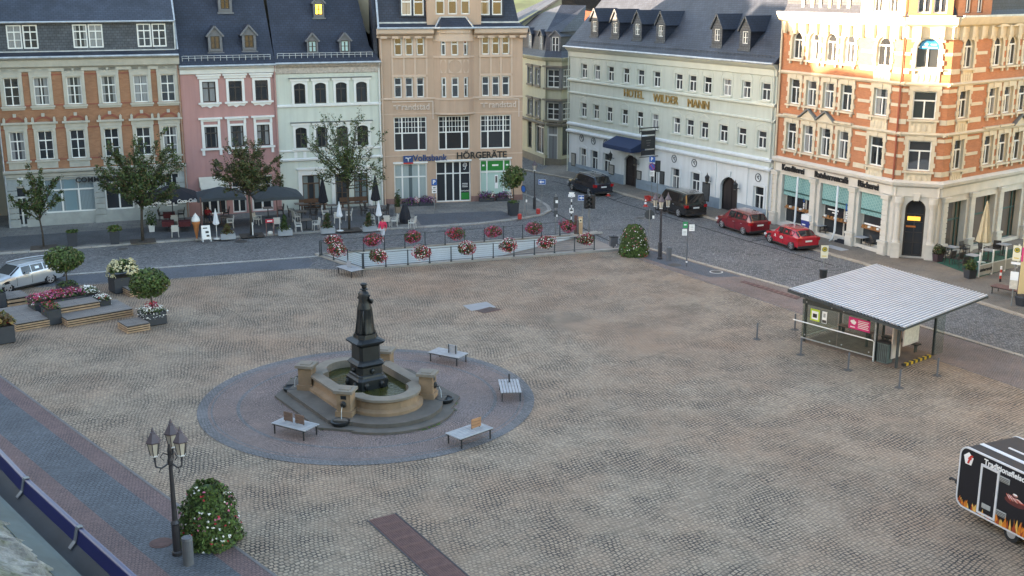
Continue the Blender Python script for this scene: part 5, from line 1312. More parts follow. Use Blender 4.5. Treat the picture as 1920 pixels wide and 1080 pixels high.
def leaf(mb, c, n, s, m, rng=R_):
    n = Vector(n)
    if n.length < 1e-4: n = Vector((0,0,1))
    n = (n.normalized()+Vector((rng.gauss(0,.5), rng.gauss(0,.5), rng.gauss(0,.5)))).normalized()
    t = n.orthogonal().normalized(); t = Matrix.Rotation(rng.uniform(0, 2*pi), 3, n) @ t; b = n.cross(t); a = s*rng.uniform(.7,1.3); k = a*rng.uniform(.5,.75)
    c = Vector(c); mb.face([c-t*a, c-b*k+n*a*.12, c+t*a, c+b*k+n*a*.12], m)
def pick(ms, rng=R_):
    x = rng.random()*sum(w for _, w in ms)
    for m, w in ms:
        x -= w
        if x <= 0: return m
    return ms[-1][0]
def cloud(mb, c, r, n, s, ms, shell=.55, lump=.25, zmin=None, rng=R_, power=2.0):
    c = Vector(c); r = r if hasattr(r, '__len__') else (r, r, r)
    bumps = [(Vector((rng.gauss(0,1), rng.gauss(0,1), rng.gauss(0,1))).normalized(), rng.uniform(-lump, lump)) for _ in range(14)]
    for _ in range(n):
        d = Vector((rng.gauss(0,1), rng.gauss(0,1), rng.gauss(0,1))).normalized()
        k = 1+sum(a*max(0, d.dot(b))**6 for b, a in bumps); q = shell+(1-shell)*rng.random()**(1/power)
        p = Vector((d.x*r[0], d.y*r[1], d.z*r[2]))*k*q
        if zmin is not None and c.z+p.z < zmin: continue
        leaf(mb, c+p, d, s, pick(ms, rng), rng)
def branch_tree(name, label, P, h, trunk_h, cr, n_limb, leaves, seed, ms, group, lsize=.12, droop=.0, up=.75, r0=.09, soil=True):
    rng = random.Random(seed); t = thing(name, label, 'tree', P, 0, group)
    tb = MB(); lb = MB(); top = Vector((rng.uniform(-.1,.1), 0, trunk_h))
    tb.tube([(0,0,0),(0.02,0,trunk_h*.5),top,(top.x,top.y,trunk_h+(h-trunk_h)*.45)], [r0*1.25, r0, r0*.85, r0*.35], m_bark, 8)
    tips = []
    for i in range(n_limb):
        a = 2*pi*i*.618+rng.uniform(-.3,.3); el = rng.uniform(.05, up)*pi/2 if i > 3 else rng.uniform(.75,.95)*pi/2
        L = cr*(1.0-.12*rng.random())*(cos(el)*1.0+ sin(el)*(h-trunk_h)/cr*.95)
        s0 = top+Vector((0,0,rng.uniform(-.1,(h-trunk_h)*.3))); d = Vector((cos(a)*cos(el), sin(a)*cos(el), sin(el)))
        pts = [s0]
        for k in range(1, 5): pts.append(s0+d*L*k/4+Vector((rng.gauss(0,.06), rng.gauss(0,.06), (.16*(k/4)**2-droop*(k/4)**2)*L*.5+rng.gauss(0,.04))))
        tb.tube(pts, [.04,.032,.024,.016,.008], m_bark, 5)
        tips.append(pts)
        for j in range(5):
            k = rng.uniform(.35, .95); p = pts[int(k*4)].lerp(pts[min(4,int(k*4)+1)], k*4-int(k*4)); dd = (d+Vector((rng.gauss(0,.6), rng.gauss(0,.6), rng.gauss(.1,.5)))).normalized()
            q = p+dd*rng.uniform(.3,.75)*cr*.42; tb.tube([p, p.lerp(q,.5)+Vector((0,0,.04)), q], [.014,.01,.005], m_bark, 4, cap=False); tips.append([p, p.lerp(q,.33), p.lerp(q,.66), q, q+dd*.12])
    for _ in range(leaves):
        pts = tips[rng.randrange(len(tips))]; k = rng.random()**.7*4; i = min(3, int(k)); p = pts[i].lerp(pts[i+1], k-i)
        p = p+Vector((rng.gauss(0,.085), rng.gauss(0,.085), rng.gauss(0,.07))); leaf(lb, p, (rng.gauss(0,.5), rng.gauss(0,.5), 1), lsize, pick(ms, rng), rng)
    cloud(lb, (top.x, top.y, trunk_h+(h-trunk_h)*.48), (cr*.72, cr*.72, (h-trunk_h)*.42), int(leaves*.3), lsize, ms, .1, .35, rng=rng, power=1.3)
    tb.build('trunk', t, smooth=True); lb.build('crown', t)
    if soil:
        s = MB(); s.box(-.85,.85,-.75,.75,.0,.012, M('tree_grate',(.07,.055,.045),.85,.3,4)); s.lathe([(.32,.012),(.28,.03),(.1,.05)], m_dirt, (0,0,0), 10); s.build('tree_pit', t, rz=radians(20))
    return t
KZ = K_H+.008
dark = [(m_leaf,.55),(m_leaf2,.2),(m_leaf3,.15),(m_leafb,.10)]
TG = 'street trees in front of the row'
branch_tree('street_tree', 'small slender street tree before the bank, leftmost of the row', G(82,464,KZ), 4.9, 1.9, .85, 16, 3600, 1, dark, TG, .075, r0=.06, up=.9)
branch_tree('street_tree', 'dense street tree before the bank, left of the dark lettered parasol', G(268,452,KZ), 6.1, 2.3, 2.3, 36, 9500, 2, dark, TG, .08, r0=.10, up=.75)
branch_tree('street_tree', 'bronze-leaved street tree before the pink house', G(472,441,KZ), 6.1, 2.9, 1.8, 36, 7800, 3, [(m_leaf,.4),(m_leaf3,.40),(m_leafb,.20)], TG, .075, r0=.085, up=.8)
branch_tree('street_tree', 'thin airy street tree before the pale green house', G(655,431,KZ), 6.9, 3.0, 2.45, 38, 5600, 4, [(m_leaf,.6),(m_leaf3,.25),(m_leaf2,.15)], TG, .07, r0=.075, up=.85)
# potted tree by the beige house
m_pot = M('anthracite_planter', (.035,.04,.05), .6, .12, 2)
t = thing('potted_tree', 'small round potted tree in a tall black planter at the street corner', 'tree', G(962,403,KZ))
mb = MB(); mb.lathe([(.46,0),(.54,1.0),(.49,1.0),(.47,.9)], m_pot, n=4, ph=pi/4+.3); mb.build('planter', t)
mb = MB(); mb.tube([(0,0,.9),(.03,0,1.6),(0,.02,2.4)], [.05,.045,.04], m_bark, 7); mb.build('trunk', t)
mb = MB(); cloud(mb, (0,0,2.95), (.95,.95,.95), 1500, .1, [(m_leaf,.4),(m_leaf2,.4),(m_leaf3,.2)], .3, .35); cloud(mb, (.0,0,1.0), (.45,.45,.2), 150, .07, [(m_leaf2,1)], .3); mb.build('crown', t)
# tall flower pyramids
def pyramid(label, P, seed):
    rng = random.Random(seed); t = thing('flower_tower', label, 'flower tower', P, 0, 'flower towers')
    mb = MB(); ms = [(m_leafg,.35),(m_leaf2,.5),(m_leaf,.25)]
    for i in range(4200):
        z = rng.random()**1.15*2.0; r = .92*sqrt(max(.03, 1-(z/2.12)**1.9))+rng.gauss(0,.045); a = rng.uniform(0,2*pi)
        r = r+.07*sin(a*5+z*4)+.05*sin(a*9-z*7); leaf(mb, (r*cos(a), r*sin(a), z+.03), (cos(a), sin(a), .5), .062, pick(ms, rng), rng)
    mb.lathe([(.8,0),(.82,.8),(.62,1.4),(.3,1.85),(.05,1.97)], m_leaf, n=12)
    mb.build('foliage', t)
    mb = MB()
    for i in range(150):
        z = rng.random()*1.98; r = .95*sqrt(max(.03, 1-(z/2.12)**1.9))+.06; a = rng.uniform(0,2*pi); m = m_pwhite if rng.random() < .62 else (m_ppink if z > .7 and rng.random() < .7 else m_pred)
        for k in range(3): leaf(mb, (r*cos(a)+rng.gauss(0,.015), r*sin(a)+rng.gauss(0,.015), z+.03), (cos(a), sin(a), .4), .042, m, rng)
    mb.build('blossom', t); return t
pyramid('large green flower pyramid beside the near three-armed lamp', G(391,1022)+Vector((0,.3,0)), 5)
pyramid('green flower pyramid with white blossoms at the corner of the ramp', G(1188,478), 6)
# hanging flower boxes on the railing
def basket(P, label, rz, white, seed, name='flower_basket'):
    rng = random.Random(seed); t = thing(name, label, 'flower basket', P, rz, 'flower baskets on the ramp railing')
    mb = MB(); mb.lathe([(.1,-.18),(.3,-.12),(.38,.05)], m_pot, n=10); mb.build('pot', t)
    mb = MB(); cloud(mb, (0,0,.06), (.58,.5,.40), 700, .06, [(m_leaf,.5),(m_leaf2,.4),(m_leafb,.2)], .35, .3, rng=rng); mb.build('foliage', t)
    mb = MB(); cloud(mb, (0,0,.03), (.63,.55,.46), 430, .052, [(m_pred,.55),(m_pmag,.2),(m_ppink if not white else m_pwhite,.35)], .82, .3, rng=rng); mb.build('blossom', t)
    return t
# grid-aligned wooden seating with planters
E1, E2 = Vector((cos(GRID), sin(GRID), 0)), Vector((-sin(GRID), cos(GRID), 0))
def GR(a, b, z=0): return E1*a+E2*b+Vector((0,0,z))
m_deck = brickmat('deck_boards', (.24,.215,.20), (.18,.165,.155), (.035,.03,.03), 6, .13, .012, .75, noise=.2, bump=.4)
m_wood = M('larch_edge', (.42,.28,.175), .7, .2, 4); m_black = M('deck_gap', (.02,.018,.018), .9, 0)
def deck(label, a0, a1, b0, b1, z0, z1, n=3, name='wooden_deck', cat='bench'):
    t = thing(name, label, cat, GR((a0+a1)/2, (b0+b1)/2, z0), GRID, 'wooden seating decks'); A, B, H = (a1-a0)/2, (b1-b0)/2, z1-z0
    mb = MB(); mb.box(-A+.04,A-.04,-B+.04,B-.04,0,H-.03,m_black); mb.build('base', t)
    mb = MB(); k = max(3, int(2*B/.14)); w_ = 2*B/k
    mb.box(-A,A,-B,B,H-.035,H,m_deck); mb.build('seat', t)
    mb = MB(); st = (H-.05)/n
    for i in range(n):
        z = .02+i*st
        for x0,x1,y0,y1 in ((-A-.012,A+.012,-B-.012,-B+.03),(-A-.012,A+.012,B-.03,B+.012),(-A-.012,-A+.03,-B+.03,B-.03),(A-.03,A+.012,-B+.03,B-.03)): mb.box(x0,x1,y0,y1,z,z+st*.58,m_wood)
    mb.build('edge_slat', t); return t
def planter(label, a0, a1, b0, b1, h, fl=None, seed=0, tree=None, name='planter', cat='planter', fh=.25, dens=260, spill=.12):
    rng = random.Random(seed); t = thing(name, label, cat, GR((a0+a1)/2, (b0+b1)/2), GRID, 'anthracite planters on the square'); A, B = (a1-a0)/2, (b1-b0)/2
    mb = MB(); mb.box(-A,A,-B,B,.05,h,m_pot,'t'); mb.box(-A+.05,A-.05,-B+.05,B-.05,h-.1,h-.05,m_dirt); mb.box(-A+.06,A-.06,-B+.06,B-.06,0,.05,m_black)
    mb.box(-A,-A+.04,-B,B,h,h+.004,m_pot); mb.box(A-.04,A,-B,B,h,h+.004,m_pot); mb.box(-A,A,-B,-B+.04,h,h+.004,m_pot); mb.box(-A,A,B-.04,B,h,h+.004,m_pot)
    mb.build('box', t)
    if fl:
        for nm, ms, (x0,x1,y0,y1), hh, n, s in fl:
            mb = MB(); n = int(n)
            for _ in range(n):
                x, y = rng.uniform(x0,x1), rng.uniform(y0,y1); e = max(abs(x)/max(A,.01), abs(y)/max(B,.01)); z = h+hh*(.35+.65*rng.random())*(1.15-.55*e**2)-(spill if e > .92 else 0)*rng.random()*3
                leaf(mb, (x*1.06, y*1.06, z), (x*.5, y*.5, 1), s, pick(ms, rng), rng)
            mb.build(nm, t)
    if tree:
        th_, cz, r, n = tree; mb = MB(); mb.tube([(0,0,h-.1),(.02,0,th_*.6),(0,.01,th_+.3)], [.05,.045,.04], m_bark, 7); mb.build('trunk', t)
        mb = MB(); cloud(mb, (0,0,cz), r, n, .085, [(m_leaf,.35),(m_leaf2,.5),(m_leaf3,.15),(m_leafg,.08)], .45, .18, rng=rng); mb.build('crown', t)
    return t
A_ = [(m_leaf2,.5),(m_leaf,.5)]
deck('long low wooden deck at the front of the seating island', 18.95, 22.5, 60.55, 63.0, 0, .42, name='wooden_deck')
deck('higher wooden bench above the long low deck', 18.97, 21.2, 61.95, 63.25, .42, .76, 2)
deck('low wooden deck at the left front of the seating island', 16.6, 18.3, 61.4, 65.1, 0, .42)
planter('black planter with red flowers between the two low decks', 18.25, 18.95, 61.4, 62.5, .82, [('foliage', A_, (-.34,.34,-.52,.52), .3, 160, .07), ('blossom', [(m_pred,.7),(m_ppink,.2),(m_leafg,.3)], (-.34,.34,-.5,.5), .34, 130, .06)], 1)
planter('long black planter packed with pink and magenta flowers', 18.2, 21.0, 63.3, 64.6, .85, [('foliage', A_, (-1.4,1.4,-.62,.62), .26, 700, .08), ('blossom', [(m_ppink,.5),(m_pmag,.4),(m_pred,.25),(m_pwhite,.06)], (-1.4,1.3,-.62,.62), .36, 900, .06)], 2)
planter('small black planter with white flowers at the end of the high bench', 21.25, 21.85, 62.0, 62.9, .72, [('foliage', A_, (-.3,.3,-.45,.45), .2, 110, .07), ('blossom', [(m_pwhite,.9),(m_pred,.12)], (-.3,.3,-.45,.45), .28, 110, .06)], 3)
planter('black planter spilling white flowers behind the high bench', 21.05, 21.75, 63.3, 64.6, .8, [('foliage', A_, (-.34,.34,-.62,.62), .3, 190, .08), ('blossom', [(m_pwhite,1)], (-.34,.34,-.62,.62), .36, 150, .065)], 4)
planter('black planter carrying the round clipped tree beside the silver car', 20.5, 21.5, 66.0, 67.0, .8, [('foliage', A_, (-.48,.48,-.48,.48), .2, 120, .08)], 5, (1.55, 2.35, (1.22,1.22,.78), 2600), name='planter_tree', cat='tree')
planter('black planter with big cream hydrangea blooms', 23.4, 24.9, 65.55, 66.6, .92, [('foliage', A_, (-.72,.72,-.5,.5), .85, 750, .09)], 6)
rng = random.Random(8); mb = MB(); 
for _ in range(120):
    a, z = rng.uniform(0,2*pi), rng.random(); rr = sqrt(1-z*z*.75); c = Vector((.92*rr*cos(a), .75*rr*sin(a), 1.05+.85*z))
    for k in range(9): leaf(mb, c+Vector((rng.gauss(0,.05), rng.gauss(0,.05), rng.gauss(0,.045))), (c.x, c.y, c.z-.8), .055, m_pcream, rng)
hy = [o for o in bpy.data.objects if o.get('label', '').startswith('black planter with big cream')][0]; mb.build('blossom', hy)
deck('small wooden bench joined to the hydrangea planter', 23.85, 24.75, 64.45, 65.55, 0, .42)
planter('black planter with a round tree over white and red flowers', 22.2, 23.3, 57.9, 59.1, .68, [('foliage', A_, (-.54,.54,-.58,.58), .22, 260, .08), ('blossom', [(m_pwhite,1)], (-.62,.62,-.66,.66), .34, 330, .06), ('red_blossom', [(m_pred,.7),(m_pmag,.3)], (-.3,.3,-.3,.3), .48, 130, .06)], 9, (1.55, 2.25, (1.02,1.02,.78), 2400), name='planter_tree', cat='tree')
deck('small wooden bench joined to the planter with the round tree', 20.95, 22.15, 57.4, 58.75, 0, .40)
planter('black planter with yellowing grasses at the left edge of the square', 14.9, 16.0, 59.5, 60.7, .9, [('foliage', [(m_leaf3,.6),(m_leafb,.3),(M('grass_straw',(.30,.2,.06),.8,.3,5),.5)], (-.6,.6,-.65,.65), .6, 420, .12), ('blossom', [(m_pred,.5),(m_leafb,.5)], (0,.55,-.6,.2), .3, 110, .06)], 10, spill=0)
deck('wooden bench against the planter at the far left of the seating island', 17.7, 18.9, 66.6, 68.2, 0, .5, 2)
planter('bare black planter at the far left end of the bench', 16.9, 17.65, 66.6, 67.9, .85, [('foliage', A_, (-.3,.3,-.5,.5), .2, 60, .08)], 12)
# ------------------------------------------------------------------ fountain
m_fstone = M('fountain_sandstone', (.24,.165,.105), .9, .22, 1.3, .5, 14); m_fcap = M('fountain_coping', (.20,.175,.145), .9, .18, 1.6, .4, 16); m_fstep = M('fountain_step_stone', (.105,.095,.085), .9, .25, 1.2, .4, 12)
m_bronze = M('dark_bronze', (.022,.026,.030), .42, .3, 3, .15, 20, metal=.5, spec=.6)
FO = Vector((-6.31, 48.10, .018)); FA = radians(33.5)
fo = thing('fountain', 'sandstone fountain basin with round lobes and four corner piers', 'fountain', FO, FA)
def basin(off, A=1.72, B=1.75, r=1.32, n=14, cut=0):
    cy = B-.08; A += off; B += off; r += off; P = []; t0 = math.asin(min(.9, max(0, (B-cy)/r))); w_ = pi-2*t0
    P += [(-A,-B+cut),(-A+cut,-B)] if cut else [(-A,-B)]
    P += [(r*cos(pi+t0+w_*i/n), -cy+r*sin(pi+t0+w_*i/n)) for i in range(n+1)]
    P += [(A-cut,-B),(A,-B+cut),(A,B-cut),(A-cut,B)] if cut else [(A,-B),(A,B)]
    P += [(r*cos(t0+w_*i/n), cy+r*sin(t0+w_*i/n)) for i in range(n+1)]
    P += [(-A+cut,B),(-A,B-cut)] if cut else [(-A,B)]
    return P
mb = MB(); mb.prism(basin(1.62, cut=1.1), 0, .10, m_fstep, bot=False); mb.prism(basin(1.12, cut=.75), .10, .27, m_fstep, bot=False); mb.build('step', fo)
mb = MB()
rows = [[(p[0], p[1], z) for p in basin(o)] for o, z in ((.30,.27),(.30,.40),(.12,.50),(.08,.78),(.16,.80),(.2,.84))]
mb.quadgrid(rows, m_fstone, close=True); mb.build('basin_wall', fo)
mb = MB(); rows = [[(p[0], p[1], z) for p in basin(o)] for o, z in ((.21,.84),(.22,.95),(-.30,.96),(-.30,.5))]
mb.quadgrid(rows, m_fcap, close=True); mb.build('coping', fo)
b = NB('fountain_water'); b.set(b.b, 'IOR', 1.33); b.bump(b.noise(b.coord(), 5, 3), .15, .05); m_water = b.done(b.ramp(b.noise(b.coord(), .8, 3), [(.35,(.020,.025,.008)),(.7,(.06,.058,.018))]), .12, 0, .25)
mb = MB(); P = basin(-.29); cen = (0,0,.62); idx = [(p[0],p[1],.62) for p in P]
for i in range(len(idx)): mb.face([cen, idx[i], idx[(i+1) % len(idx)]], m_water)
mb.build('water', fo)
for sx in (-1, 1):
    for sy in (-1, 1):
        p = MB(); R = Matrix.Rotation(atan2(sy, sx)+pi/2, 4, 'Z'); p.T = Matrix.Translation((sx*1.93, sy*1.95, 0))@R
        p.box(-.36,.36,-.36,.36,.1,.5,m_fstone); p.box(-.30,.30,-.30,.30,.5,1.28,m_fstone); p.box(-.40,.40,-.40,.40,1.28,1.40,m_fcap); p.box(-.22,.22,-.22,.22,1.40,1.43,m_fcap)
        p.box(-.12,.12,-.305,-.29,1.02,1.18,m_bronze); p.ball((0,-.33,.82),(.13,.09,.15),m_bronze,10,6); p.tube([(0,-.38,.78),(0,-.5,.76)],.025,m_bronze,6)
        po = p.build('pier', fo)
        q = MB(p.T); q.lathe([(.34,.10),(.38,.18),(.40,.27),(.33,.28),(.28,.22),(.05,.16)], m_bronze, (0,-.74,0), 18); q.build('spout_bowl', fo, smooth=False)
        q = MB(p.T); q.tube([(0,-.5,.76),(0,-.58,.6),(0,-.6,.28)],[.012,.012,.016], M('falling_water',(.5,.55,.58),.2,0), 5); q.build('water_jet', fo)
# pedestal and statue
mb = MB(); n8 = 8; ph = pi/8
def octo(w, c): return [(-w,-w+c),(-w+c,-w),(w-c,-w),(w,-w+c),(w,w-c),(w-c,w),(-w+c,w),(-w,w-c)]
prof = [(.70,.12,.5),(.70,.12,1.02),(.62,.14,1.12),(.60,.14,1.2),(.56,.12,1.24),(.54,.12,1.56),(.62,.14,1.62),(.66,.14,1.70),(.58,.12,1.80),(.50,.12,1.86),(.49,.12,2.46),(.54,.12,2.52),(.66,.14,2.60),(.68,.14,2.68),(.52,.12,2.76),(.46,.2,2.80),(.44,.22,2.98)]
mb.quadgrid([[(x,y,z) for x, y in octo(w_,c)] for w_, c, z in prof], m_bronze, close=True, cap1=True)
for a in range(4):
    R = Matrix.Rotation(a*pi/2, 3, 'Z')
    for p_, r_ in (((0,-.60,1.4),(.10,.08,.12)),((-.36,-.74,.8),(.12,.1,.18)),((.36,-.74,.8),(.12,.1,.18))): c = R@Vector(p_); mb.ball(c, r_, m_bronze, 8, 5)
pd = mb.build('pedestal', fo); 
st = MB(); nn = 26
S_ = [(2.98,.40,.40,.05,0),(3.03,.41,.41,.055,0),(3.15,.36,.37,.05,0),(3.6,.335,.33,.04,0),(4.02,.315,.29,.03,0),(4.06,.335,.30,.015,0),(4.1,.33,.295,.012,0),(4.3,.275,.235,.006,0),(4.42,.262,.21,0,0),(4.6,.268,.20,0,0),(4.72,.275,.185,0,0),(4.80,.22,.15,0,0),(4.84,.10,.10,0,0),(4.87,.10,.10,0,0),(4.90,.19,.17,.008,.02),(4.93,.17,.16,.008,.02),(4.94,.09,.09,0,.02)]
rows = [[((rx+f*cos(9*2*pi*i/nn))*cos(2*pi*i/nn), (ry+f*cos(9*2*pi*i/nn))*sin(2*pi*i/nn)+dy, z) for i in range(nn)] for z, rx, ry, f, dy in S_]
st.quadgrid(rows, m_bronze, close=True, cap0=True, cap1=True)
st.ball((0,.03,5.02),(.10,.115,.125),m_bronze,12,8); st.ball((0,.13,5.0),(.022,.03,.03),m_bronze,6,4)
st.lathe([(.10,5.05),(.135,5.09),(.145,5.13),(.12,5.17),(.05,5.185)],m_bronze,(0,.0,0),14)
for sgn in (-1,1): st.tube([(sgn*.27,0,4.70),(sgn*.29,-.02,4.50),(sgn*.29,.14,4.34),(sgn*.12,.27,4.36)],[.085,.075,.062,.045],m_bronze,8)
st.box(-.2,.2,.2,.36,4.30,4.42,m_bronze); st.tube([(-.12,-.17,4.3),(-.16,-.27,3.6),(-.2,-.34,3.02)],[.03,.05,.06],m_bronze,6); st.tube([(.14,-.17,4.3),(.16,-.27,3.6),(.22,-.32,3.02)],[.03,.05,.06],m_bronze,6)
so_ = st.build('statue', None, (FO.x, FO.y, FO.z), FA-radians(70), smooth=True, label='dark bronze statue of a robed woman with ruff and hair crown on the fountain pedestal', cat='statue')
# weeds round the steps
mb = MB(); rng = random.Random(2)
for _ in range(420):
    P = basin(1.66, cut=1.1); i = rng.randrange(len(P)); a, b_ = Vector(P[i]), Vector(P[(i+1) % len(P)]); p = a.lerp(b_, rng.random())
    if noise_ok(p) if False else sin(p.x*2.1+p.y*1.3) > .35: leaf(mb, (p.x+rng.gauss(0,.06), p.y+rng.gauss(0,.06), rng.uniform(.0,.07)), (0,0,1), .05, m_leaf2, rng)
tag(mb.build('weeds', None, FO, FA), kind='stuff')

# ------------------------------------------------------------------ benches
m_slat = M('grey_slats', (.34,.35,.37), .7, .18, 3); m_card = M('tan_board', (.36,.19,.10), .8, .15, 3)
def bench(P, rz, label, backs, bm, L=1.75, Wd=.92, group='slatted benches round the fountain'):
    t = thing('slatted_bench', label, 'bench', P, rz, group)
    mb = MB(); n = 7; w_ = Wd/n
    for i in range(n): mb.box(-L/2, L/2, -Wd/2+w_*i+.015, -Wd/2+w_*(i+1)-.015, .42, .455, m_slat)
    mb.build('seat', t)
    mb = MB(); mb.box(-L/2+.02,L/2-.02,-Wd/2+.05,-Wd/2+.09,.37,.42,m_iron); mb.box(-L/2+.02,L/2-.02,Wd/2-.09,Wd/2-.05,.37,.42,m_iron); mb.box(-L/2+.1,-L/2+.14,-Wd/2+.09,Wd/2-.09,.37,.415,m_iron); mb.box(L/2-.14,L/2-.1,-Wd/2+.09,Wd/2-.09,.37,.415,m_iron); mb.build('frame', t)
    for sx in (-1,1):
        for sy in (-1,1): mb = MB(); x, y = sx*(L/2-.12), sy*(Wd/2-.07); mb.box(x-.022,x+.022,y-.022,y+.022,0,.37,m_iron); mb.build('leg', t)
    for x, w2 in backs:
        mb = MB(); 
        for k in range(3): mb.box(x-w2/2, x+w2/2, -.03, .01, .50+k*.13, .61+k*.13, bm)
        mb.box(x-w2/2+.03, x-w2/2+.07, .011, .03, .455, .88, m_iron); mb.box(x+w2/2-.07, x+w2/2-.03, .011, .03, .455, .88, m_iron); mb.build('backrest', t)
    return t
def tang(x, y): return atan2(y-CC.y, x-CC.x)+pi/2
for (x, y), lab, bk, bm in (((-3.05,53.2),'pale slatted bench with small white backrest beyond the fountain',[(-.25,.5)],m_slat),((-.1,48.45),'pale slatted bench seen end-on right of the fountain',[(.35,.1)],m_iron),((-1.68,43.15),'pale slatted bench with tan backrest board before the fountain',[(.35,.5)],m_card),((-8.68,43.9),'pale slatted bench with two dark backrest boards left of the basin',[(-.35,.45),(.25,.45)],M('dark_board',(.16,.10,.075),.8,.15,3))):
    bench((x, y, .018), tang(x, y), lab, bk, bm)
bench((-10.05,70.45,.008), radians(-50), 'pale flat bench at the left corner of the ramp railing', [(-.1,.45)], m_slat, group='slatted benches round the fountain')
# ------------------------------------------------------------------ lamps and bollards
m_lampiron = M('lamp_iron', (.045,.043,.05), .45, .2, 4, metal=.3); m_lampglass = M('lantern_glass', (.52,.47,.40), .15, .15, 2, spec=.6); m_lamproof = M('lantern_roof', (.085,.065,.08), .45, .15, 3); m_lampwhite = M('lantern_bowl', (.75,.77,.8), .4, .05, 2)
def lantern_mb(c, s=1.0):
    mb = MB(); x, y, z = c
    mb.lathe([(.05*s,0),(.03*s,-.14*s),(.055*s,-.16*s)], m_lampiron, (x,y,z), 8); mb.lathe([(.12*s,0),(.13*s,.05*s)], m_lampwhite, (x,y,z), 6)
    mb.lathe([(.12*s,.05*s),(.19*s,.46*s)], m_lampglass, (x,y,z), 6, cap=False)
    for i in range(6): a = 2*pi*i/6; mb.bar((x+.12*s*cos(a),y+.12*s*sin(a),z+.04*s),(x+.195*s*cos(a),y+.195*s*sin(a),z+.47*s),.022*s,.022*s,m_lampiron)
    mb.lathe([(.235*s,.455*s),(.24*s,.49*s),(.09*s,.74*s),(.085*s,.78*s),(.05*s,.80*s),(.045*s,.85*s),(.012*s,.95*s)], m_lamproof, (x,y,z), 6)
    return mb
def lamp3(label, P, rz):
    t = thing('street_lamp', label, 'street lamp', P, rz, 'three-armed lanterns')
    mb = MB(); mb.lathe([(.17,0),(.17,.12),(.13,.16),(.125,1.05),(.15,1.1),(.085,1.2),(.06,3.05),(.09,3.1),(.09,3.22),(.06,3.3),(.07,3.55),(.03,3.75)], m_lampiron, n=14); mb.build('pole', t, smooth=False)
    for k in range(3):
        a = 2*pi*k/3; c, s_ = cos(a), sin(a); mb = MB()
        mb.tube([(c*.06,s_*.06,3.12),(c*.28,s_*.28,3.02),(c*.45,s_*.45,3.1),(c*.47,s_*.47,3.3)], .028, m_lampiron, 6); mb.tube([(c*.06,s_*.06,3.42),(c*.2,s_*.2,3.5),(c*.3,s_*.3,3.38),(c*.2,s_*.2,3.26)], .018, m_lampiron, 5); mb.tube([(c*.3,s_*.3,3.04),(c*.36,s_*.36,2.9),(c*.28,s_*.28,2.86)], .016, m_lampiron, 5); mb.build('arm', t)
        lantern_mb((c*.47,s_*.47,3.46)).build('lantern', t)
    return t
lamp3('near three-armed lantern standing on the blue-grey paving', G(333,1040), radians(-25))
lamp3('far three-armed lantern at the street kerb behind the green pyramid', G(1237,486), radians(20))
t = thing('street_lamp', 'single slender lantern on the corner of the beige house', 'street lamp', G(1002,392,KZ)); mb = MB(); mb.lathe([(.12,0),(.12,.9),(.05,1.0),(.045,3.0)], m_lampiron, n=10); mb.build('pole', t); lantern_mb((0,0,3.1), .9).build('lantern', t)
def bollard(label, P, r, h, m, name='bollard', box=False):
    mb = MB()
    if box: mb.box(-r,r,-r*.8,r*.8,0,h,m)
    else: mb.lathe([(r*1.02,0),(r,.03),(r,h-.12),(r*1.03,h-.11),(r*1.03,h-.07),(r,h-.06),(r*.97,h),(r*.6,h+.025)], m, n=20)
    return mb.build(name, None, P, label=label, cat='bollard')
m_bgrey = M('bollard_grey', (.11,.115,.13), .5, .12, 3)
bollard('thick grey cylinder bollard at the foot of the near lamp', G(354,1058), .17, .92, m_bgrey); bollard('thick grey bollard beside the far three-armed lamp', G(1254,489), .17, .9, m_bgrey)
b0 = None
for k, ((x, y), lab) in enumerate((((1419,636),'thin steel bollard standing alone left of the shelter'),((1490,618),'thin steel bollard at the left rear corner of the shelter'),((1501,665),'thin steel bollard at the left front corner of the shelter'),((1590,694),'thin steel bollard before the glass front of the shelter'),((1686,727),'thin steel bollard nearest the camera, before the shelter'),((1757,704),'thin steel bollard right of the striped shelter kerb'))):
    if b0 is None:
        mb = MB(); mb.lathe([(.045,0),(.045,.84),(.03,.86)], m_bgrey, n=10); mb.lathe([(.22,.0),(.2,.008)], M('bollard_patch',(.10,.09,.085),.9,.3,5), n=12); b0 = mb.build('thin_bollard', None, G(x,y,.01), label=lab, cat='bollard', group='thin bollards round the shelter')
    else: copy_tree(b0, loc=G(x,y,.01), label=lab)
# ------------------------------------------------------------------ grates and covers
m_rust = M('rusty_iron', (.11,.055,.048), .7, .3, 5); m_rust2 = M('rusty_bar', (.16,.085,.075), .65, .25, 5)
A0, A1, A2 = G(692,975), G(740,966), G(872,1080); d = (A2-A1).normalized(); wd = (A1-A0).length; d.z = 0
t = thing('drain_grate', 'long rusty drainage grate set into the setts in the foreground', 'grate', (A0+A1)/2+Vector((0,0,.012)), atan2(d.y, d.x))
mb = MB(); mb.box(0,9,-wd/2-.05,wd/2+.05,0,.004,m_rust); mb.build('tray', t)
for i in range(13):
    mb = MB(); x = .02+i*.58; mb.box(x,x+.04,-wd/2,wd/2,.004,.03,m_rust2); mb.box(x+.53,x+.555,-wd/2,wd/2,.004,.03,m_rust2)
    for k in range(12): y = -wd/2+wd*(k+.5)/12; mb.box(x+.04,x+.53,y-.018,y+.018,.004,.024,m_rust2)
    mb.build('grid', t)
mb = MB(); mb.box(-.05,8,-wd/2-.09,-wd/2-.05,0,.02,m_lampiron); mb.box(-.05,8,wd/2+.05,wd/2+.09,0,.02,m_lampiron); mb.build('frame', t)
m_cast = M('cast_iron', (.06,.055,.052), .6, .3, 8)
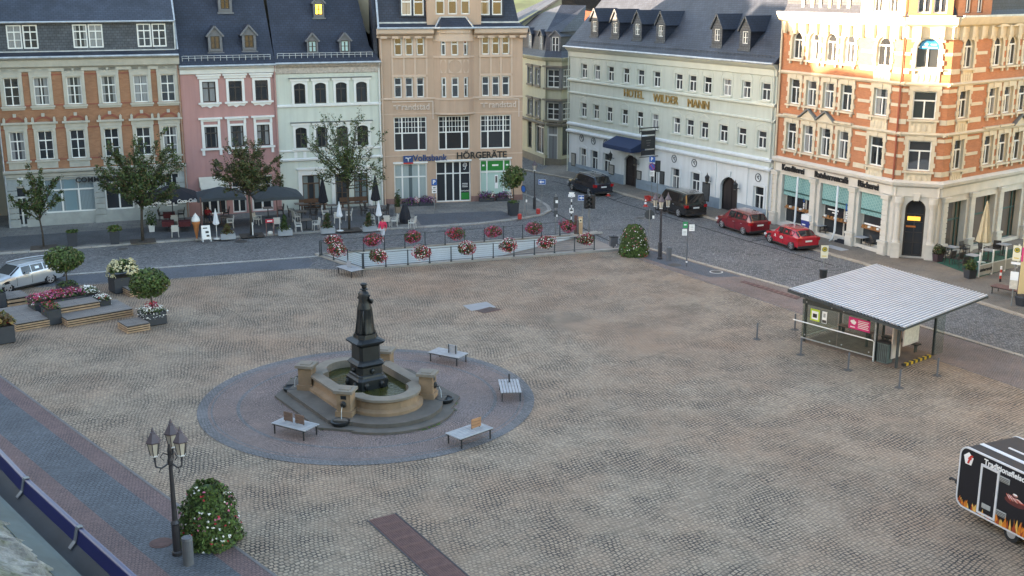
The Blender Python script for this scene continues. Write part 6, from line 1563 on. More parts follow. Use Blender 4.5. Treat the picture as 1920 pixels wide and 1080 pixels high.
def cover(label, P, r, m=m_cast, m2=None):
    mb = MB(); mb.lathe([(r*1.25,0),(r*1.25,.01),(r,.012)], m2 or m, n=20); mb.lathe([(r,.012),(r,.018),(r*.9,.019)], m, n=20); return mb.build('manhole_cover', None, P, label=label, cat='manhole cover')
for (x, y), lab, m2 in (((230,467),'round cover in the upper street before the black tub planters',M('cover_ring',(.2,.19,.18),.8,.2,5)),((452,452.5),'round cover by the kerb before the grey planter boxes',None),((1200,409),'round cover in the middle of the side street',MATS['cover_ring']),((1265,497),'dark oval cover beside the far lamp foot',None)): cover(lab, G(x,y,.008), .36, m2=m2)
cover('round cover with white ring in the pavement of the square edge', G(1343,510,.018), .34, m2=M('white_ring',(.5,.48,.45),.8,.1,5)); cover('rust-red oval cover in the blue paving left of the near lamp', G(302,1018,.014), .3, m_rust)
mb = MB(); mb.prism([tuple(p.xy-G(905,574).xy) for p in (G(868,573),G(912,566),G(930,576),G(884,583))], 0, .01, M('pale_cover',(.27,.275,.285),.7,.1,2)); mb.build('access_cover', None, G(905,574,.01), label='pale square access plate in the middle of the square', cat='cover')
mb = MB(); q = [G(892,583),G(918,576),G(941,581),G(908,588)]; mb.prism([tuple(p.xy-q[0].xy) for p in q], 0, .012, m_rust)
for k in range(1,5): a, b_ = q[0].lerp(q[3],k/5), q[1].lerp(q[2],k/5); mb.bar(a-q[0]+Vector((0,0,.016)), b_-q[0]+Vector((0,0,.016)), .06,.014,m_cast)
mb.build('drain_grate', None, q[0]+Vector((0,0,.011)), label='small rusty grate beside the pale access plate', cat='grate')
mb = MB(); q = [G(1387,529),G(1396,527),G(1502,558),G(1494,562)]; mb.prism([tuple(p.xy-q[0].xy) for p in q][::-1], 0, .008, m_rust)
for k in range(1,12): a, b_ = q[0].lerp(q[3],k/12), q[1].lerp(q[2],k/12); mb.bar(a-q[0]+Vector((0,0,.012)), b_-q[0]+Vector((0,0,.012)), .12,.012,m_rust2)
mb.build('drain_grate', None, q[0]+Vector((0,0,.02)), label='long rusty grate in the paving left of the shelter roof', cat='grate')
# ------------------------------------------------------------------ ramp railing
m_rail = M('rail_steel', (.075,.085,.095), .45, .15, 4, metal=.4)
def railing(label, pts, hgt, group='ramp railings'):
    t = thing('railing', label, 'railing', pts[0], 0, group); o = pts[0]
    for p in pts:
        mb = MB(); c = p-o; mb.box(c.x-.035,c.x+.035,c.y-.035,c.y+.035,0,hgt,m_rail); mb.box(c.x-.06,c.x+.06,c.y-.06,c.y+.06,.0,.08,m_rail); mb.build('post', t)
    mb = MB()
    for z in (hgt-.04, .12): mb.bar(pts[0]-o+Vector((0,0,z)), pts[-1]-o+Vector((0,0,z)), .03, .03, m_rail)
    for z in [.25+.13*k for k in range(5)]: mb.bar(pts[0]-o+Vector((0,0,z)), pts[-1]-o+Vector((0,0,z)), .008, .008, m_rail)
    mb.build('rail', t); return t
def along(a, b, n): return [a.lerp(b, i/(n-1)) for i in range(n)]
zK = .12
nearP = along(G(682,503.5,zK), G(1114,468.5,zK), 12); farP = along(G(603,478,zK), G(1084,438.5,zK), 14); leftP = along(G(600,479,zK), G(680,504,zK), 4)
railing('long steel railing along the near edge of the ramp', nearP, 1.0); railing('long steel railing along the street side of the ramp', farP, 1.0); railing('short steel railing closing the left end of the ramp', leftP, 1.0)
seed = 20
for k, (x, y) in enumerate(((709,480),(791.5,474),(874,466),(953,461),(1024,455),(1099,448))):
    basket(G(x,y+1,1.0)*1, ('red and white flower basket on the near ramp railing, %s from the bench end' % ('first','second','third','fourth','fifth','sixth')[k]), radians(20), 1, seed+k)
for k, (x, y) in enumerate(((699.5,450),(774,443.6),(853,438),(925,434),(999,428),(1064,424))):
    basket(G(x,y+1,1.0)*1, ('dull red flower basket on the street-side ramp railing, %s from the café end' % ('first','second','third','fourth','fifth','sixth')[k]), radians(20), 0, seed+30+k)
basket(G(623.6,453,1.05), 'pink flower basket at the far end of the short left railing', 0, 1, 80); basket(G(632,469,1.05), 'pink flower basket at the near end of the short left railing', 0, 1, 81)
# ------------------------------------------------------------------ vehicles
m_tyre = M('tyre_rubber', (.016,.016,.017), .85, .1, 8); m_rim = M('alloy_rim', (.52,.53,.55), .35, .1, 8, metal=.7); m_carglass = M('car_glass', (.012,.014,.017), .04, .2, 2, spec=.8); m_under = M('arch_black', (.008,.008,.009), .9, 0)
m_tail = M('tail_light', (.35,.01,.012), .2, .1, 5); m_headl = M('head_light', (.55,.58,.6), .12, .1, 5); m_plate = M('number_plate', (.7,.7,.68), .5, .05, 4); m_trimblk = M('black_plastic', (.02,.02,.022), .6, .1, 4)
def paint(name, c, rough=.22, metal=.0, coat=1.0):
    b = NB(name); b.set(b.b, 'Coat Weight', coat); b.set(b.b, 'Coat Roughness', .05); v = b.coord(); return b.done(b.ramp(b.noise(v, 1.5, 4), [(.3, mul(c,.92)),(.7, mul(c,1.06))]), rough, metal)
def car(name, label, cat, P, heading, L, W, H, m, prof, r=.32, fw=None, rw=None, rails=False, group=None, spoiler=False, chrome=None):
    """prof: stations (x, zbottom, zbelt, ztop, half width at sill, at belt, at top, cabin flag)"""
    t = thing(name, label, cat, P, heading, group); mb = MB()
    def sec(s):
        x, zb, zs, zt, wb, ws, wt, _ = s
        R = [(wb*.9,zb),(wb,zb+.06),(wb+.025,(zb+zs)*.5),(ws+.005,zs-.10),(ws-.03,zs),(wt+.02,zt-.07),(wt-.10,zt-.012),(wt*.45,zt)]
        return [(x, y, z) for y, z in R]+[(x, -y, z) for y, z in R[::-1]]
    rows = [sec(s) for s in prof]
    mb.quadgrid(rows, m, close=True, cap0=True, cap1=True, flip=True); mb.build('body', t, smooth='auto')
    C = Vector((0,0,H*.45))
    def pane(pts, k=.07, out=.008):
        q = [Vector(p) for p in pts]; c = sum(q, Vector())/4; n = (q[2]-q[0]).cross(q[3]-q[1])
        if n.length < 1e-6: return None
        n.normalize()
        if n.dot(c-C) < 0: n = -n; q = q[::-1]
        return [p+(c-p)*k+n*out for p in q]
    for side in (0, 1):
        g = MB()
        for i in range(len(rows)-1):
            if prof[i][7] and prof[i+1][7]:
                a, b = rows[i], rows[i+1]; i4, i5 = (4, 5) if side == 0 else (11, 10)
                p = pane([a[i4], b[i4], b[i5], a[i5]]); 
                if p: g.face(p, m_carglass)
        if g.f: g.build('side_window', t)
    for nm, idx in (('windscreen', [i for i in range(len(prof)-1) if prof[i+1][7] and not prof[i][7]]), ('rear_window', [i for i in range(len(prof)-1) if prof[i][7] and not prof[i+1][7]])):
        g = MB()
        for i in idx:
            a, b = rows[i], rows[i+1]; p = pane([a[6], b[6], b[9], a[9]], .08, .012)
            if p: g.face(p, m_carglass)
            for j, k in ((5,6),(10,9)):
                p = pane([a[j], b[j], b[k], a[k]], .1, .01)
                if p: g.face(p, m_carglass)
        if g.f: g.build(nm, t)
    xf, xr = fw, rw; a = MB()
    for x in (xf, xr):
        for s in (-1, 1):
            y = s*(W/2+.012); n = 20
            pts = [(x+r*1.2*cos(2*pi*i/n), y, r+r*1.2*sin(2*pi*i/n)) for i in range(n) if r+r*1.2*sin(2*pi*i/n) > .08]; a.face(pts if s < 0 else pts[::-1], m_under)
            w = MB(); w.quadgrid([[(r*q*cos(2*pi*i/18), yy, r*q*sin(2*pi*i/18)) for i in range(18)] for q, yy in ((.62,-.11),(.95,-.11),(1,-.08),(1,.08),(.95,.11),(.62,.11))], m_tyre, close=True); wo = link(w.mesh('wheel'), 'wheel', t, (x, s*(W/2-.09), r))
            w = MB(); yo = s*.115
            w.quadgrid([[(r*q*cos(2*pi*i/18), yy, r*q*sin(2*pi*i/18)) for i in range(18)] for q, yy in ((.70,yo),(.60,yo*.98),(.58,yo*.6))], m_rim, close=True)
            for k in range(5): aa = 2*pi*k/5; w.bar((0,yo,0),(r*.62*cos(aa),yo,r*.62*sin(aa)),.03,.07*r/.32,m_rim)
            w.face([(r*.58*cos(2*pi*i/18), yo*.5, r*.58*sin(2*pi*i/18)) for i in range(18)][::-s], m_under); link(w.mesh('rim'), 'rim', wo)
    a.build('wheel_arch', t)
    xb, xh = prof[-1][0], prof[0][0]; zb = prof[-1][2]
    for s in (-1, 1):
        w = MB(); w.box(xb-.015,xb+.22,s*(W/2-.28) if s>0 else -W/2-.004, W/2+.004 if s>0 else -(W/2-.28), zb-.16, zb+.06, m_tail); w.build('tail_light', t)
        w = MB(); hz = prof[0][2]; w.box(xh-.32,xh+.012,s*(W/2-.36) if s>0 else -W/2+.03, W/2-.03 if s>0 else -(W/2-.36), hz-.15, hz-.01, m_headl); w.build('head_light', t)
        w = MB(); ix = [i for i, q in enumerate(prof) if q[7]][0]; w.cbox((prof[ix][0]-.25, s*(W/2+.08), prof[ix][2]+.07), (.16,.2,.14), m); w.build('mirror', t)
    w = MB(); w.box(xb-.03,xb-.0,-.26,.26,zb-.22,zb-.11,m_plate); w.build('number_plate', t)
    w = MB(); w.box(xb-.04,xb+.06,-W/2+.05,W/2-.05,.24,.40,m_trimblk); w.box(xh-.06,xh+.03,-W/2+.1,W/2-.1,.22,.36,m_trimblk); w.box(xr+.4,xf-.4,-W/2-.02,-W/2+.05,.19,.27,m_trimblk); w.box(xr+.4,xf-.4,W/2-.05,W/2+.02,.19,.27,m_trimblk); w.build('bumper', t)
    w = MB()                                               # door seams and handles
    for s in (-1, 1):
        for x in (xf-.62, xf-1.62): w.box(x-.006,x+.006,s*(W/2+.016)-.01,s*(W/2+.016)+.012,.35,prof[3][2]-.08,m_under)
        for x in (xf-1.45, xf-2.4): w.box(x-.1,x+.1,s*(W/2+.02)-.012,s*(W/2+.02)+.016,prof[3][2]-.2,prof[3][2]-.17,chrome or m)
    w.build('door_trim', t)
    if rails:
        w = MB(); ca = [q for q in prof if q[7]]
        for s in (-1,1): w.tube([(q[0], s*(q[6]-.09), q[3]+.05) for q in ca], .022, rails, 6)
        w.build('roof_rail', t)
    return t
def hatchprof(L, W, H, belt=.92, hood=.86, nose=.62, tail=0, wsx=.26, rfx=.40, rrx=.86, est=False):
    h = L/2; w = W/2
    return [(h,.30,nose,nose+.04,w-.22,w-.2,w-.3,0),(h-.18,.22,nose+.13,nose+.17,w-.06,w-.06,w-.18,0),(h-.75,.2,hood-.03,hood+.02,w,w-.01,w-.14,0),(h-L*wsx,.2,belt-.02,belt+.05,w,w,w-.13,0),
            (h-L*rfx,.2,belt,H-.03,w,w,w-.23,1),(h-L*.55,.2,belt+.01,H,w,w,w-.22,1),(h-L*.72,.2,belt+.03,H-.02,w,w,w-.23,1),(h-L*rrx,.22,belt+.06,H-.09,w,w-.01,w-.25,1),(-h+.10,.26,belt+.03,belt+.10,w-.04,w-.06,w-.18,0),(-h,.32,belt-.06,belt+.0,w-.1,w-.1,w-.2,0)]
hd = Vector((-.41,.912,0)); hr = Vector((.912,.41,0))
def park(fx, fy, rx, ry, W, fw, rw):
    """car centre and heading from where its two near wheels stand"""
    d = Vector((fx-rx, fy-ry, 0)).normalized(); n = Vector((d.y,-d.x,0)); mid = Vector(((fx+rx)/2,(fy+ry)/2,0)); return mid+n*(W/2-.05)-d*(fw+rw)/2, atan2(d.y, d.x)
P, a = park(15.51,84.99,16.72,82.33, 1.82, 1.3,-1.32)
car('parked_car', 'dark red compact van parked by the hotel gate', 'car', P, a, 4.3, 1.82, 1.60, paint('dark_red_paint',(.17,.010,.018)), hatchprof(4.3,1.82,1.6,1.0,.95,.7,wsx=.2,rfx=.36,rrx=.88), .33, 1.3,-1.35, chrome=m_rim, group='cars parked along the side street')
P, a = park(17.97,79.99,19.02,77.29, 1.78, 1.32,-1.3)
c2 = car('parked_car', 'bright red hatchback with small white stickers before the bakery', 'car', P, a, 4.05, 1.78, 1.44, paint('bright_red_paint',(.40,.008,.022)), hatchprof(4.05,1.78,1.44,.93,.86,.62,rrx=.84), .33, 1.28,-1.3, group='cars parked along the side street')
mb = MB(); y = .905
for cx, cz, rx_, rz_, m_ in ((.62,.63,.12,.035,m_signwhite),(.62,.74,.08,.05,m_signwhite),(-.15,.66,.2,.13,m_signwhite),(-.15,.66,.12,.08,m_teal)):
    yy = y+(.012 if m_ is m_teal else .006); mb.face([(cx+rx_*cos(t), yy, cz+rz_*sin(t)) for t in [2*pi*i/14 for i in range(14)]][::-1], m_)
mb.build('sticker', c2)
P, a = park(5.33,101.18,6.53,98.78, 1.9, 1.45,-1.4)
car('parked_car', 'dark blue people carrier parked at the far end by the hotel door', 'car', P, a, 4.75, 1.9, 1.72, paint('navy_paint',(.012,.016,.028)), hatchprof(4.75,1.9,1.72,1.02,.98,.72,wsx=.19,rfx=.35,rrx=.90), .34, 1.45,-1.45, rails=m_rim, group='cars parked along the side street')
rwv = Vector((12.93,89.09,0)); P, a = park(*(rwv+hd*3.15).xy,*rwv.xy, 1.95, 1.65,-1.5)
h = 2.5; w_ = .975
car('parked_van', 'black passenger van parked behind the far three-armed lamp', 'van', P, a, 5.0, 1.95, 1.92, paint('black_paint',(.011,.011,.012)), [(h,.32,.78,.82,w_-.25,w_-.22,w_-.32,0),(h-.2,.24,.92,.97,w_-.06,w_-.06,w_-.2,0),(h-.8,.22,1.05,1.10,w_,w_-.01,w_-.14,0),(h-1.05,.22,1.1,1.2,w_,w_,w_-.13,0),(h-1.75,.22,1.12,1.88,w_,w_,w_-.16,1),(h-2.8,.22,1.12,1.92,w_,w_,w_-.14,1),(h-3.9,.22,1.12,1.92,w_,w_,w_-.14,1),(-h+.28,.24,1.12,1.86,w_,w_,w_-.16,1),(-h+.07,.28,1.1,1.22,w_-.01,w_-.02,w_-.08,0),(-h,.34,1.0,1.05,w_-.05,w_-.06,w_-.14,0)], .35, 1.65,-1.5, rails=m_rim, chrome=m_rim, group='cars parked along the side street')
P, a = park(-29.1,66.36,-27.54,68.71, 1.87, 1.42,-1.42); d_ = Vector((cos(a),sin(a),0)); P = P+d_*.55
car('parked_car', 'silver estate car with roof rails by the seating island', 'car', P, a, 4.85, 1.87, 1.47, paint('silver_paint',(.46,.50,.54), .28, .5), [(q[0],q[1],q[2],q[3],q[4],q[5],q[6],q[7]) for q in hatchprof(4.85,1.87,1.47,.95,.88,.64,wsx=.27,rfx=.42,rrx=.95)], .34, 1.42,-1.42, rails=m_rim)
# ------------------------------------------------------------------ food trailer
TX = Vector((.415,-.91,0)); TY = Vector((.91,.415,0)); tp = Vector((15.12,36.67,0))
ta = atan2(TX.y, TX.x); tr = thing('food_trailer', 'black butcher food trailer with white edging and painted flames', 'trailer', tp, ta)
m_trail = M('trailer_black', (.010,.010,.014), .55, .1, 2, spec=.35); m_tedge = M('trailer_edge', (.62,.62,.64), .35, .08, 3)
TL, TD, z0, z1, rc = 5.2, 2.25, .38, 2.52, .32
def rprof(o=0):
    P = []
    for cx, cz, a0 in ((TL-rc,z0+rc,-90),(TL-rc,z1-rc,0),(rc,z1-rc,90),(rc,z0+rc,180)):
        for i in range(7): t = radians(a0+15*i); P.append((cx+(rc+o)*cos(t), cz+(rc+o)*sin(t)))
    return P
mb = MB(); mb.prism_y(rprof(), 0, TD, m_trail); mb.build('body', tr)
mb = MB()
for y0, y1 in ((-.02,.035),(TD-.035,TD+.02)):
    a_, b_ = rprof(.02), rprof(-.035); rows = [[(p[0],y0,p[1]) for p in a_],[(p[0],y1,p[1]) for p in a_],[(p[0],y1,p[1]) for p in b_],[(p[0],y0,p[1]) for p in b_],[(p[0],y0,p[1]) for p in a_]]
    mb.quadgrid(rows, m_tedge, close=True)
mb.box(.25,TL,.55,.72,z1+.0,z1+.02,m_tedge); mb.box(.9,TL,1.15,1.22,z1,z1+.03,m_tedge); mb.build('edging', tr)
mb = MB(); mb.box(.92,1.0,-.03,.0,z0+.08,z1-.32,m_tedge); mb.box(1.62,1.70,-.03,.0,z0+.08,z1-.32,m_tedge); mb.box(1.0,1.62,-.03,.0,z1-.4,z1-.32,m_tedge); mb.box(1.0,1.62,-.03,.0,z0+.08,z0+.15,m_tedge); mb.box(1.0,1.62,-.012,-.002,z0+.15,z1-.4,m_trail); mb.box(1.56,1.6,-.06,-.012,1.3,1.42,m_trimblk); mb.build('door', tr)
mb = MB(); m_vent = M('vent_grey', (.34,.35,.34), .6, .15, 6)
for x, z in ((1.92,2.0),(1.92,.82),(3.6,2.0),(3.6,.8)): mb.box(x-.2,x+.2,-.03,.0,z-.09,z+.09,m_vent); [mb.box(x-.18,x+.18,-.036,-.03,z-.07+k*.05,z-.05+k*.05,m_trimblk) for k in range(3)]
mb.box(1.12,1.48,-.036,-.013,.72,.88,m_vent); mb.build('vent', tr)
text('Traditionsfleischerei', 'lettering', tr, .27, m_signwhite, (1.02,-.012,2.30), (pi/2,0,0), .006, 'LEFT', .006)
mb = MB(); mb.face([(.36+.22*cos(t),-.008,2.14+.24*sin(t)) for t in [radians(20+72*i) for i in range(5)]], m_signwhite); mb.build('logo_panel', tr)
text('f', 'logo_letter', tr, .42, m_sr, (.37,-.016,2.13), (pi/2,0,0), .006, 'CENTER', .018, shear=.3)
mb = MB(); m_sausage = M('sausage_red', (.42,.07,.045), .5, .3, 9); m_plateoval = M('plate_dark', (.10,.02,.02), .5, .1, 5)
def oval(cx, cz, rx, rz, m, y, rot=0): mb.face([(cx+rx*cos(t)*cos(rot)-rz*sin(t)*sin(rot), y, cz+rx*cos(t)*sin(rot)+rz*sin(t)*cos(rot)) for t in [2*pi*i/16 for i in range(16)]], m)
oval(2.42,1.42,.44,.14,m_plateoval,-.008); m_meat = M('meat_pink',(.5,.22,.18),.5,.2,9)
for k in range(7): oval(2.14+.085*k,1.50+.018*(k % 3),.15,.034,(m_sausage,m_meat)[k % 2],-.010-.002*k,radians(-42+6*k)); oval(2.13+.085*k,1.515+.018*(k % 3),.09,.008,m_signwhite,-.011-.002*k,radians(-42+6*k))
oval(2.40,1.66,.11,.05,m_meat,-.026); oval(2.40,1.685,.085,.03,m_signwhite,-.028)
mb.build('picture', tr)
mb = MB(); rng = random.Random(4); m_fl1 = M('flame_orange', (.60,.19,.02), .5, .3, 8); m_fl2 = M('flame_yellow', (.70,.42,.10), .5, .3, 8); m_fl3 = M('flame_red', (.32,.05,.015), .5, .3, 8)
for i in range(95):
    x = rng.uniform(.12, .9) if i < 22 else (rng.uniform(1.05,1.55) if i < 30 else rng.uniform(1.75,TL-.1)); hh = rng.uniform(.1,.3)*(1.0 if x < 1.7 else 1.7)*(1 if i >= 30 or i < 22 else .8); b_ = z0+.05+max(0,.32-x)*.6; w2 = rng.uniform(.03,.07); s = rng.uniform(-.08,.08)
    y = -.006-.0004*i
    if 22 <= i < 30: y -= .012
    mb.face([(x-w2,y,b_),(x+w2,y,b_),(x+w2*.7+s*.4,y,b_+hh*.45),(x+s,y,b_+hh),(x-w2*.9+s*.3,y,b_+hh*.5)], (m_fl1,m_fl2,m_fl3)[i % 3])
mb.build('flames', tr)
mb = MB(); mb.lathe([(.25,0),(.28,.05),(.28,.45),(.2,.5)], m_vent, (2.9,1.5,z1), 10); mb.box(2.0,2.6,.9,1.5,z1,z1+.06,m_vent); mb.build('roof_vent', tr)
mb = MB(); mb.prism_y([(2.2,z1+.02),(5.0,z1+.02),(5.0,z1+.72),(2.35,z1+.72),(2.2,z1+.55)], TD*.5, TD*.5+.3, m_vent); mb.box(2.45,4.9,TD*.5-.01,TD*.5,z1+.12,z1+.62,m_signwhite); mb.build('roof_sign', tr)
text('Traditions', 'lettering', tr, .3, MATS['black_letters'], (2.55,TD*.5-.02,z1+.38), (pi/2,0,0), .004, 'LEFT')
mb = MB(); mb.bar((.1,TD*.32,z0+.05),(-1.15,TD*.5,.5),.07,.07,m_trimblk); mb.bar((.1,TD*.68,z0+.05),(-1.15,TD*.5,.5),.07,.07,m_trimblk); mb.tube([(-1.0,TD*.5,.55),(-1.35,TD*.5,.55),(-1.42,TD*.5,.5)],[.04,.05,.06],m_trimblk,8); mb.tube([(-.5,TD*.5,.05),(-.5,TD*.5,.85)],.03,m_trimblk,8); mb.tube([(-.2,TD*.5,.5),(-.35,TD*.5,1.0)],.022,m_trimblk,6); mb.build('tow_bar', tr)
for y in (.05, TD-.2):
    w = MB(); w.tube([(2.35,y,.31),(2.35,y+.18,.31)], .31, m_tyre, 18); wo = w.build('wheel', tr); w = MB(); w.tube([(2.35,y-.008,.31),(2.35,y+.19,.31)], .18, m_rim, 14); w.build('rim', wo)
# ------------------------------------------------------------------ bus shelter
def transmat(name, tint, refl=.12, alpha=.35):
    b = NB(name); t = b.new('BsdfTransparent'); b.set(t, 'Color', tint); g = b.new('BsdfGlossy'); b.set(g, 'Roughness', .04); b.set(g, 'Color', (.9,.9,.9)); d = b.new('BsdfDiffuse'); b.set(d, 'Color', mul(tint, .12))
    f = b.new('LayerWeight'); b.set(f, 'Blend', .25); m1 = b.new('MixShader'); m2 = b.new('MixShader'); b.set(m1, 0, alpha*.5); b.t.links.new(t.outputs[0], m1.inputs[1]); b.t.links.new(d.outputs[0], m1.inputs[2])
    b.set(m2, 0, b.math('MULTIPLY', f.outputs['Facing'], refl*2, clamp=True)); b.t.links.new(m1.outputs[0], m2.inputs[1]); b.t.links.new(g.outputs[0], m2.inputs[2]); b.t.links.new(m2.outputs[0], b.n['Material Output'].inputs['Surface']); return b.m
m_sglass = transmat('shelter_glass', (.88,.92,.89), .10, .07); m_steel = M('shelter_steel', (.055,.065,.068), .45, .12, 4, metal=.3); m_gal = M('galvanised', (.40,.42,.44), .4, .15, 5, metal=.6); m_corrv = M('corrugated_valley', (.27,.28,.30), .6, .12, 1.2); m_corr = M('corrugated_sheet', (.60,.615,.64), .45, .07, 1.2, metal=.25)
SO = Vector((14.6,56.5,.012)); sx_ = -E2; sy_ = E1; sa = atan2(sx_.y, sx_.x)
sh = thing('bus_shelter', 'glass bus shelter with corrugated metal roof and pink poster', 'bus shelter', SO, sa)
def sl(p): q = Vector(p)-SO; return (q.dot(sx_), q.dot(sy_))
SL = 5.5; SDp = 3.1
cor = [G(1478,541.6,2.72),G(1695,614.7,2.72),G(1852.5,554,3.02),G(1641.5,495,3.02)]       # left, front, right, back
cl = [Vector((*sl(p), p.z-SO.z)) for p in cor]
mb = MB(); N = 36*6
rows = []
for q in (0,1):
    a, b_ = (cl[0], cl[1]) if q == 0 else (cl[3], cl[2]); rows.append([a.lerp(b_, i/N)+Vector((0,0,(.0,.0,.0,.04,.04,.04)[i % 6])) for i in range(N+1)])
mb.quadgrid(rows, m_corr); mb.mi = [mb.mat(m_corr) if (k % 6) in (2,3,4) else mb.mat(m_corrv) for k in range(len(mb.f))]; mb.quadgrid([[p-Vector((0,0,.012)) for p in r] for r in rows], m_corr, flip=True)
mb.build('roof', sh)
mb = MB()
for i in (0, N): 
    mb.bar(rows[0][i]-Vector((0,0,.06)), rows[1][i]-Vector((0,0,.06)), .06, .1, m_steel)
mb.bar(cl[0]-Vector((0,0,.10)), cl[1]-Vector((0,0,.10)), .08, .12, m_steel); mb.bar(cl[3]-Vector((0,0,.10)), cl[2]-Vector((0,0,.10)), .08, .12, m_steel)
for k in (.12,.36,.6,.84): mb.bar(cl[0].lerp(cl[1],k)-Vector((0,0,.14)), cl[3].lerp(cl[2],k)-Vector((0,0,.14)), .08, .14, m_steel)
mb.build('roof_frame', sh)
for x, y in ((.12,.12),(4.25,.12),(SL,.0),(.12,SDp),(2.7,SDp),(SL-.0,SDp),(2.7,1.7)):
    mb = MB(); mb.box(x-.05,x+.05,y-.05,y+.05,0,2.56+.02*y,m_steel); mb.build('post', sh)
def glasspane(x0,y0,x1,y1,z0,z1,nm='glass_panel'): 
    mb = MB(); mb.bar((x0,y0,(z0+z1)/2),(x1,y1,(z0+z1)/2),.012,z1-z0,m_sglass); return mb.build(nm, sh)
glasspane(0,0,2.1,0,.25,2.25); glasspane(2.16,0,4.26,0,.25,2.25); glasspane(0,.06,0,SDp,.25,2.25); glasspane(SL+.55,SDp-.9,SL+.55,SDp-.1,.3,2.25); glasspane(.3,SDp+.03,2.6,SDp+.03,.25,2.25)
mb = MB(); mb.box(0,4.26,-.04,-.012,2.0,2.25,m_steel); mb.box(0,4.26,-.03,.03,.2,.25,m_gal); mb.box(-.03,.03,0,SDp,.2,.25,m_gal); mb.box(4.22,4.3,-.03,.03,0,2.3,m_gal)
for x in (.25,1.75,2.45,4.0):
    for z in (2.12,.42): mb.tube([(x,-.06,z),(x,-.03,z)],.035,m_gal,8)
mb.build('glass_frame', sh)
mb = MB(); mb.tube([(-.35,-.25,1.12),(4.3,-.25,1.12),(4.3,-.12,1.0),(4.3,-.1,.1)],.03,m_white,8); mb.build('handrail', sh)
mb = MB(); mb.box(.3,2.4,SDp-.5,SDp-.1,.42,.47,m_rust2); mb.box(.5,.56,SDp-.4,SDp-.2,0,.42,m_steel); mb.box(2.1,2.16,SDp-.4,SDp-.2,0,.42,m_steel); mb.build('bench', sh)
mb = MB(); mb.box(2.9,4.9,SDp-.5,SDp-.1,.42,.47,m_trimblk); mb.box(3.1,3.16,SDp-.4,SDp-.2,0,.42,m_steel); mb.box(4.7,4.76,SDp-.4,SDp-.2,0,.42,m_steel); mb.build('bench', sh)
mb = MB(); mb.box(4.36,4.95,.05,.5,.05,1.0,M('bin_slats',(.10,.13,.125),.5,.2,4)); [mb.box(4.38+k*.1,4.42+k*.1,.035,.05,.1,.95,m_steel) for k in range(6)]; mb.box(4.34,4.97,.03,.52,1.0,1.06,m_trimblk); mb.build('litter_bin', sh)
m_map = M('map_paper', (.55,.50,.42), .7, .2, 7); m_boardw = M('board_pale', (.50,.42,.37), .7, .1, 3)
mb = MB(); mb.box(5.0,5.06,.25,.95,.28,2.1,m_boardw); mb.box(4.99,5.0,.3,.9,.75,2.0,m_map); mb.box(5.3,5.36,1.0,1.95,.9,2.0,m_boardw); mb.box(5.365,5.372,1.05,1.9,1.0,1.95,m_map); mb.build('map_board', sh)
mb = MB(); mb.box(SL+.02,SL+.06,.35,1.1,1.0,2.0,m_boardw); mb.box(SL+.06,SL+.066,.4,1.05,1.05,1.95,m_map); mb.build('timetable', sh)
mb = MB(); m_pink = M('poster_pink', (.62,.03,.17), .5, .05, 3); mb.box(2.75,3.95,-.022,-.013,1.36,1.92,m_pink)
for k in range(5): mb.box(3.28,3.88-.05*(k % 2),-.026,-.022,1.80-k*.085,1.835-k*.085,m_signwhite)
for x, z in ((2.92,1.72),(3.02,1.76),(3.1,1.7),(2.98,1.66),(3.06,1.64)): mb.ball((x,-.024,z),(.075,.006,.07),m_signwhite,10,5)
mb.box(2.85,3.12,-.026,-.022,1.43,1.48,m_signwhite)
mb.build('poster', sh)
mb = MB(); mb.box(.5,1.05,-.022,-.013,1.25,1.85,M('poster_lime',(.42,.55,.03),.5,.1,5)); mb.box(.58,.97,-.026,-.022,1.33,1.75,m_signwhite); mb.box(.65,.9,-.03,-.026,1.42,1.62,m_trimblk); mb.box(1.2,1.48,-.024,-.013,1.25,1.85,m_signwhite); mb.box(1.22,1.46,-.028,-.024,1.27,1.42,m_trimblk); mb.box(1.27,1.4,-.028,-.024,1.55,1.75,m_vent); mb.build('notice', sh)
mb = MB(); k_ = 12
for i in range(k_): y = .45+i*.19; mb.box(SL-.02,SL+.14,y,y+.185,0,.13,M('hazard_yellow',(.55,.33,.02),.6,.1,4) if i % 2 else m_trimblk)
mb.build('striped_kerb', sh)
mb = MB(); mb.box(0,SL+.1,0,SDp+.2,.002,.03,M('shelter_floor',(.17,.12,.095),.85,.25,2)); mb.build('floor', sh)
# ------------------------------------------------------------------ café furniture
m_rattanw = M('rattan_white', (.58,.56,.52), .75, .12, 9); m_rattand = M('rattan_dark', (.045,.038,.035), .75, .2, 9); m_tabletop = M('table_top', (.13,.105,.09), .6, .2, 5); m_redcloth = M('red_cloth', (.10,.018,.022), .85, .15, 5)
def chair_parts(t, m):
    mb = MB(); mb.box(-.24,.24,-.23,.23,.40,.45,m); mb.build('seat', t)
    mb = MB(); mb.T = Matrix.Translation((0,.22,.45))@Matrix.Rotation(radians(-9),4,'X'); mb.box(-.24,.24,-.02,.025,-.02,.45,m); mb.build('backrest', t)
    for s in (-1,1):
        mb = MB(); mb.box(s*.25-.025,s*.25+.025,-.22,.24,.62,.65,m); mb.build('armrest', t)
        for y in (-.2,.2): mb = MB(); mb.bar((s*.21,y,.40),(s*.24,y*1.12,0),.035,.035,m); mb.bar((s*.24,y,.4),(s*.25,y,.63),.03,.03,m); mb.build('leg', t)
def table_parts(t, m, s=.38, ped=True):
    mb = MB(); mb.box(-s,s,-s,s,.71,.745,m); mb.build('tabletop', t)
    mb = MB(); mb.box(-.035,.035,-.035,.035,.03,.71,m_iron); mb.box(-.24,.24,-.24,.24,0,.03,m_iron); mb.build('leg', t)
PROTO = {}
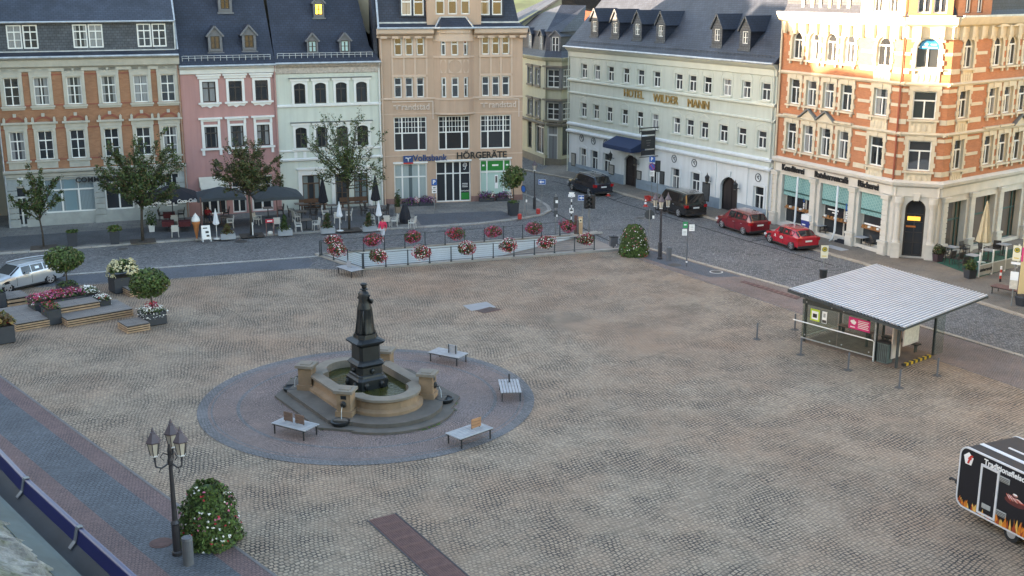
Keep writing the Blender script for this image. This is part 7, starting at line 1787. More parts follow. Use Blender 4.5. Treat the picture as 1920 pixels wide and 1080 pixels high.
def seat(kind, P, rz, label, group):
    if kind not in PROTO:
        t = thing({'w':'cafe_chair','d':'cafe_chair','t':'cafe_table','r':'cafe_table','p':'cafe_table'}[kind], label, 'table' if kind in 'trp' else 'chair', P, rz, group)
        if kind in 'wd': chair_parts(t, m_rattanw if kind == 'w' else m_rattand)
        elif kind == 't': table_parts(t, m_tabletop)
        elif kind == 'p': table_parts(t, m_slat, .36)
        else:
            table_parts(t, m_redcloth, .42); mb = MB(); mb.box(-.43,.43,-.43,.43,.40,.748,m_redcloth); mb.build('tablecloth', t)
        PROTO[kind] = t; return t
    c = copy_tree(PROTO[kind], loc=P, rz=rz, label=label); c['group'] = group; return c
def cz(x, y): return G(x, y, KZ)
ZT = K_H+.008
GC = 'café chairs of the row terrace'; GT = 'café tables of the row terrace'
for k, (x, y, r, lab) in enumerate(((328,424,180,'white café chair behind the front one under the lettered parasol'),(329,444,180,'white café chair nearest the kerb under the lettered parasol'),(432,427,-90,'white café chair beside the grey box right of the small white parasol'),(483,421,60,'white café chair under the left edge of the third parasol'),(519,429,180,'cream café chair beside the red menu stand'),(560,434,90,'white café chair left of the front table with kerb view, outermost'),(556,416,110,'white café chair second row left of the front table'),(593,431,-80,'white café chair right of the front table'),(611,411,80,'white café chair by the tall closed black parasol'),(633,418,175,'white café chair left of the middle small white parasol'),(654,413,-100,'white café chair right of the airy tree trunk'),(697,420,90,'white café chair behind the right grey planter box'),(724,425,175,'white café chair behind the walking person'),(739,424,-90,'white café chair at the right end of the terrace'),(773,428,-120,'pale café chair by the black covered stand'))):
    seat('w', cz(x,y), radians(r+17), lab, GC)
for x, y, r, lab in ((305,414,80,'dark café chair left end under the lettered parasol'),(340,411,-90,'dark café chair right of the red cloth table under the lettered parasol'),(322,407,10,'dark café chair behind the red cloth table'),(424,409,-90,'dark café chair under the second parasol'),(526,404,-90,'dark café chair behind the conifer box'),(547,407,90,'dark café chair left of the rear table before the green house'),(588,413,-80,'dark café chair right of the front table, rear'),(577,402,-90,'dark café chair right of the rear table before the green house'),(683,404,90,'dark café chair left of the tall right parasol'),(690,400,70,'dark café chair behind the tall right parasol'),(722,404,-80,'dark café chair near the beige house corner')):
    seat('d', cz(x,y), radians(r+17), lab, GC)
for x, y, lab in ((575,430,'brown café table nearest the kerb before the green house'),(566,414,'brown café table in second row before the green house'),(562,399,'brown café table near the green house wall'),(622,402,'brown café table left of the airy tree'),(641,410,'brown café table behind the middle small white parasol'),(503,407,'brown café table under the third parasol'),(424,424,'brown café table beside the small white parasol'),(700,406,'brown café table by the tall right parasol'),(711,417,'brown café table behind the walking person')):
    seat('t', cz(x,y), radians(17), lab, GT)
seat('r', cz(316,433), radians(17), 'café table with red cloth left under the lettered parasol', GT); seat('r', cz(347,433), radians(17), 'café table with red cloth right under the lettered parasol', GT)
seat('r', cz(318,417), radians(17), 'café table with red cloth at the back under the lettered parasol', GT)
m_brownw = M('brown_trestle', (.11,.055,.03), .7, .2, 4)
for x, y, lab in ((588,394,'brown wooden trestle seat under the restaurant door window'),(664,391,'brown wooden trestle seat under the right restaurant windows')):
    t = thing('trestle_bench', lab, 'bench', cz(x,y), radians(18)); mb = MB(); mb.box(-1.1,1.1,-.2,.2,.42,.47,m_brownw); mb.build('seat', t); mb = MB(); mb.box(-1.1,1.1,.2,.24,.55,.9,m_brownw); mb.build('backrest', t)
    for s in (-1,1): mb = MB(); mb.box(s*.9-.04,s*.9+.04,-.2,.22,0,.42,m_brownw); mb.build('leg', t)
# parasols
def parasol(label, P, rz, hs, zr, zp, m, base=True, letters=None, group='open parasols of the terrace'):
    t = thing('parasol', label, 'parasol', P, rz, group); n = 8
    mb = MB(); mb.tube([(0,0,.0),(0,0,zp)], .035, m_rust2 if letters is None else m_iron, 8); mb.build('pole', t)
    mb = MB(); mb.box(-.4,.4,-.4,.4,0,.07,m_iron); mb.build('base', t)
    mb = MB(); per = []
    for s, (ax, ay, bx, by) in enumerate(((-1,-1,1,-1),(1,-1,1,1),(1,1,-1,1),(-1,1,-1,-1))):
        for k in range(6): q = k/6; per.append((ax+(bx-ax)*q, ay+(by-ay)*q, .06*sin(pi*q)))
    rows = []
    for f in (1, .96, .66, .33, .04):
        rows.append([(x*hs*f, y*hs*f, zr+(zp-zr)*(1-f)**.9+(c if f > .9 else c*.5)-(.14 if f == 1 else 0)) for x, y, c in per])
    rows[0] = [(x*hs, y*hs, zr+c-.16) for x, y, c in per]
    mb.quadgrid(rows, m, close=True, cap1=True); mb.quadgrid([[(p[0]*.985,p[1]*.985,p[2]-.02) for p in r] for r in rows[1:]], m, close=True, flip=True); cn = mb.build('canopy', t)
    mb = MB()
    for ax, ay in ((-1,-1),(1,-1),(1,1),(-1,1)): mb.bar((0,0,zp-.08),(ax*hs*.95,ay*hs*.95,zr+.02),.03,.03,m_iron)
    mb.build('rib', t)
    if letters:
        for x, y, r, sz in ((-hs*.45,-hs*1.01,0,.36),(hs*.5,-hs*1.01,0,.36),(hs*1.01,-hs*.45,pi/2,.36),(hs*1.01,hs*.4,pi/2,.36)): text(letters, 'lettering', t, sz, m_signwhite, (x,y,zr-.03), (pi/2,0,r), .004, bold=.012, sx=.9, shear=.25)
    return t
m_parb = M('parasol_black', (.016,.017,.024), .85, .12, 3); m_parg = M('parasol_grey', (.048,.058,.066), .85, .12, 3)
parasol('open black parasol with white lettering before the bank', cz(326,424), radians(19), 1.9, 2.2, 3.1, m_parb, letters='Coca-Cola')
parasol('open dark grey parasol before the pink house awning', cz(416,422), radians(19), 1.75, 2.25, 2.9, m_parg)
parasol('open dark grey parasol right of the bronze-leaved tree', cz(521,421), radians(19), 1.8, 2.25, 2.95, m_parg)
def closed(label, P, h, r, m, pm, z0, base='disc', group=None):
    t = thing('closed_parasol', label, 'parasol', P, 0, group); mb = MB(); mb.tube([(0,0,0),(0,0,h)], .03, pm, 8); mb.build('pole', t)
    mb = MB(); mb.lathe([(.26,0),(.26,.04),(.05,.09)], pm, n=14); mb.build('base', t)
    mb = MB(); n = 24; rows = []
    for z, q in ((z0,.9),(z0+.06,1),(z0+(h-z0)*.3,.72),(z0+(h-z0)*.6,.5),(z0+(h-z0)*.9,.2),(h+.03,.07)): rows.append([(r*q*(1+.22*(z < h)*cos(8*2*pi*i/n))*cos(2*pi*i/n), r*q*(1+.22*cos(8*2*pi*i/n))*sin(2*pi*i/n), z+(.05*cos(8*2*pi*i/n) if z == z0 else 0)) for i in range(n)])
    mb.quadgrid(rows, m, close=True, cap0=True, cap1=True); mb.build('canopy', t, smooth=False); return t
m_cloth = M('white_cloth', (.66,.68,.72), .85, .08, 5)
for x, y, lab in ((407,448,'small closed white parasol right of the A-board'),(637.5,433,'small closed white parasol before the airy tree'),(711,431,'small closed white parasol beside the person in pink')): closed(lab, cz(x,y), 2.15, .2, m_cloth, m_white, 1.05, group='small closed white parasols')
closed('tall closed black parasol left of the airy tree', cz(607,402), 2.95, .33, m_parb, m_iron, .95, group='tall closed black parasols'); closed('tall closed black parasol at the corner of the beige house', cz(705,398), 2.95, .33, m_parb, m_iron, .95, group='tall closed black parasols')
# grey boxes with shrubs, tubs
m_boxgrey = M('zinc_box', (.30,.33,.36), .6, .1, 3); rb_ = random.Random(31)
for x, y, lab, hh, ms in ((428,448,'low grey box with yellowing grass right of the small white parasol',.7,[(m_leaf3,.6),(m_leafb,.5)]),(535,441,'low grey box with dark conifer beside the red menu stand',1.1,[(m_leaf,.8),(m_leaf2,.2)]),(615,437,'low grey box with dark conifer left of the airy tree',1.1,[(m_leaf,.7),(m_leafb,.3)]),(693,433,'low grey box with dark shrub beside the person in pink',.95,[(m_leaf,.7),(m_leafb,.3)])):
    t = thing('planter_box', lab, 'planter', cz(x,y), radians(18), 'low grey planter boxes along the kerb'); mb = MB(); mb.box(-.5,.5,-.2,.2,0,.42,m_boxgrey,'t'); mb.box(-.46,.46,-.16,.16,.36,.38,m_dirt); mb.build('box', t)
    mb = MB()
    for _ in range(420): z = rb_.random()**1.2; leaf(mb, ((rb_.gauss(0,.16)-.05)*(1.25-z), rb_.gauss(0,.13)*(1.25-z), .38+z*hh), (rb_.gauss(0,1), rb_.gauss(0,1), .6), .075, pick(ms, rb_), rb_)
    for _ in range(26): leaf(mb, (rb_.uniform(-.45,.45), -.1+rb_.gauss(0,.06), .46+rb_.gauss(0,.04)), (0,0,1), .05, m_pwhite if rb_.random() < .6 else m_leaf2, rb_)
    mb.build('shrub', t)
def tub(label, P, r, h, fh, ms, n, m=None, sq=True, top=1.0, s=.08, cat='planter', taper=.8):
    t = thing('tub_planter', label, cat, P, radians(18)); mb = MB(); mb.lathe([(r*taper,0),(r,h),(r*.9,h),(r*.88,h-.06)], m or m_pot, n=4 if sq else 14, ph=pi/4); mb.build('tub', t)
    mb = MB(); cloud(mb, (0,0,h+fh*.4), (r*top,r*top,fh), n, s, ms, .3, .35, zmin=h-.05, rng=rb_); mb.build('shrub', t); return t
tub('black square tub with flat green plant before the bank', cz(137,461), .48, .95, .12, [(m_leaf2,.7),(m_leaf,.4)], 150); tub('black square tub with tall yellow-green plant left of the dense tree', cz(216,457), .48, .95, .28, [(m_leafg,.5),(m_leaf2,.4),(m_leaf3,.3)], 260)
tub('white square tub with spreading dark grass under the lettered parasol', cz(285,434), .32, .5, .75, [(m_leaf,.8),(m_leaf2,.3)], 300, m_whitetrim, top=1.2)
tub('small dark conifer in a pot left of the purple flowers', cz(746,399), .3, .5, .9, [(m_leaf,.8),(m_leafb,.2)], 380, M('tan_pot',(.25,.2,.15),.8,.1,3), top=.9)
for x, y, lab in ((769,386,'purple flower box under the left bank window, nearer the door side of the terrace'),(799,385,'purple flower box under the bank window beside the parking sign'),(912,377.5,'purple flower box under the green shop window'),(944,376,'purple flower box beside the potted corner tree')):
    t = thing('flower_box', lab, 'flower box', cz(x,y), radians(12), 'purple flower boxes before the beige house'); mb = MB(); mb.box(-.6,.6,-.2,.2,0,.3,m_pot); mb.build('box', t)
    mb = MB(); cloud(mb, (0,0,.42), (.72,.34,.38), 420, .07, [(m_ppurp,.75),(m_leaf2,.3),(m_leaf,.2)], .3, .3, zmin=.1, rng=rb_); cloud(mb, (.5,-.05,.45), (.26,.3,.3), 120, .06, [(m_pwhite,.7),(m_ppink,.4)], .5, .2, rng=rb_); mb.build('blossom', t)
t = thing('covered_stand', 'low stand wrapped in black cover at the right end of the terrace', 'stand', cz(760,418), radians(30)); mb = MB(); mb.lathe([(.42,0),(.45,.35),(.34,.9),(.18,1.35),(.05,1.45)], m_parb, n=9); mb.build('cover', t, smooth=False); mb = MB(); mb.box(-.7,.7,-.3,.3,0,.06,m_iron); mb.build('base', t)
# ice-cream cone, boards, posts
t = thing('ice_cream_figure', 'giant orange ice-cream cone with white swirl beside the A-board', 'ice cream figure', cz(369.5,450)); m_cone = M('wafer_orange', (.42,.15,.045), .7, .12, 8); m_cream2 = M('swirl_white', (.74,.73,.70), .5, .05, 5)
mb = MB(); mb.lathe([(.16,0),(.16,.1)], M('cone_base',(.3,.28,.26),.7,.1,4), n=12); mb.build('base', t); mb = MB(); mb.lathe([(.05,.1),(.22,1.12),(.27,1.15),(.27,1.32)], m_cone, n=16); mb.build('cone', t); mb = MB()
rows = []; mb.lathe([(.25,1.32),(.31,1.38),(.28,1.46),(.29,1.50),(.23,1.58),(.24,1.62),(.16,1.70),(.16,1.74),(.06,1.85),(.01,1.95)], m_cream2, n=14); mb.build('swirl', t)
t = thing('advertising_board', 'white A-board with dark pictures next to the ice-cream cone', 'board', cz(387,452), radians(25))
for s, nm in ((-1,'front_panel'),(1,'rear_panel')):
    mb = MB(); mb.T = Matrix.Translation((0,s*.28,0))@Matrix.Rotation(radians(s*14),4,'X'); mb.box(-.3,.3,-.015,.015,.18,1.15,m_white); mb.box(-.3,-.25,-.02,.02,0,.2,m_white); mb.box(.25,.3,-.02,.02,0,.2,m_white)
    if s < 0:
        for x0,x1,z0_,z1_ in ((-.2,.1,.92,1.0),(-.05,.18,.6,.75),(0,.2,.35,.48)): mb.box(x0,x1,-.02,-.016,z0_,z1_,m_trimblk)
    mb.build(nm, t)
def post(name, label, cat, P, h, r, m, extra=None, group=None, rz=0):
    t = thing(name, label, cat, P, rz, group); mb = MB(); mb.lathe([(r,0),(r,h)], m, n=8); mb.build('pole', t)
    if extra: extra(t)
    return t
post('wooden_post', 'thin brown post right of the ice-cream cone', 'post', cz(380,437), 2.6, .05, m_rust2)
def whitefoot(t): mb = MB(); mb.box(-.3,.3,-.2,.2,0,.08,m_iron); mb.build('foot', t)
post('barrier_post', 'short white post on a dark foot at the kerb under the third parasol', 'post', cz(474.5,443), 1.0, .04, m_white, whitefoot)
t = thing('menu_stand', 'slim stand with red header before the third parasol', 'menu stand', cz(507,442), radians(17)); mb = MB()
for s in (-1,1): mb.box(s*.26-.025,s*.26+.025,-.03,.03,0,1.15,m_rust2)
mb.build('frame', t); mb = MB(); mb.box(-.29,.29,-.05,.05,.95,1.2,M('stand_red',(.45,.03,.05),.5,.1,3)); mb.box(-.18,.18,-.056,-.051,1.04,1.12,m_signwhite); mb.build('header', t); mb = MB(); mb.ball((0,0,.22),(.2,.15,.14),m_rattanw,8,5); mb.build('basket', t)

# ------------------------------------------------------------------ signs and small street things
m_blue = M('sign_blue2', (.015,.10,.36), .4, .05, 4); m_polegrey = M('pole_grey', (.24,.25,.26), .45, .12, 4, metal=.5); m_back = M('sign_back', (.05,.055,.062), .6, .12, 4)
def rotto(P): return atan2(-P.x, P.y)*1.0
def plate(t, w, h, z, m, y=-.04, border=None, x=0, nm='sign_plate', rnd=False, more=None):
    mb = MB()
    if rnd: mb.tube([(x,y,z),(x,y+.02,z)], w/2, m, 20)
    else: mb.box(x-w/2,x+w/2,y,y+.02,z-h/2,z+h/2,m)
    if more: more(mb, y-.004)
    return mb.build(nm, t)
def arrow(w, z):
    def f(mb, y): 
        mb.face([(w*.28,y,z-.04),(w*.28,y,z+.04),(-w*.12,y,z+.04),(-w*.12,y,z-.04)], m_signwhite); mb.face([(-w*.38,y,z),(-w*.1,y,z-.12),(-w*.1,y,z+.12)], m_signwhite)
        for a in ((-w*.47,w*.47,z+.165,z+.19),(-w*.47,w*.47,z-.19,z-.165),(-w*.47,-w*.445,z-.16,z+.16),(w*.445,w*.47,z-.16,z+.16)): mb.box(a[0],a[1],y-.001,y+.003,a[2],a[3],m_signwhite)
    return f
for (px, py, ptop, lab) in ((1016,391,341,'one-way arrow sign behind the corner kerb of the beige house'),(1092,426,371,'one-way arrow sign at the end of the ramp railing')):
    P = G(px, py); z = height_at(P, ptop, 0); t = thing('one_way_sign', lab, 'road sign', P, rotto(P), 'one-way signs'); mb = MB(); mb.lathe([(.03,0),(.03,z+.25)], m_polegrey, n=8); mb.build('pole', t); plate(t, .62 if px < 1050 else .75, .42, z, m_blue, more=arrow(.62 if px < 1050 else .75, z))
P = G(982,407,KZ); t = thing('no_stopping_sign', 'round dark sign seen edge-on beside the potted corner tree', 'road sign', P, radians(-55)); mb = MB(); mb.lathe([(.035,0),(.035,2.6)], m_polegrey, n=8); mb.build('pole', t); plate(t, .62, 0, 2.2, m_back, rnd=True, more=lambda mb, y: mb.tube([(0,y-.001,2.2),(0,y,2.2)],.24,m_blue,16))
P = G(987,404,KZ); t = thing('sign_post', 'second plain post next to the round dark sign', 'road sign', P); mb = MB(); mb.lathe([(.03,0),(.03,1.9)], m_polegrey, n=8); mb.build('pole', t); plate(t, .12, .2, 1.15, m_signwhite)
P = G(1071,428); t = thing('warning_sign', 'black and white striped post with small white signs in the side street', 'road sign', P, rotto(P)); mb = MB()
for k in range(12): mb.lathe([(.05,k*.22),(.05,k*.22+.22)], m_signwhite if k % 2 else m_trimblk, n=8)
mb.build('pole', t); plate(t, .5, .2, 2.45, m_signwhite, more=lambda mb, y: mb.face([(-.22,y,2.7),(0,y,2.2),(.22,y,2.7)], m_signwhite)); plate(t, .32, .36, 1.35, m_signwhite, more=lambda mb, y: mb.box(-.1,.1,y,y+.003,1.3,1.42,m_trimblk))
P = G(1041.5,439); t = thing('traffic_signal', 'slim dark signal post seen from behind at the ramp railing', 'traffic light', P, rotto(P)); mb = MB(); mb.lathe([(.05,0),(.05,2.9)], m_polegrey, n=8); mb.build('pole', t); mb = MB(); mb.box(-.16,.16,-.1,.12,1.95,2.75,m_back); mb.box(-.02,.16,-.13,-.1,2.3,2.5,m_signwhite); mb.build('housing', t); mb = MB(); mb.box(-.14,.14,-.1,.1,1.3,1.75,m_back); mb.box(.04,.14,-.12,-.1,1.3,1.45,m_signwhite); mb.build('lower_housing', t)
P = G(1104,438); t = thing('traffic_light', 'black two-headed traffic light at the end of the ramp', 'traffic light', P, rotto(P)); mb = MB(); mb.lathe([(.07,0),(.07,2.9)], m_polegrey, n=10); mb.build('pole', t)
for x, nm in ((-.2,'lamp_head'),(.25,'lamp_head')):
    mb = MB(); mb.T = Matrix.Translation((x,0,2.35))@Matrix.Rotation(radians(-60 if x > 0 else 30),4,'Z'); mb.box(-.15,.15,-.12,.12,-.5,.5,m_trimblk)
    for k in range(3): mb.tube([(0,-.14,-.32+.32*k),(0,-.3,-.33+.32*k)], .11, m_trimblk, 10, cap=False)
    mb.build(nm, t)
t = thing('ticket_machine', 'tan parking machine post behind the last flower basket', 'ticket machine', G(1088,441)); m_tan = M('machine_tan', (.50,.33,.19), .5, .1, 3); mb = MB(); mb.box(-.15,.15,-.12,.12,0,1.35,m_tan); mb.box(-.11,.11,-.13,-.12,.95,1.25,M('machine_panel',(.7,.6,.4),.5,.1,4)); mb.box(-.05,.06,-.135,-.13,1.05,1.15,m_trimblk); mb.build('body', t); mb = MB(); mb.box(-.45,-.22,-.1,.1,0,1.45,m_rust); mb.build('side_post', t)
t = thing('litter_bin', 'dark flat litter bin on a post right of the ramp railing', 'litter bin', G(1150,466.5), radians(15)); mb = MB(); mb.lathe([(.05,0),(.05,.95)], m_bgrey, n=8); mb.build('pole', t); mb = MB(); mb.box(-.25,.25,-.18,.18,.2,.82,m_bgrey); mb.box(-.27,.27,-.2,.2,.82,.86,m_trimblk); mb.box(.12,.2,-.185,-.18,.25,.33,m_signwhite); mb.build('bin', t)
for x, y, lab in ((974.5,411,'small red lantern at the foot of the round dark sign'),(1009,401,'small red lantern beside the corner kerb')):
    t = thing('ground_lantern', lab, 'lantern', G(x,y,KZ), 0, 'small red lanterns'); m_rl = M('lantern_red', (.5,.05,.04), .4, .1, 5); mb = MB(); mb.lathe([(.13,0),(.16,.04),(.16,.18)], m_rl, n=10); mb.build('body', t); mb = MB(); mb.lathe([(.17,.18),(.17,.22),(.16,.24),(.16,.38),(.1,.42)], m_rl, n=10); mb.build('cap', t)
for x, y, lab in ((1140,367,'traffic cone behind the dark blue people carrier'),(1210.5,387,'traffic cone in the roadway before the black van')):
    t = thing('traffic_cone', lab, 'traffic cone', G(x,y), 0, 'red and white traffic cones'); mb = MB(); mb.box(-.2,.2,-.2,.2,0,.04,m_rl); mb.build('base', t); mb = MB(); mb.lathe([(.14,.04),(.11,.2)], m_rl, n=12); mb.lathe([(.11,.2),(.075,.38)], m_signwhite, n=12); mb.lathe([(.075,.38),(.055,.47)], m_rl, n=12); mb.lathe([(.055,.47),(.03,.56),(.02,.58)], m_signwhite, n=12); mb.build('cone', t)
t = thing('crate', 'red plastic crate on the hotel pavement in front of the black van', 'crate', G(1216,376,KZ), radians(-62)); mb = MB(); mb.box(-.3,.3,-.2,.2,0,.35,m_rl,'t'); mb.box(-.26,.26,-.16,.16,.05,.06,m_rl); mb.build('box', t); mb = MB(); mb.box(-.33,.33,-.23,.23,.30,.36,m_rl,'tb'); mb.build('rim', t)
P = G(1216,466); t = thing('no_parking_sign', 'round sign seen from behind beside the far three-armed lamp', 'road sign', P, rotto(P)); mb = MB(); mb.lathe([(.03,0),(.03,2.75)], m_polegrey, n=8); mb.build('pole', t); plate(t, .68, 0, 2.35, m_back, y=.04, rnd=True); plate(t, .14, .2, 2.2, m_signwhite, x=.26)
P = G(1287,500); t = thing('direction_sign', 'dark post with green and white information plates at the street kerb', 'sign post', P, rotto(P)+.1); mb = MB(); mb.lathe([(.045,0),(.045,2.95)], m_bgrey, n=8); mb.box(-.05,.05,-.05,.05,.28,.36,m_signwhite); mb.build('pole', t)
plate(t, .30, .40, 2.72, M('plate_green',(.02,.26,.10),.5,.1,4), x=-.17, more=lambda mb, y: (mb.box(-.26,-.10,y,y+.002,2.70,2.78,m_signwhite))); plate(t, .30, .42, 2.25, m_signwhite, x=-.2, more=lambda mb, y: [mb.box(-.3,-.1,y,y+.002,2.12+.09*k,2.15+.09*k,m_vent) for k in range(3)]); plate(t, .34, .42, 2.55, m_signwhite, x=.25, more=lambda mb, y: [mb.box(.15,.35,y,y+.002,2.44+.1*k,2.47+.1*k,m_vent) for k in range(3)])
# hotel no-stopping and parking signs
m_purple = M('sign_purple', (.17,.05,.19), .5, .05, 5)
def nostop(P, z, lab, psign=False):
    t = thing('no_stopping_sign', lab, 'road sign', P, radians(-40), 'no-stopping signs by the hotel'); mb = MB(); mb.lathe([(.03,0),(.03,z+.4)], m_polegrey, n=8); mb.build('pole', t)
    plate(t, .62, 0, z, m_purple, rnd=True, more=lambda mb, y: (mb.tube([(0,y-.001,z),(0,y,z)],.22,m_blue,16), mb.bar((-.16,y-.004,z+.16),(.16,y-.004,z-.16),.004,.06,m_sr)))
    plate(t, .42, .42, z-.56, m_signwhite if psign else m_back, more=(lambda mb, y: [mb.box(-.15,.15,y,y+.002,z-.68+.1*k,z-.64+.1*k,m_trimblk) for k in range(3)]) if psign else None)
    if psign: plate(t, .55, .45, z+.62, m_blue); text('P', 'letter', t, .4, m_signwhite, (-.02,-.05,z+.62), ext=.004, bold=.01)
    return t
nostop(G(1098,317.5,KZ), 2.9, 'purple round no-stopping sign at the far left hotel window'); nostop(G(1221,377,KZ), 2.85, 'purple round no-stopping sign with parking plate by the hanging hotel sign', True)
P = G(1231.5,377,KZ); t = thing('sign_post', 'tall post with black board edge beside the hanging hotel sign', 'sign post', P, radians(-20)); mb = MB(); mb.lathe([(.035,0),(.035,3.2)], m_polegrey, n=8); mb.build('pole', t); plate(t, .45, .95, 2.9, m_signblack)
def psign(P, lab, h, rz, two=True):
    t = thing('parking_sign', lab, 'road sign', P, rz, 'blue parking signs'); mb = MB(); mb.lathe([(.03,0),(.03,h)], m_polegrey, n=8); mb.build('pole', t)
    plate(t, .42, .48, h-.25, m_blue); text('P', 'letter', t, .42, m_signwhite, (-.01,-.05,h-.25), ext=.004, bold=.012)
    for k in range(2 if two else 1): plate(t, .38, .26, h-.68-.3*k, m_signwhite, more=lambda mb, y, k=k: mb.box(-.1,.1,y,y+.002,h-.72-.3*k,h-.64-.3*k,m_trimblk))
    return t
psign(cz(815,401), 'blue parking sign with two white plates before the beige house door', 2.75, radians(8)); psign(cz(1508,430), 'blue parking sign at the first bakery window', 2.5, radians(-25)); psign(cz(1587,455), 'blue parking sign at the second bakery window', 2.75, radians(-25))
# bakery pavement: tables, chairs, advertising bin
GB = 'bakery tables and chairs'
for x, y, lab in ((1536,441,'pale square table before the middle bakery window'),(1614,464,'pale square table before the right bakery window')): seat('p', G(x,y,KZ), radians(28), lab, GB)
for x, y, r, lab in ((1523,436,100,'dark chair left of the table at the middle bakery window'),(1546,443,-80,'dark chair right of the table at the middle bakery window'),(1600,459,100,'dark chair left of the table at the right bakery window'),(1630,467,-80,'dark chair right of the table at the right bakery window')): seat('d', G(x,y,KZ), radians(r+28), lab, GB)
t = thing('freezer_box', 'blue and white ice chest between two bakery windows', 'freezer', G(1514,437,KZ), radians(-62)); mb = MB(); mb.box(-.4,.4,-.3,.3,0,.95,M('chest_blue',(.03,.05,.22),.4,.1,3)); mb.box(-.3,.05,-.306,-.30,.6,.68,m_signwhite); mb.build('body', t); mb = MB(); mb.box(-.41,.41,-.31,.31,.95,1.35,m_signwhite); mb.build('lid', t)
t = thing('door_mat', 'pale flat slab lying on the bakery pavement', 'mat', G(1567,465,KZ), radians(-62)); mb = MB(); mb.box(-.9,.9,-.35,.35,0,.02,m_slat); mb.build('mat', t)
t = thing('dark_mat', 'dark low cushion pile beside the pale slab', 'cushions', G(1583,456,KZ), radians(-62)); mb = MB(); mb.box(-.7,.7,-.25,.25,0,.12,m_parb); mb.box(-.5,.4,-.2,.2,.12,.24,m_parb); mb.build('pile', t)
# bus stop signs
m_hyel = M('stop_yellow', (.62,.42,.02), .5, .05, 4); m_cream3 = M('sign_cream', (.72,.66,.5), .5, .05, 4)
def busstop(P, lab, z, w, h, rz, bins=False):
    t = thing('bus_stop_sign', lab, 'bus stop sign', P, rz, 'bus stop signs'); mb = MB(); mb.lathe([(.035,0),(.035,z+h/2)], m_polegrey, n=8); mb.build('pole', t)
    def f(mb, y): mb.tube([(0,y-.002,z+h*.2),(0,y,z+h*.2)],w*.36,MATS['stop_ring'],18); mb.tube([(0,y-.005,z+h*.2),(0,y-.002,z+h*.2)],w*.29,m_hyel,18); mb.box(-w*.3,w*.3,y,y+.002,z-h*.36,z-h*.3,m_hyel)
    plate(t, w, h, z, m_cream3, more=f); text('H', 'letter', t, w*.42, MATS['stop_ring'], (0,-.056,z+h*.2), ext=.003, bold=.012)
    return t
M('stop_ring', (.03,.10,.05), .5, 0)
busstop(G(1542.5,522), 'cream bus stop sign with yellow H behind the shelter', height_at(G(1542.5,522), 472), .44, .80, radians(-10))
t = thing('litter_bin', 'dark bin at the foot of the bus stop sign behind the shelter', 'litter bin', G(1543,523.5)); mb = MB(); mb.lathe([(.22,.1),(.25,.62)], m_trimblk, n=12); mb.build('bin', t); mb = MB(); mb.lathe([(.27,.62),(.27,.68)], m_bgrey, n=12); mb.build('rim', t)
P = G(1896,573,KZ); t = busstop(P, 'cream bus stop sign with yellow H and pink edge at the right border', height_at(P,478), .42, .85, radians(-32)); plate(t, .1, .8, height_at(P,478)-.05, m_pink, x=.3); plate(t, .48, .14, height_at(P,497), m_signwhite); plate(t, .42, .50, height_at(P,521), m_signwhite, more=None); plate(t, .42, .50, height_at(P,537), m_map)
P = G(1875,528,KZ); t = thing('striped_post', 'short red and white striped post before the café fence', 'post', P); mb = MB()
for k in range(5): mb.lathe([(.065,k*.19),(.065,k*.19+.19)], (m_signwhite, m_rl)[k % 2] if k else m_trimblk, n=10)
mb.build('pole', t)
bench(G(1888,553,KZ), radians(-50), 'brown flat bench beside the right bus stop sign', [], m_card, 1.7, .85, 'slatted benches round the fountain'); bn = [o for o in bpy.data.objects if o.get('label','').startswith('brown flat bench')][0]
for c in bn.children:
    if c.name.startswith('seat'):
        mb = MB(); [mb.box(-.85,.85,-.42+.12*i+.012,-.42+.12*(i+1)-.012,.42,.455,m_rust2) for i in range(7)]; c.data = mb.mesh('seat')
t = thing('tub_planter', 'dark faceted tub at the right border below the bus stop sign', 'planter', G(1918,572,KZ)); mb = MB(); mb.lathe([(.4,0),(.5,.5),(.45,.55),(.42,.5)], m_pot, n=6); mb.build('tub', t); mb = MB(); mb.lathe([(.41,.5),(.05,.52)], m_dirt, n=6); mb.build('soil', t)
# ------------------------------------------------------------------ fenced terrace of the corner café
t = thing('carpet', 'green carpet under the corner café terrace', 'carpet', (0,0,0)); mb = MB(); q = gp((1752,493),(1800,511),(1838,522),(1930,497),(1900,470),(1765,484)); mb.prism(q, K_H+.002, K_H+.018, M('carpet_green',(.012,.085,.055),.95,.15,2)); t2 = mb.build('mat', t)
FT = 'tables and chairs of the corner café'
for x, y, lab in ((1783,483,'pale café table nearest the corner column'),(1823,499,'pale café table behind the potted shrub of the corner café'),(1852,489,'pale café table right of the cream parasol'),(1880,478,'pale café table at the far end of the corner café')): seat('p', G(x,y,KZ+.012), radians(38), lab, FT)
for x, y, r, lab in ((1768,486,100,'dark chair left of the table at the corner column'),(1780,494,170,'dark chair before the table at the corner column'),(1795,497,175,'dark chair second before the corner column tables'),(1808,478,0,'dark chair against the café window beside the first pier'),(1808,505,150,'dark chair next to the potted shrub of the corner café'),(1843,480,0,'dark chair behind the cream parasol'),(1868,477,-60,'dark chair at the far tables of the corner café')): seat('d', G(x,y,KZ+.012), radians(r+38), lab, FT)
closed('tall closed cream parasol on the corner café terrace', G(1840,492,KZ+.012), 4.0, .42, M('cream_canvas', (.52,.45,.31), .85, .1, 3), m_white, 1.35)
f0, f1, f2 = G(1834,520,KZ), G(1868,512,KZ), G(1930,497,KZ)
t = thing('terrace_fence', 'low glass and panel fence of the corner café with lettering', 'fence', f0, atan2((f2-f0).y,(f2-f0).x)); L = (f2-f0).length; m_fpanel = M('fence_panel', (.42,.42,.40), .6, .08, 3)
k_ = 4
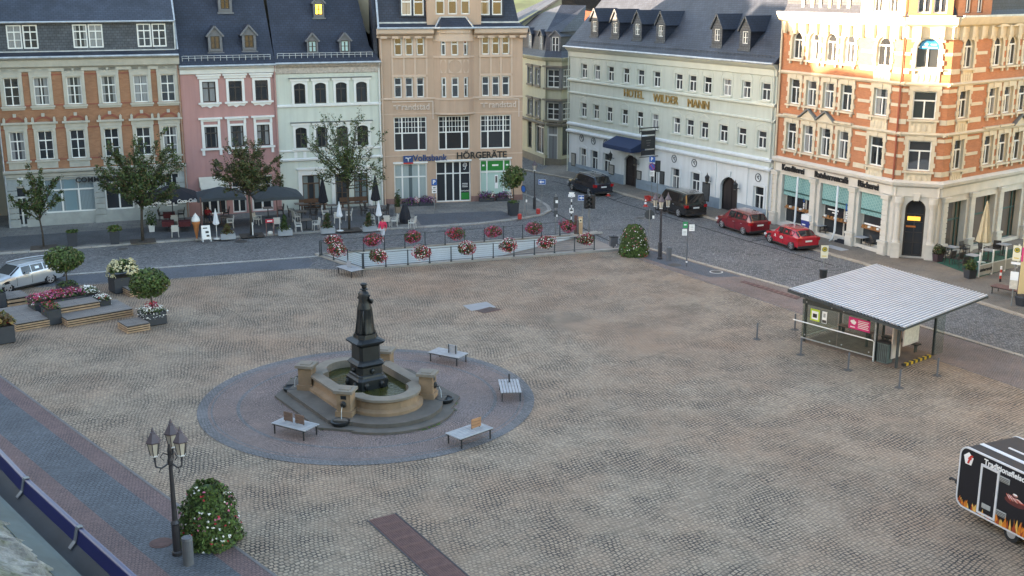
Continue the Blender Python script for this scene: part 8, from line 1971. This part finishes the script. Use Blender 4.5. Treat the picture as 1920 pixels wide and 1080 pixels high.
for i in range(k_+1): mb = MB(); x = L*i/k_; mb.box(x-.04,x+.04,-.04,.04,0,1.55,m_white); mb.build('post', t)
for i in range(k_):
    mb = MB(); mb.box(L*i/k_+.05,L*(i+1)/k_-.05,-.02,.02,.08,.72,m_fpanel); mb.build('panel', t); mb = MB(); mb.box(L*i/k_+.05,L*(i+1)/k_-.05,-.008,.008,.76,1.35,m_sglass); mb.build('glass', t)
    mb = MB(); mb.box(L*i/k_+.04,L*(i+1)/k_-.04,-.03,.03,.72,.76,m_white); mb.build('rail', t)
text('Ratsherrencafé', 'lettering', t, .3, MATS['black_letters'], (L/8,-.03,.42), (pi/2,0,0), .004, bold=.008, sx=.8)
t = tub('dark pot with small shrub at the corner of the café fence', G(1818,521,KZ), .42, .55, .45, [(m_leaf,.6),(m_leaf2,.3),(m_leaf3,.3)], 260, top=1.0); t = tub('dark pot with shrub at the foot of the corner column', G(1758,490,KZ), .38, .5, .55, [(m_leaf,.7),(m_leafb,.4)], 240, M('plum_pot',(.05,.03,.04),.7,.1,3))
# ------------------------------------------------------------------ people
def person(label, P, rz, J, radii, edges, skin, cloth, hair, group=None):
    """one skinned body; clothing and hair are separate shells over it"""
    t = thing('person', label, 'person', P, rz, group)
    def skinmesh(name, V, E, Rr, m, sub=2):
        me = bpy.data.meshes.new(name); me.from_pydata(V, E, []); me.materials.append(m); o = link(me, name, t)
        s = o.modifiers.new('skin', 'SKIN'); s.use_smooth_shade = True; d = o.modifiers.new('sub', 'SUBSURF'); d.levels = sub; d.render_levels = sub
        for v, r in zip(me.skin_vertices[0].data, Rr): v.radius = (r, r)
        me.skin_vertices[0].data[0].use_root = True
        ev = o.evaluated_get(bpy.context.evaluated_depsgraph_get()); m2 = bpy.data.meshes.new_from_object(ev); o.modifiers.clear(); o.data = m2
        if not m2.materials: m2.materials.append(m)
        return o
    skinmesh('body', J, edges, radii, skin)
    for nm, idx, ed, rr, m in cloth: skinmesh(nm, [J[i] if isinstance(i, int) else i for i in idx], ed, rr, m)
    mb = MB(); hc = Vector(J[4]); mb.ball((hc.x,hc.y+.025,hc.z+.03),(.095,.105,.115),hair,12,8); mb.ball((hc.x,hc.y+.08,hc.z-.10),(.075,.05,.12),hair,8,6); mb.build('hair', t, smooth=True)
    mb = MB()
    for s in (-1,1): mb.ball((hc.x+s*.035,hc.y-.088,hc.z+.01),(.014,.01,.009),m_iron,6,4)
    mb.ball((hc.x,hc.y-.105,hc.z-.015),(.014,.022,.024),skin,6,4); mb.box(hc.x-.025,hc.x+.025,hc.y-.094,hc.y-.086,hc.z-.062,hc.z-.052,m_rl)
    for s in (-1,1): mb.ball((hc.x+s*.092,hc.y+.0,hc.z),(.014,.024,.032),skin,6,4)
    mb.build('face', t)
    return t
m_skin = M('skin', (.42,.25,.18), .6, .06, 5); m_jkt = M('pink_jacket', (.62,.035,.09), .8, .08, 4); m_jean = M('pale_trousers', (.50,.52,.56), .85, .1, 4); m_hair = M('dark_hair', (.022,.015,.013), .6, .2, 9); m_shoe = M('white_shoe', (.65,.65,.66), .6, .05, 5)
# walking: y- is forwards
J = [(0,0,.92),(0,0,1.12),(0,.0,1.32),(0,-.01,1.46),(0,-.02,1.60),
     (.18,0,1.38),(.24,.08,1.14),(.22,.02,.92),(.21,-.01,.83),(-.18,0,1.38),(-.25,-.04,1.13),(-.22,-.16,.93),(-.21,-.2,.85),
     (.09,-.02,.86),(.10,-.16,.49),(.10,-.10,.09),(.10,-.25,.045),(-.09,.02,.86),(-.10,.05,.48),(-.10,.25,.14),(-.10,.14,.05)]
fing = []
EJ = [(0,1),(1,2),(2,3),(3,4),(2,5),(5,6),(6,7),(7,8),(2,9),(9,10),(10,11),(11,12),(0,13),(13,14),(14,15),(15,16),(0,17),(17,18),(18,19),(19,20)]
RJ = [.12,.11,.125,.05,.095,.06,.045,.033,.03,.06,.045,.033,.03,.09,.062,.042,.04,.09,.062,.042,.04]
for hnd, s in ((8,1),(12,-1)):
    h_ = Vector(J[hnd])
    for k, (dx, dy, dz, L) in enumerate(((-.0,-.035,-.06,1),(0,-.012,-.075,1),(0,.012,-.07,1),(0,.033,-.055,1),(-s*.03,-.05,-.02,.8))):
        J.append(tuple(h_+Vector((dx, dy, dz))*.6)); J.append(tuple(h_+Vector((dx-s*.01, dy*1.1, dz*1.5))*1)); RJ += [.011,.008]; n = len(J); EJ += [(hnd,n-2),(n-2,n-1)]
cl = [('jacket', [1,(0,0,.86),2,(0,0,1.42),5,6,7,9,10,11], [(0,1),(0,2),(2,3),(2,4),(4,5),(5,6),(2,7),(7,8),(8,9)], [.135,.15,.145,.075,.082,.066,.052,.082,.066,.052], m_jkt), ('trousers', [0,13,14,(.10,-.11,.16),17,18,(-.10,.21,.2)], [(0,1),(1,2),(2,3),(0,4),(4,5),(5,6)], [.13,.105,.078,.062,.105,.078,.062], m_jean),
      ('shoe', [(.10,-.09,.07),(.10,-.25,.05)], [(0,1)], [.055,.045], m_shoe), ('shoe', [(-.10,.26,.11),(-.10,.13,.05)], [(0,1)], [.055,.045], m_shoe)]
person('person in a bright pink jacket and pale trousers walking along the terrace', G(718.5,453), radians(-15), J, RJ, EJ, m_skin, cl, m_hair)
# sitting guest under the second parasol
J2 = [(0,0,.50),(0,.02,.70),(0,.03,.92),(0,.0,1.06),(0,-.02,1.20),(.18,.02,.97),(.22,-.08,.74),(.14,-.28,.74),(.12,-.34,.75),(-.18,.02,.97),(-.22,-.08,.74),(-.14,-.28,.74),(-.12,-.34,.75),(.09,-.04,.50),(.10,-.42,.50),(.10,-.44,.09),(.10,-.56,.045),(-.09,-.04,.50),(-.10,-.42,.50),(-.10,-.42,.09),(-.10,-.54,.045)]
R2, E2_ = RJ[:21], EJ[:20]
E3 = list(E2_); R3 = list(R2); J3 = list(J2)
for hnd, s in ((8,1),(12,-1)):
    h_ = Vector(J3[hnd])
    for dx, dy, dz in ((.03,-.06,0),(.01,-.075,0),(-.012,-.07,0),(-.03,-.055,0),(-s*.05,-.02,.02)):
        J3.append(tuple(h_+Vector((dx,dy,dz))*.6)); J3.append(tuple(h_+Vector((dx,dy*1.5,dz-.015)))); R3 += [.011,.008]; n = len(J3); E3 += [(hnd,n-2),(n-2,n-1)]
cl2 = [('jacket', [1,(0,0,.52),2,(0,.01,1.02),5,6,7,9,10,11], [(0,1),(0,2),(2,3),(2,4),(4,5),(5,6),(2,7),(7,8),(8,9)], [.135,.14,.145,.075,.08,.064,.05,.08,.064,.05], M('red_jacket',(.30,.02,.03),.8,.1,4)), ('trousers', [0,13,14,(.10,-.44,.16),17,18,(-.10,-.42,.16)], [(0,1),(1,2),(2,3),(0,4),(4,5),(5,6)], [.13,.105,.08,.06,.105,.08,.06], M('dark_trousers',(.03,.04,.07),.85,.1,4)), ('shoe', [(.10,-.44,.07),(.10,-.56,.05)], [(0,1)], [.055,.045], m_trimblk), ('shoe', [(-.10,-.42,.07),(-.10,-.54,.05)], [(0,1)], [.055,.045], m_trimblk)]
person('person in a dark red top sitting under the second parasol', cz(391,418), radians(40), J3, R3, E3, m_skin, cl2, m_hair)
seat('d', cz(391,418), radians(40), 'dark café chair carrying the seated person in red', GC)
# ------------------------------------------------------------------ every separate piece of trim becomes a part of its own
def split_pieces(names, tol=.015):
    for o in [o for o in bpy.data.objects if o.type == 'MESH' and o.parent and o.name.split('.')[0] in names]:
        me = o.data; par = list(range(len(me.vertices)))
        def find(i):
            while par[i] != i: par[i] = par[par[i]]; i = par[i]
            return i
        for e in me.edges:
            a, b = find(e.vertices[0]), find(e.vertices[1])
            if a != b: par[a] = b
        isl = {}
        for v in me.vertices: isl.setdefault(find(v.index), []).append(v.index)
        boxes = []
        for k, vs in isl.items():
            co = [me.vertices[i].co for i in vs]; boxes.append(([min(c[j] for c in co)-tol for j in range(3)], [max(c[j] for c in co)+tol for j in range(3)], k))
        g = list(range(len(boxes)))
        def fg(i):
            while g[i] != i: i = g[i]
            return i
        for i in range(len(boxes)):
            for j in range(i):
                if all(boxes[i][0][q] < boxes[j][1][q] and boxes[j][0][q] < boxes[i][1][q] for q in range(3)): g[fg(i)] = fg(j)
        groups = {}
        for i, b in enumerate(boxes): groups.setdefault(fg(i), set()).add(b[2])
        if len(groups) < 2: continue
        base = o.name.split('.')[0]
        for gi, ks in enumerate(groups.values()):
            mb = MB(); fs = [p for p in me.polygons if find(p.vertices[0]) in ks]; mp = {}
            for p in fs:
                idx = []
                for vi in p.vertices:
                    if vi not in mp: mp[vi] = mb.vert(me.vertices[vi].co)
                    idx.append(mp[vi])
                mb.f.append(idx); mb.mi.append(mb.mat(me.materials[p.material_index]))
            m2 = mb.mesh(base)
            if gi == 0: o.data = m2
            else:
                c = o.copy(); c.data = m2; COL.objects.link(c)
split_pieces({'cornice','pier','stone_band','bay_trim','plinth','brick_band','trim','gate_pilaster','gutter_bracket','roof_frame','bay_wall','keystone','column','wheel_arch','bumper','door_trim'})
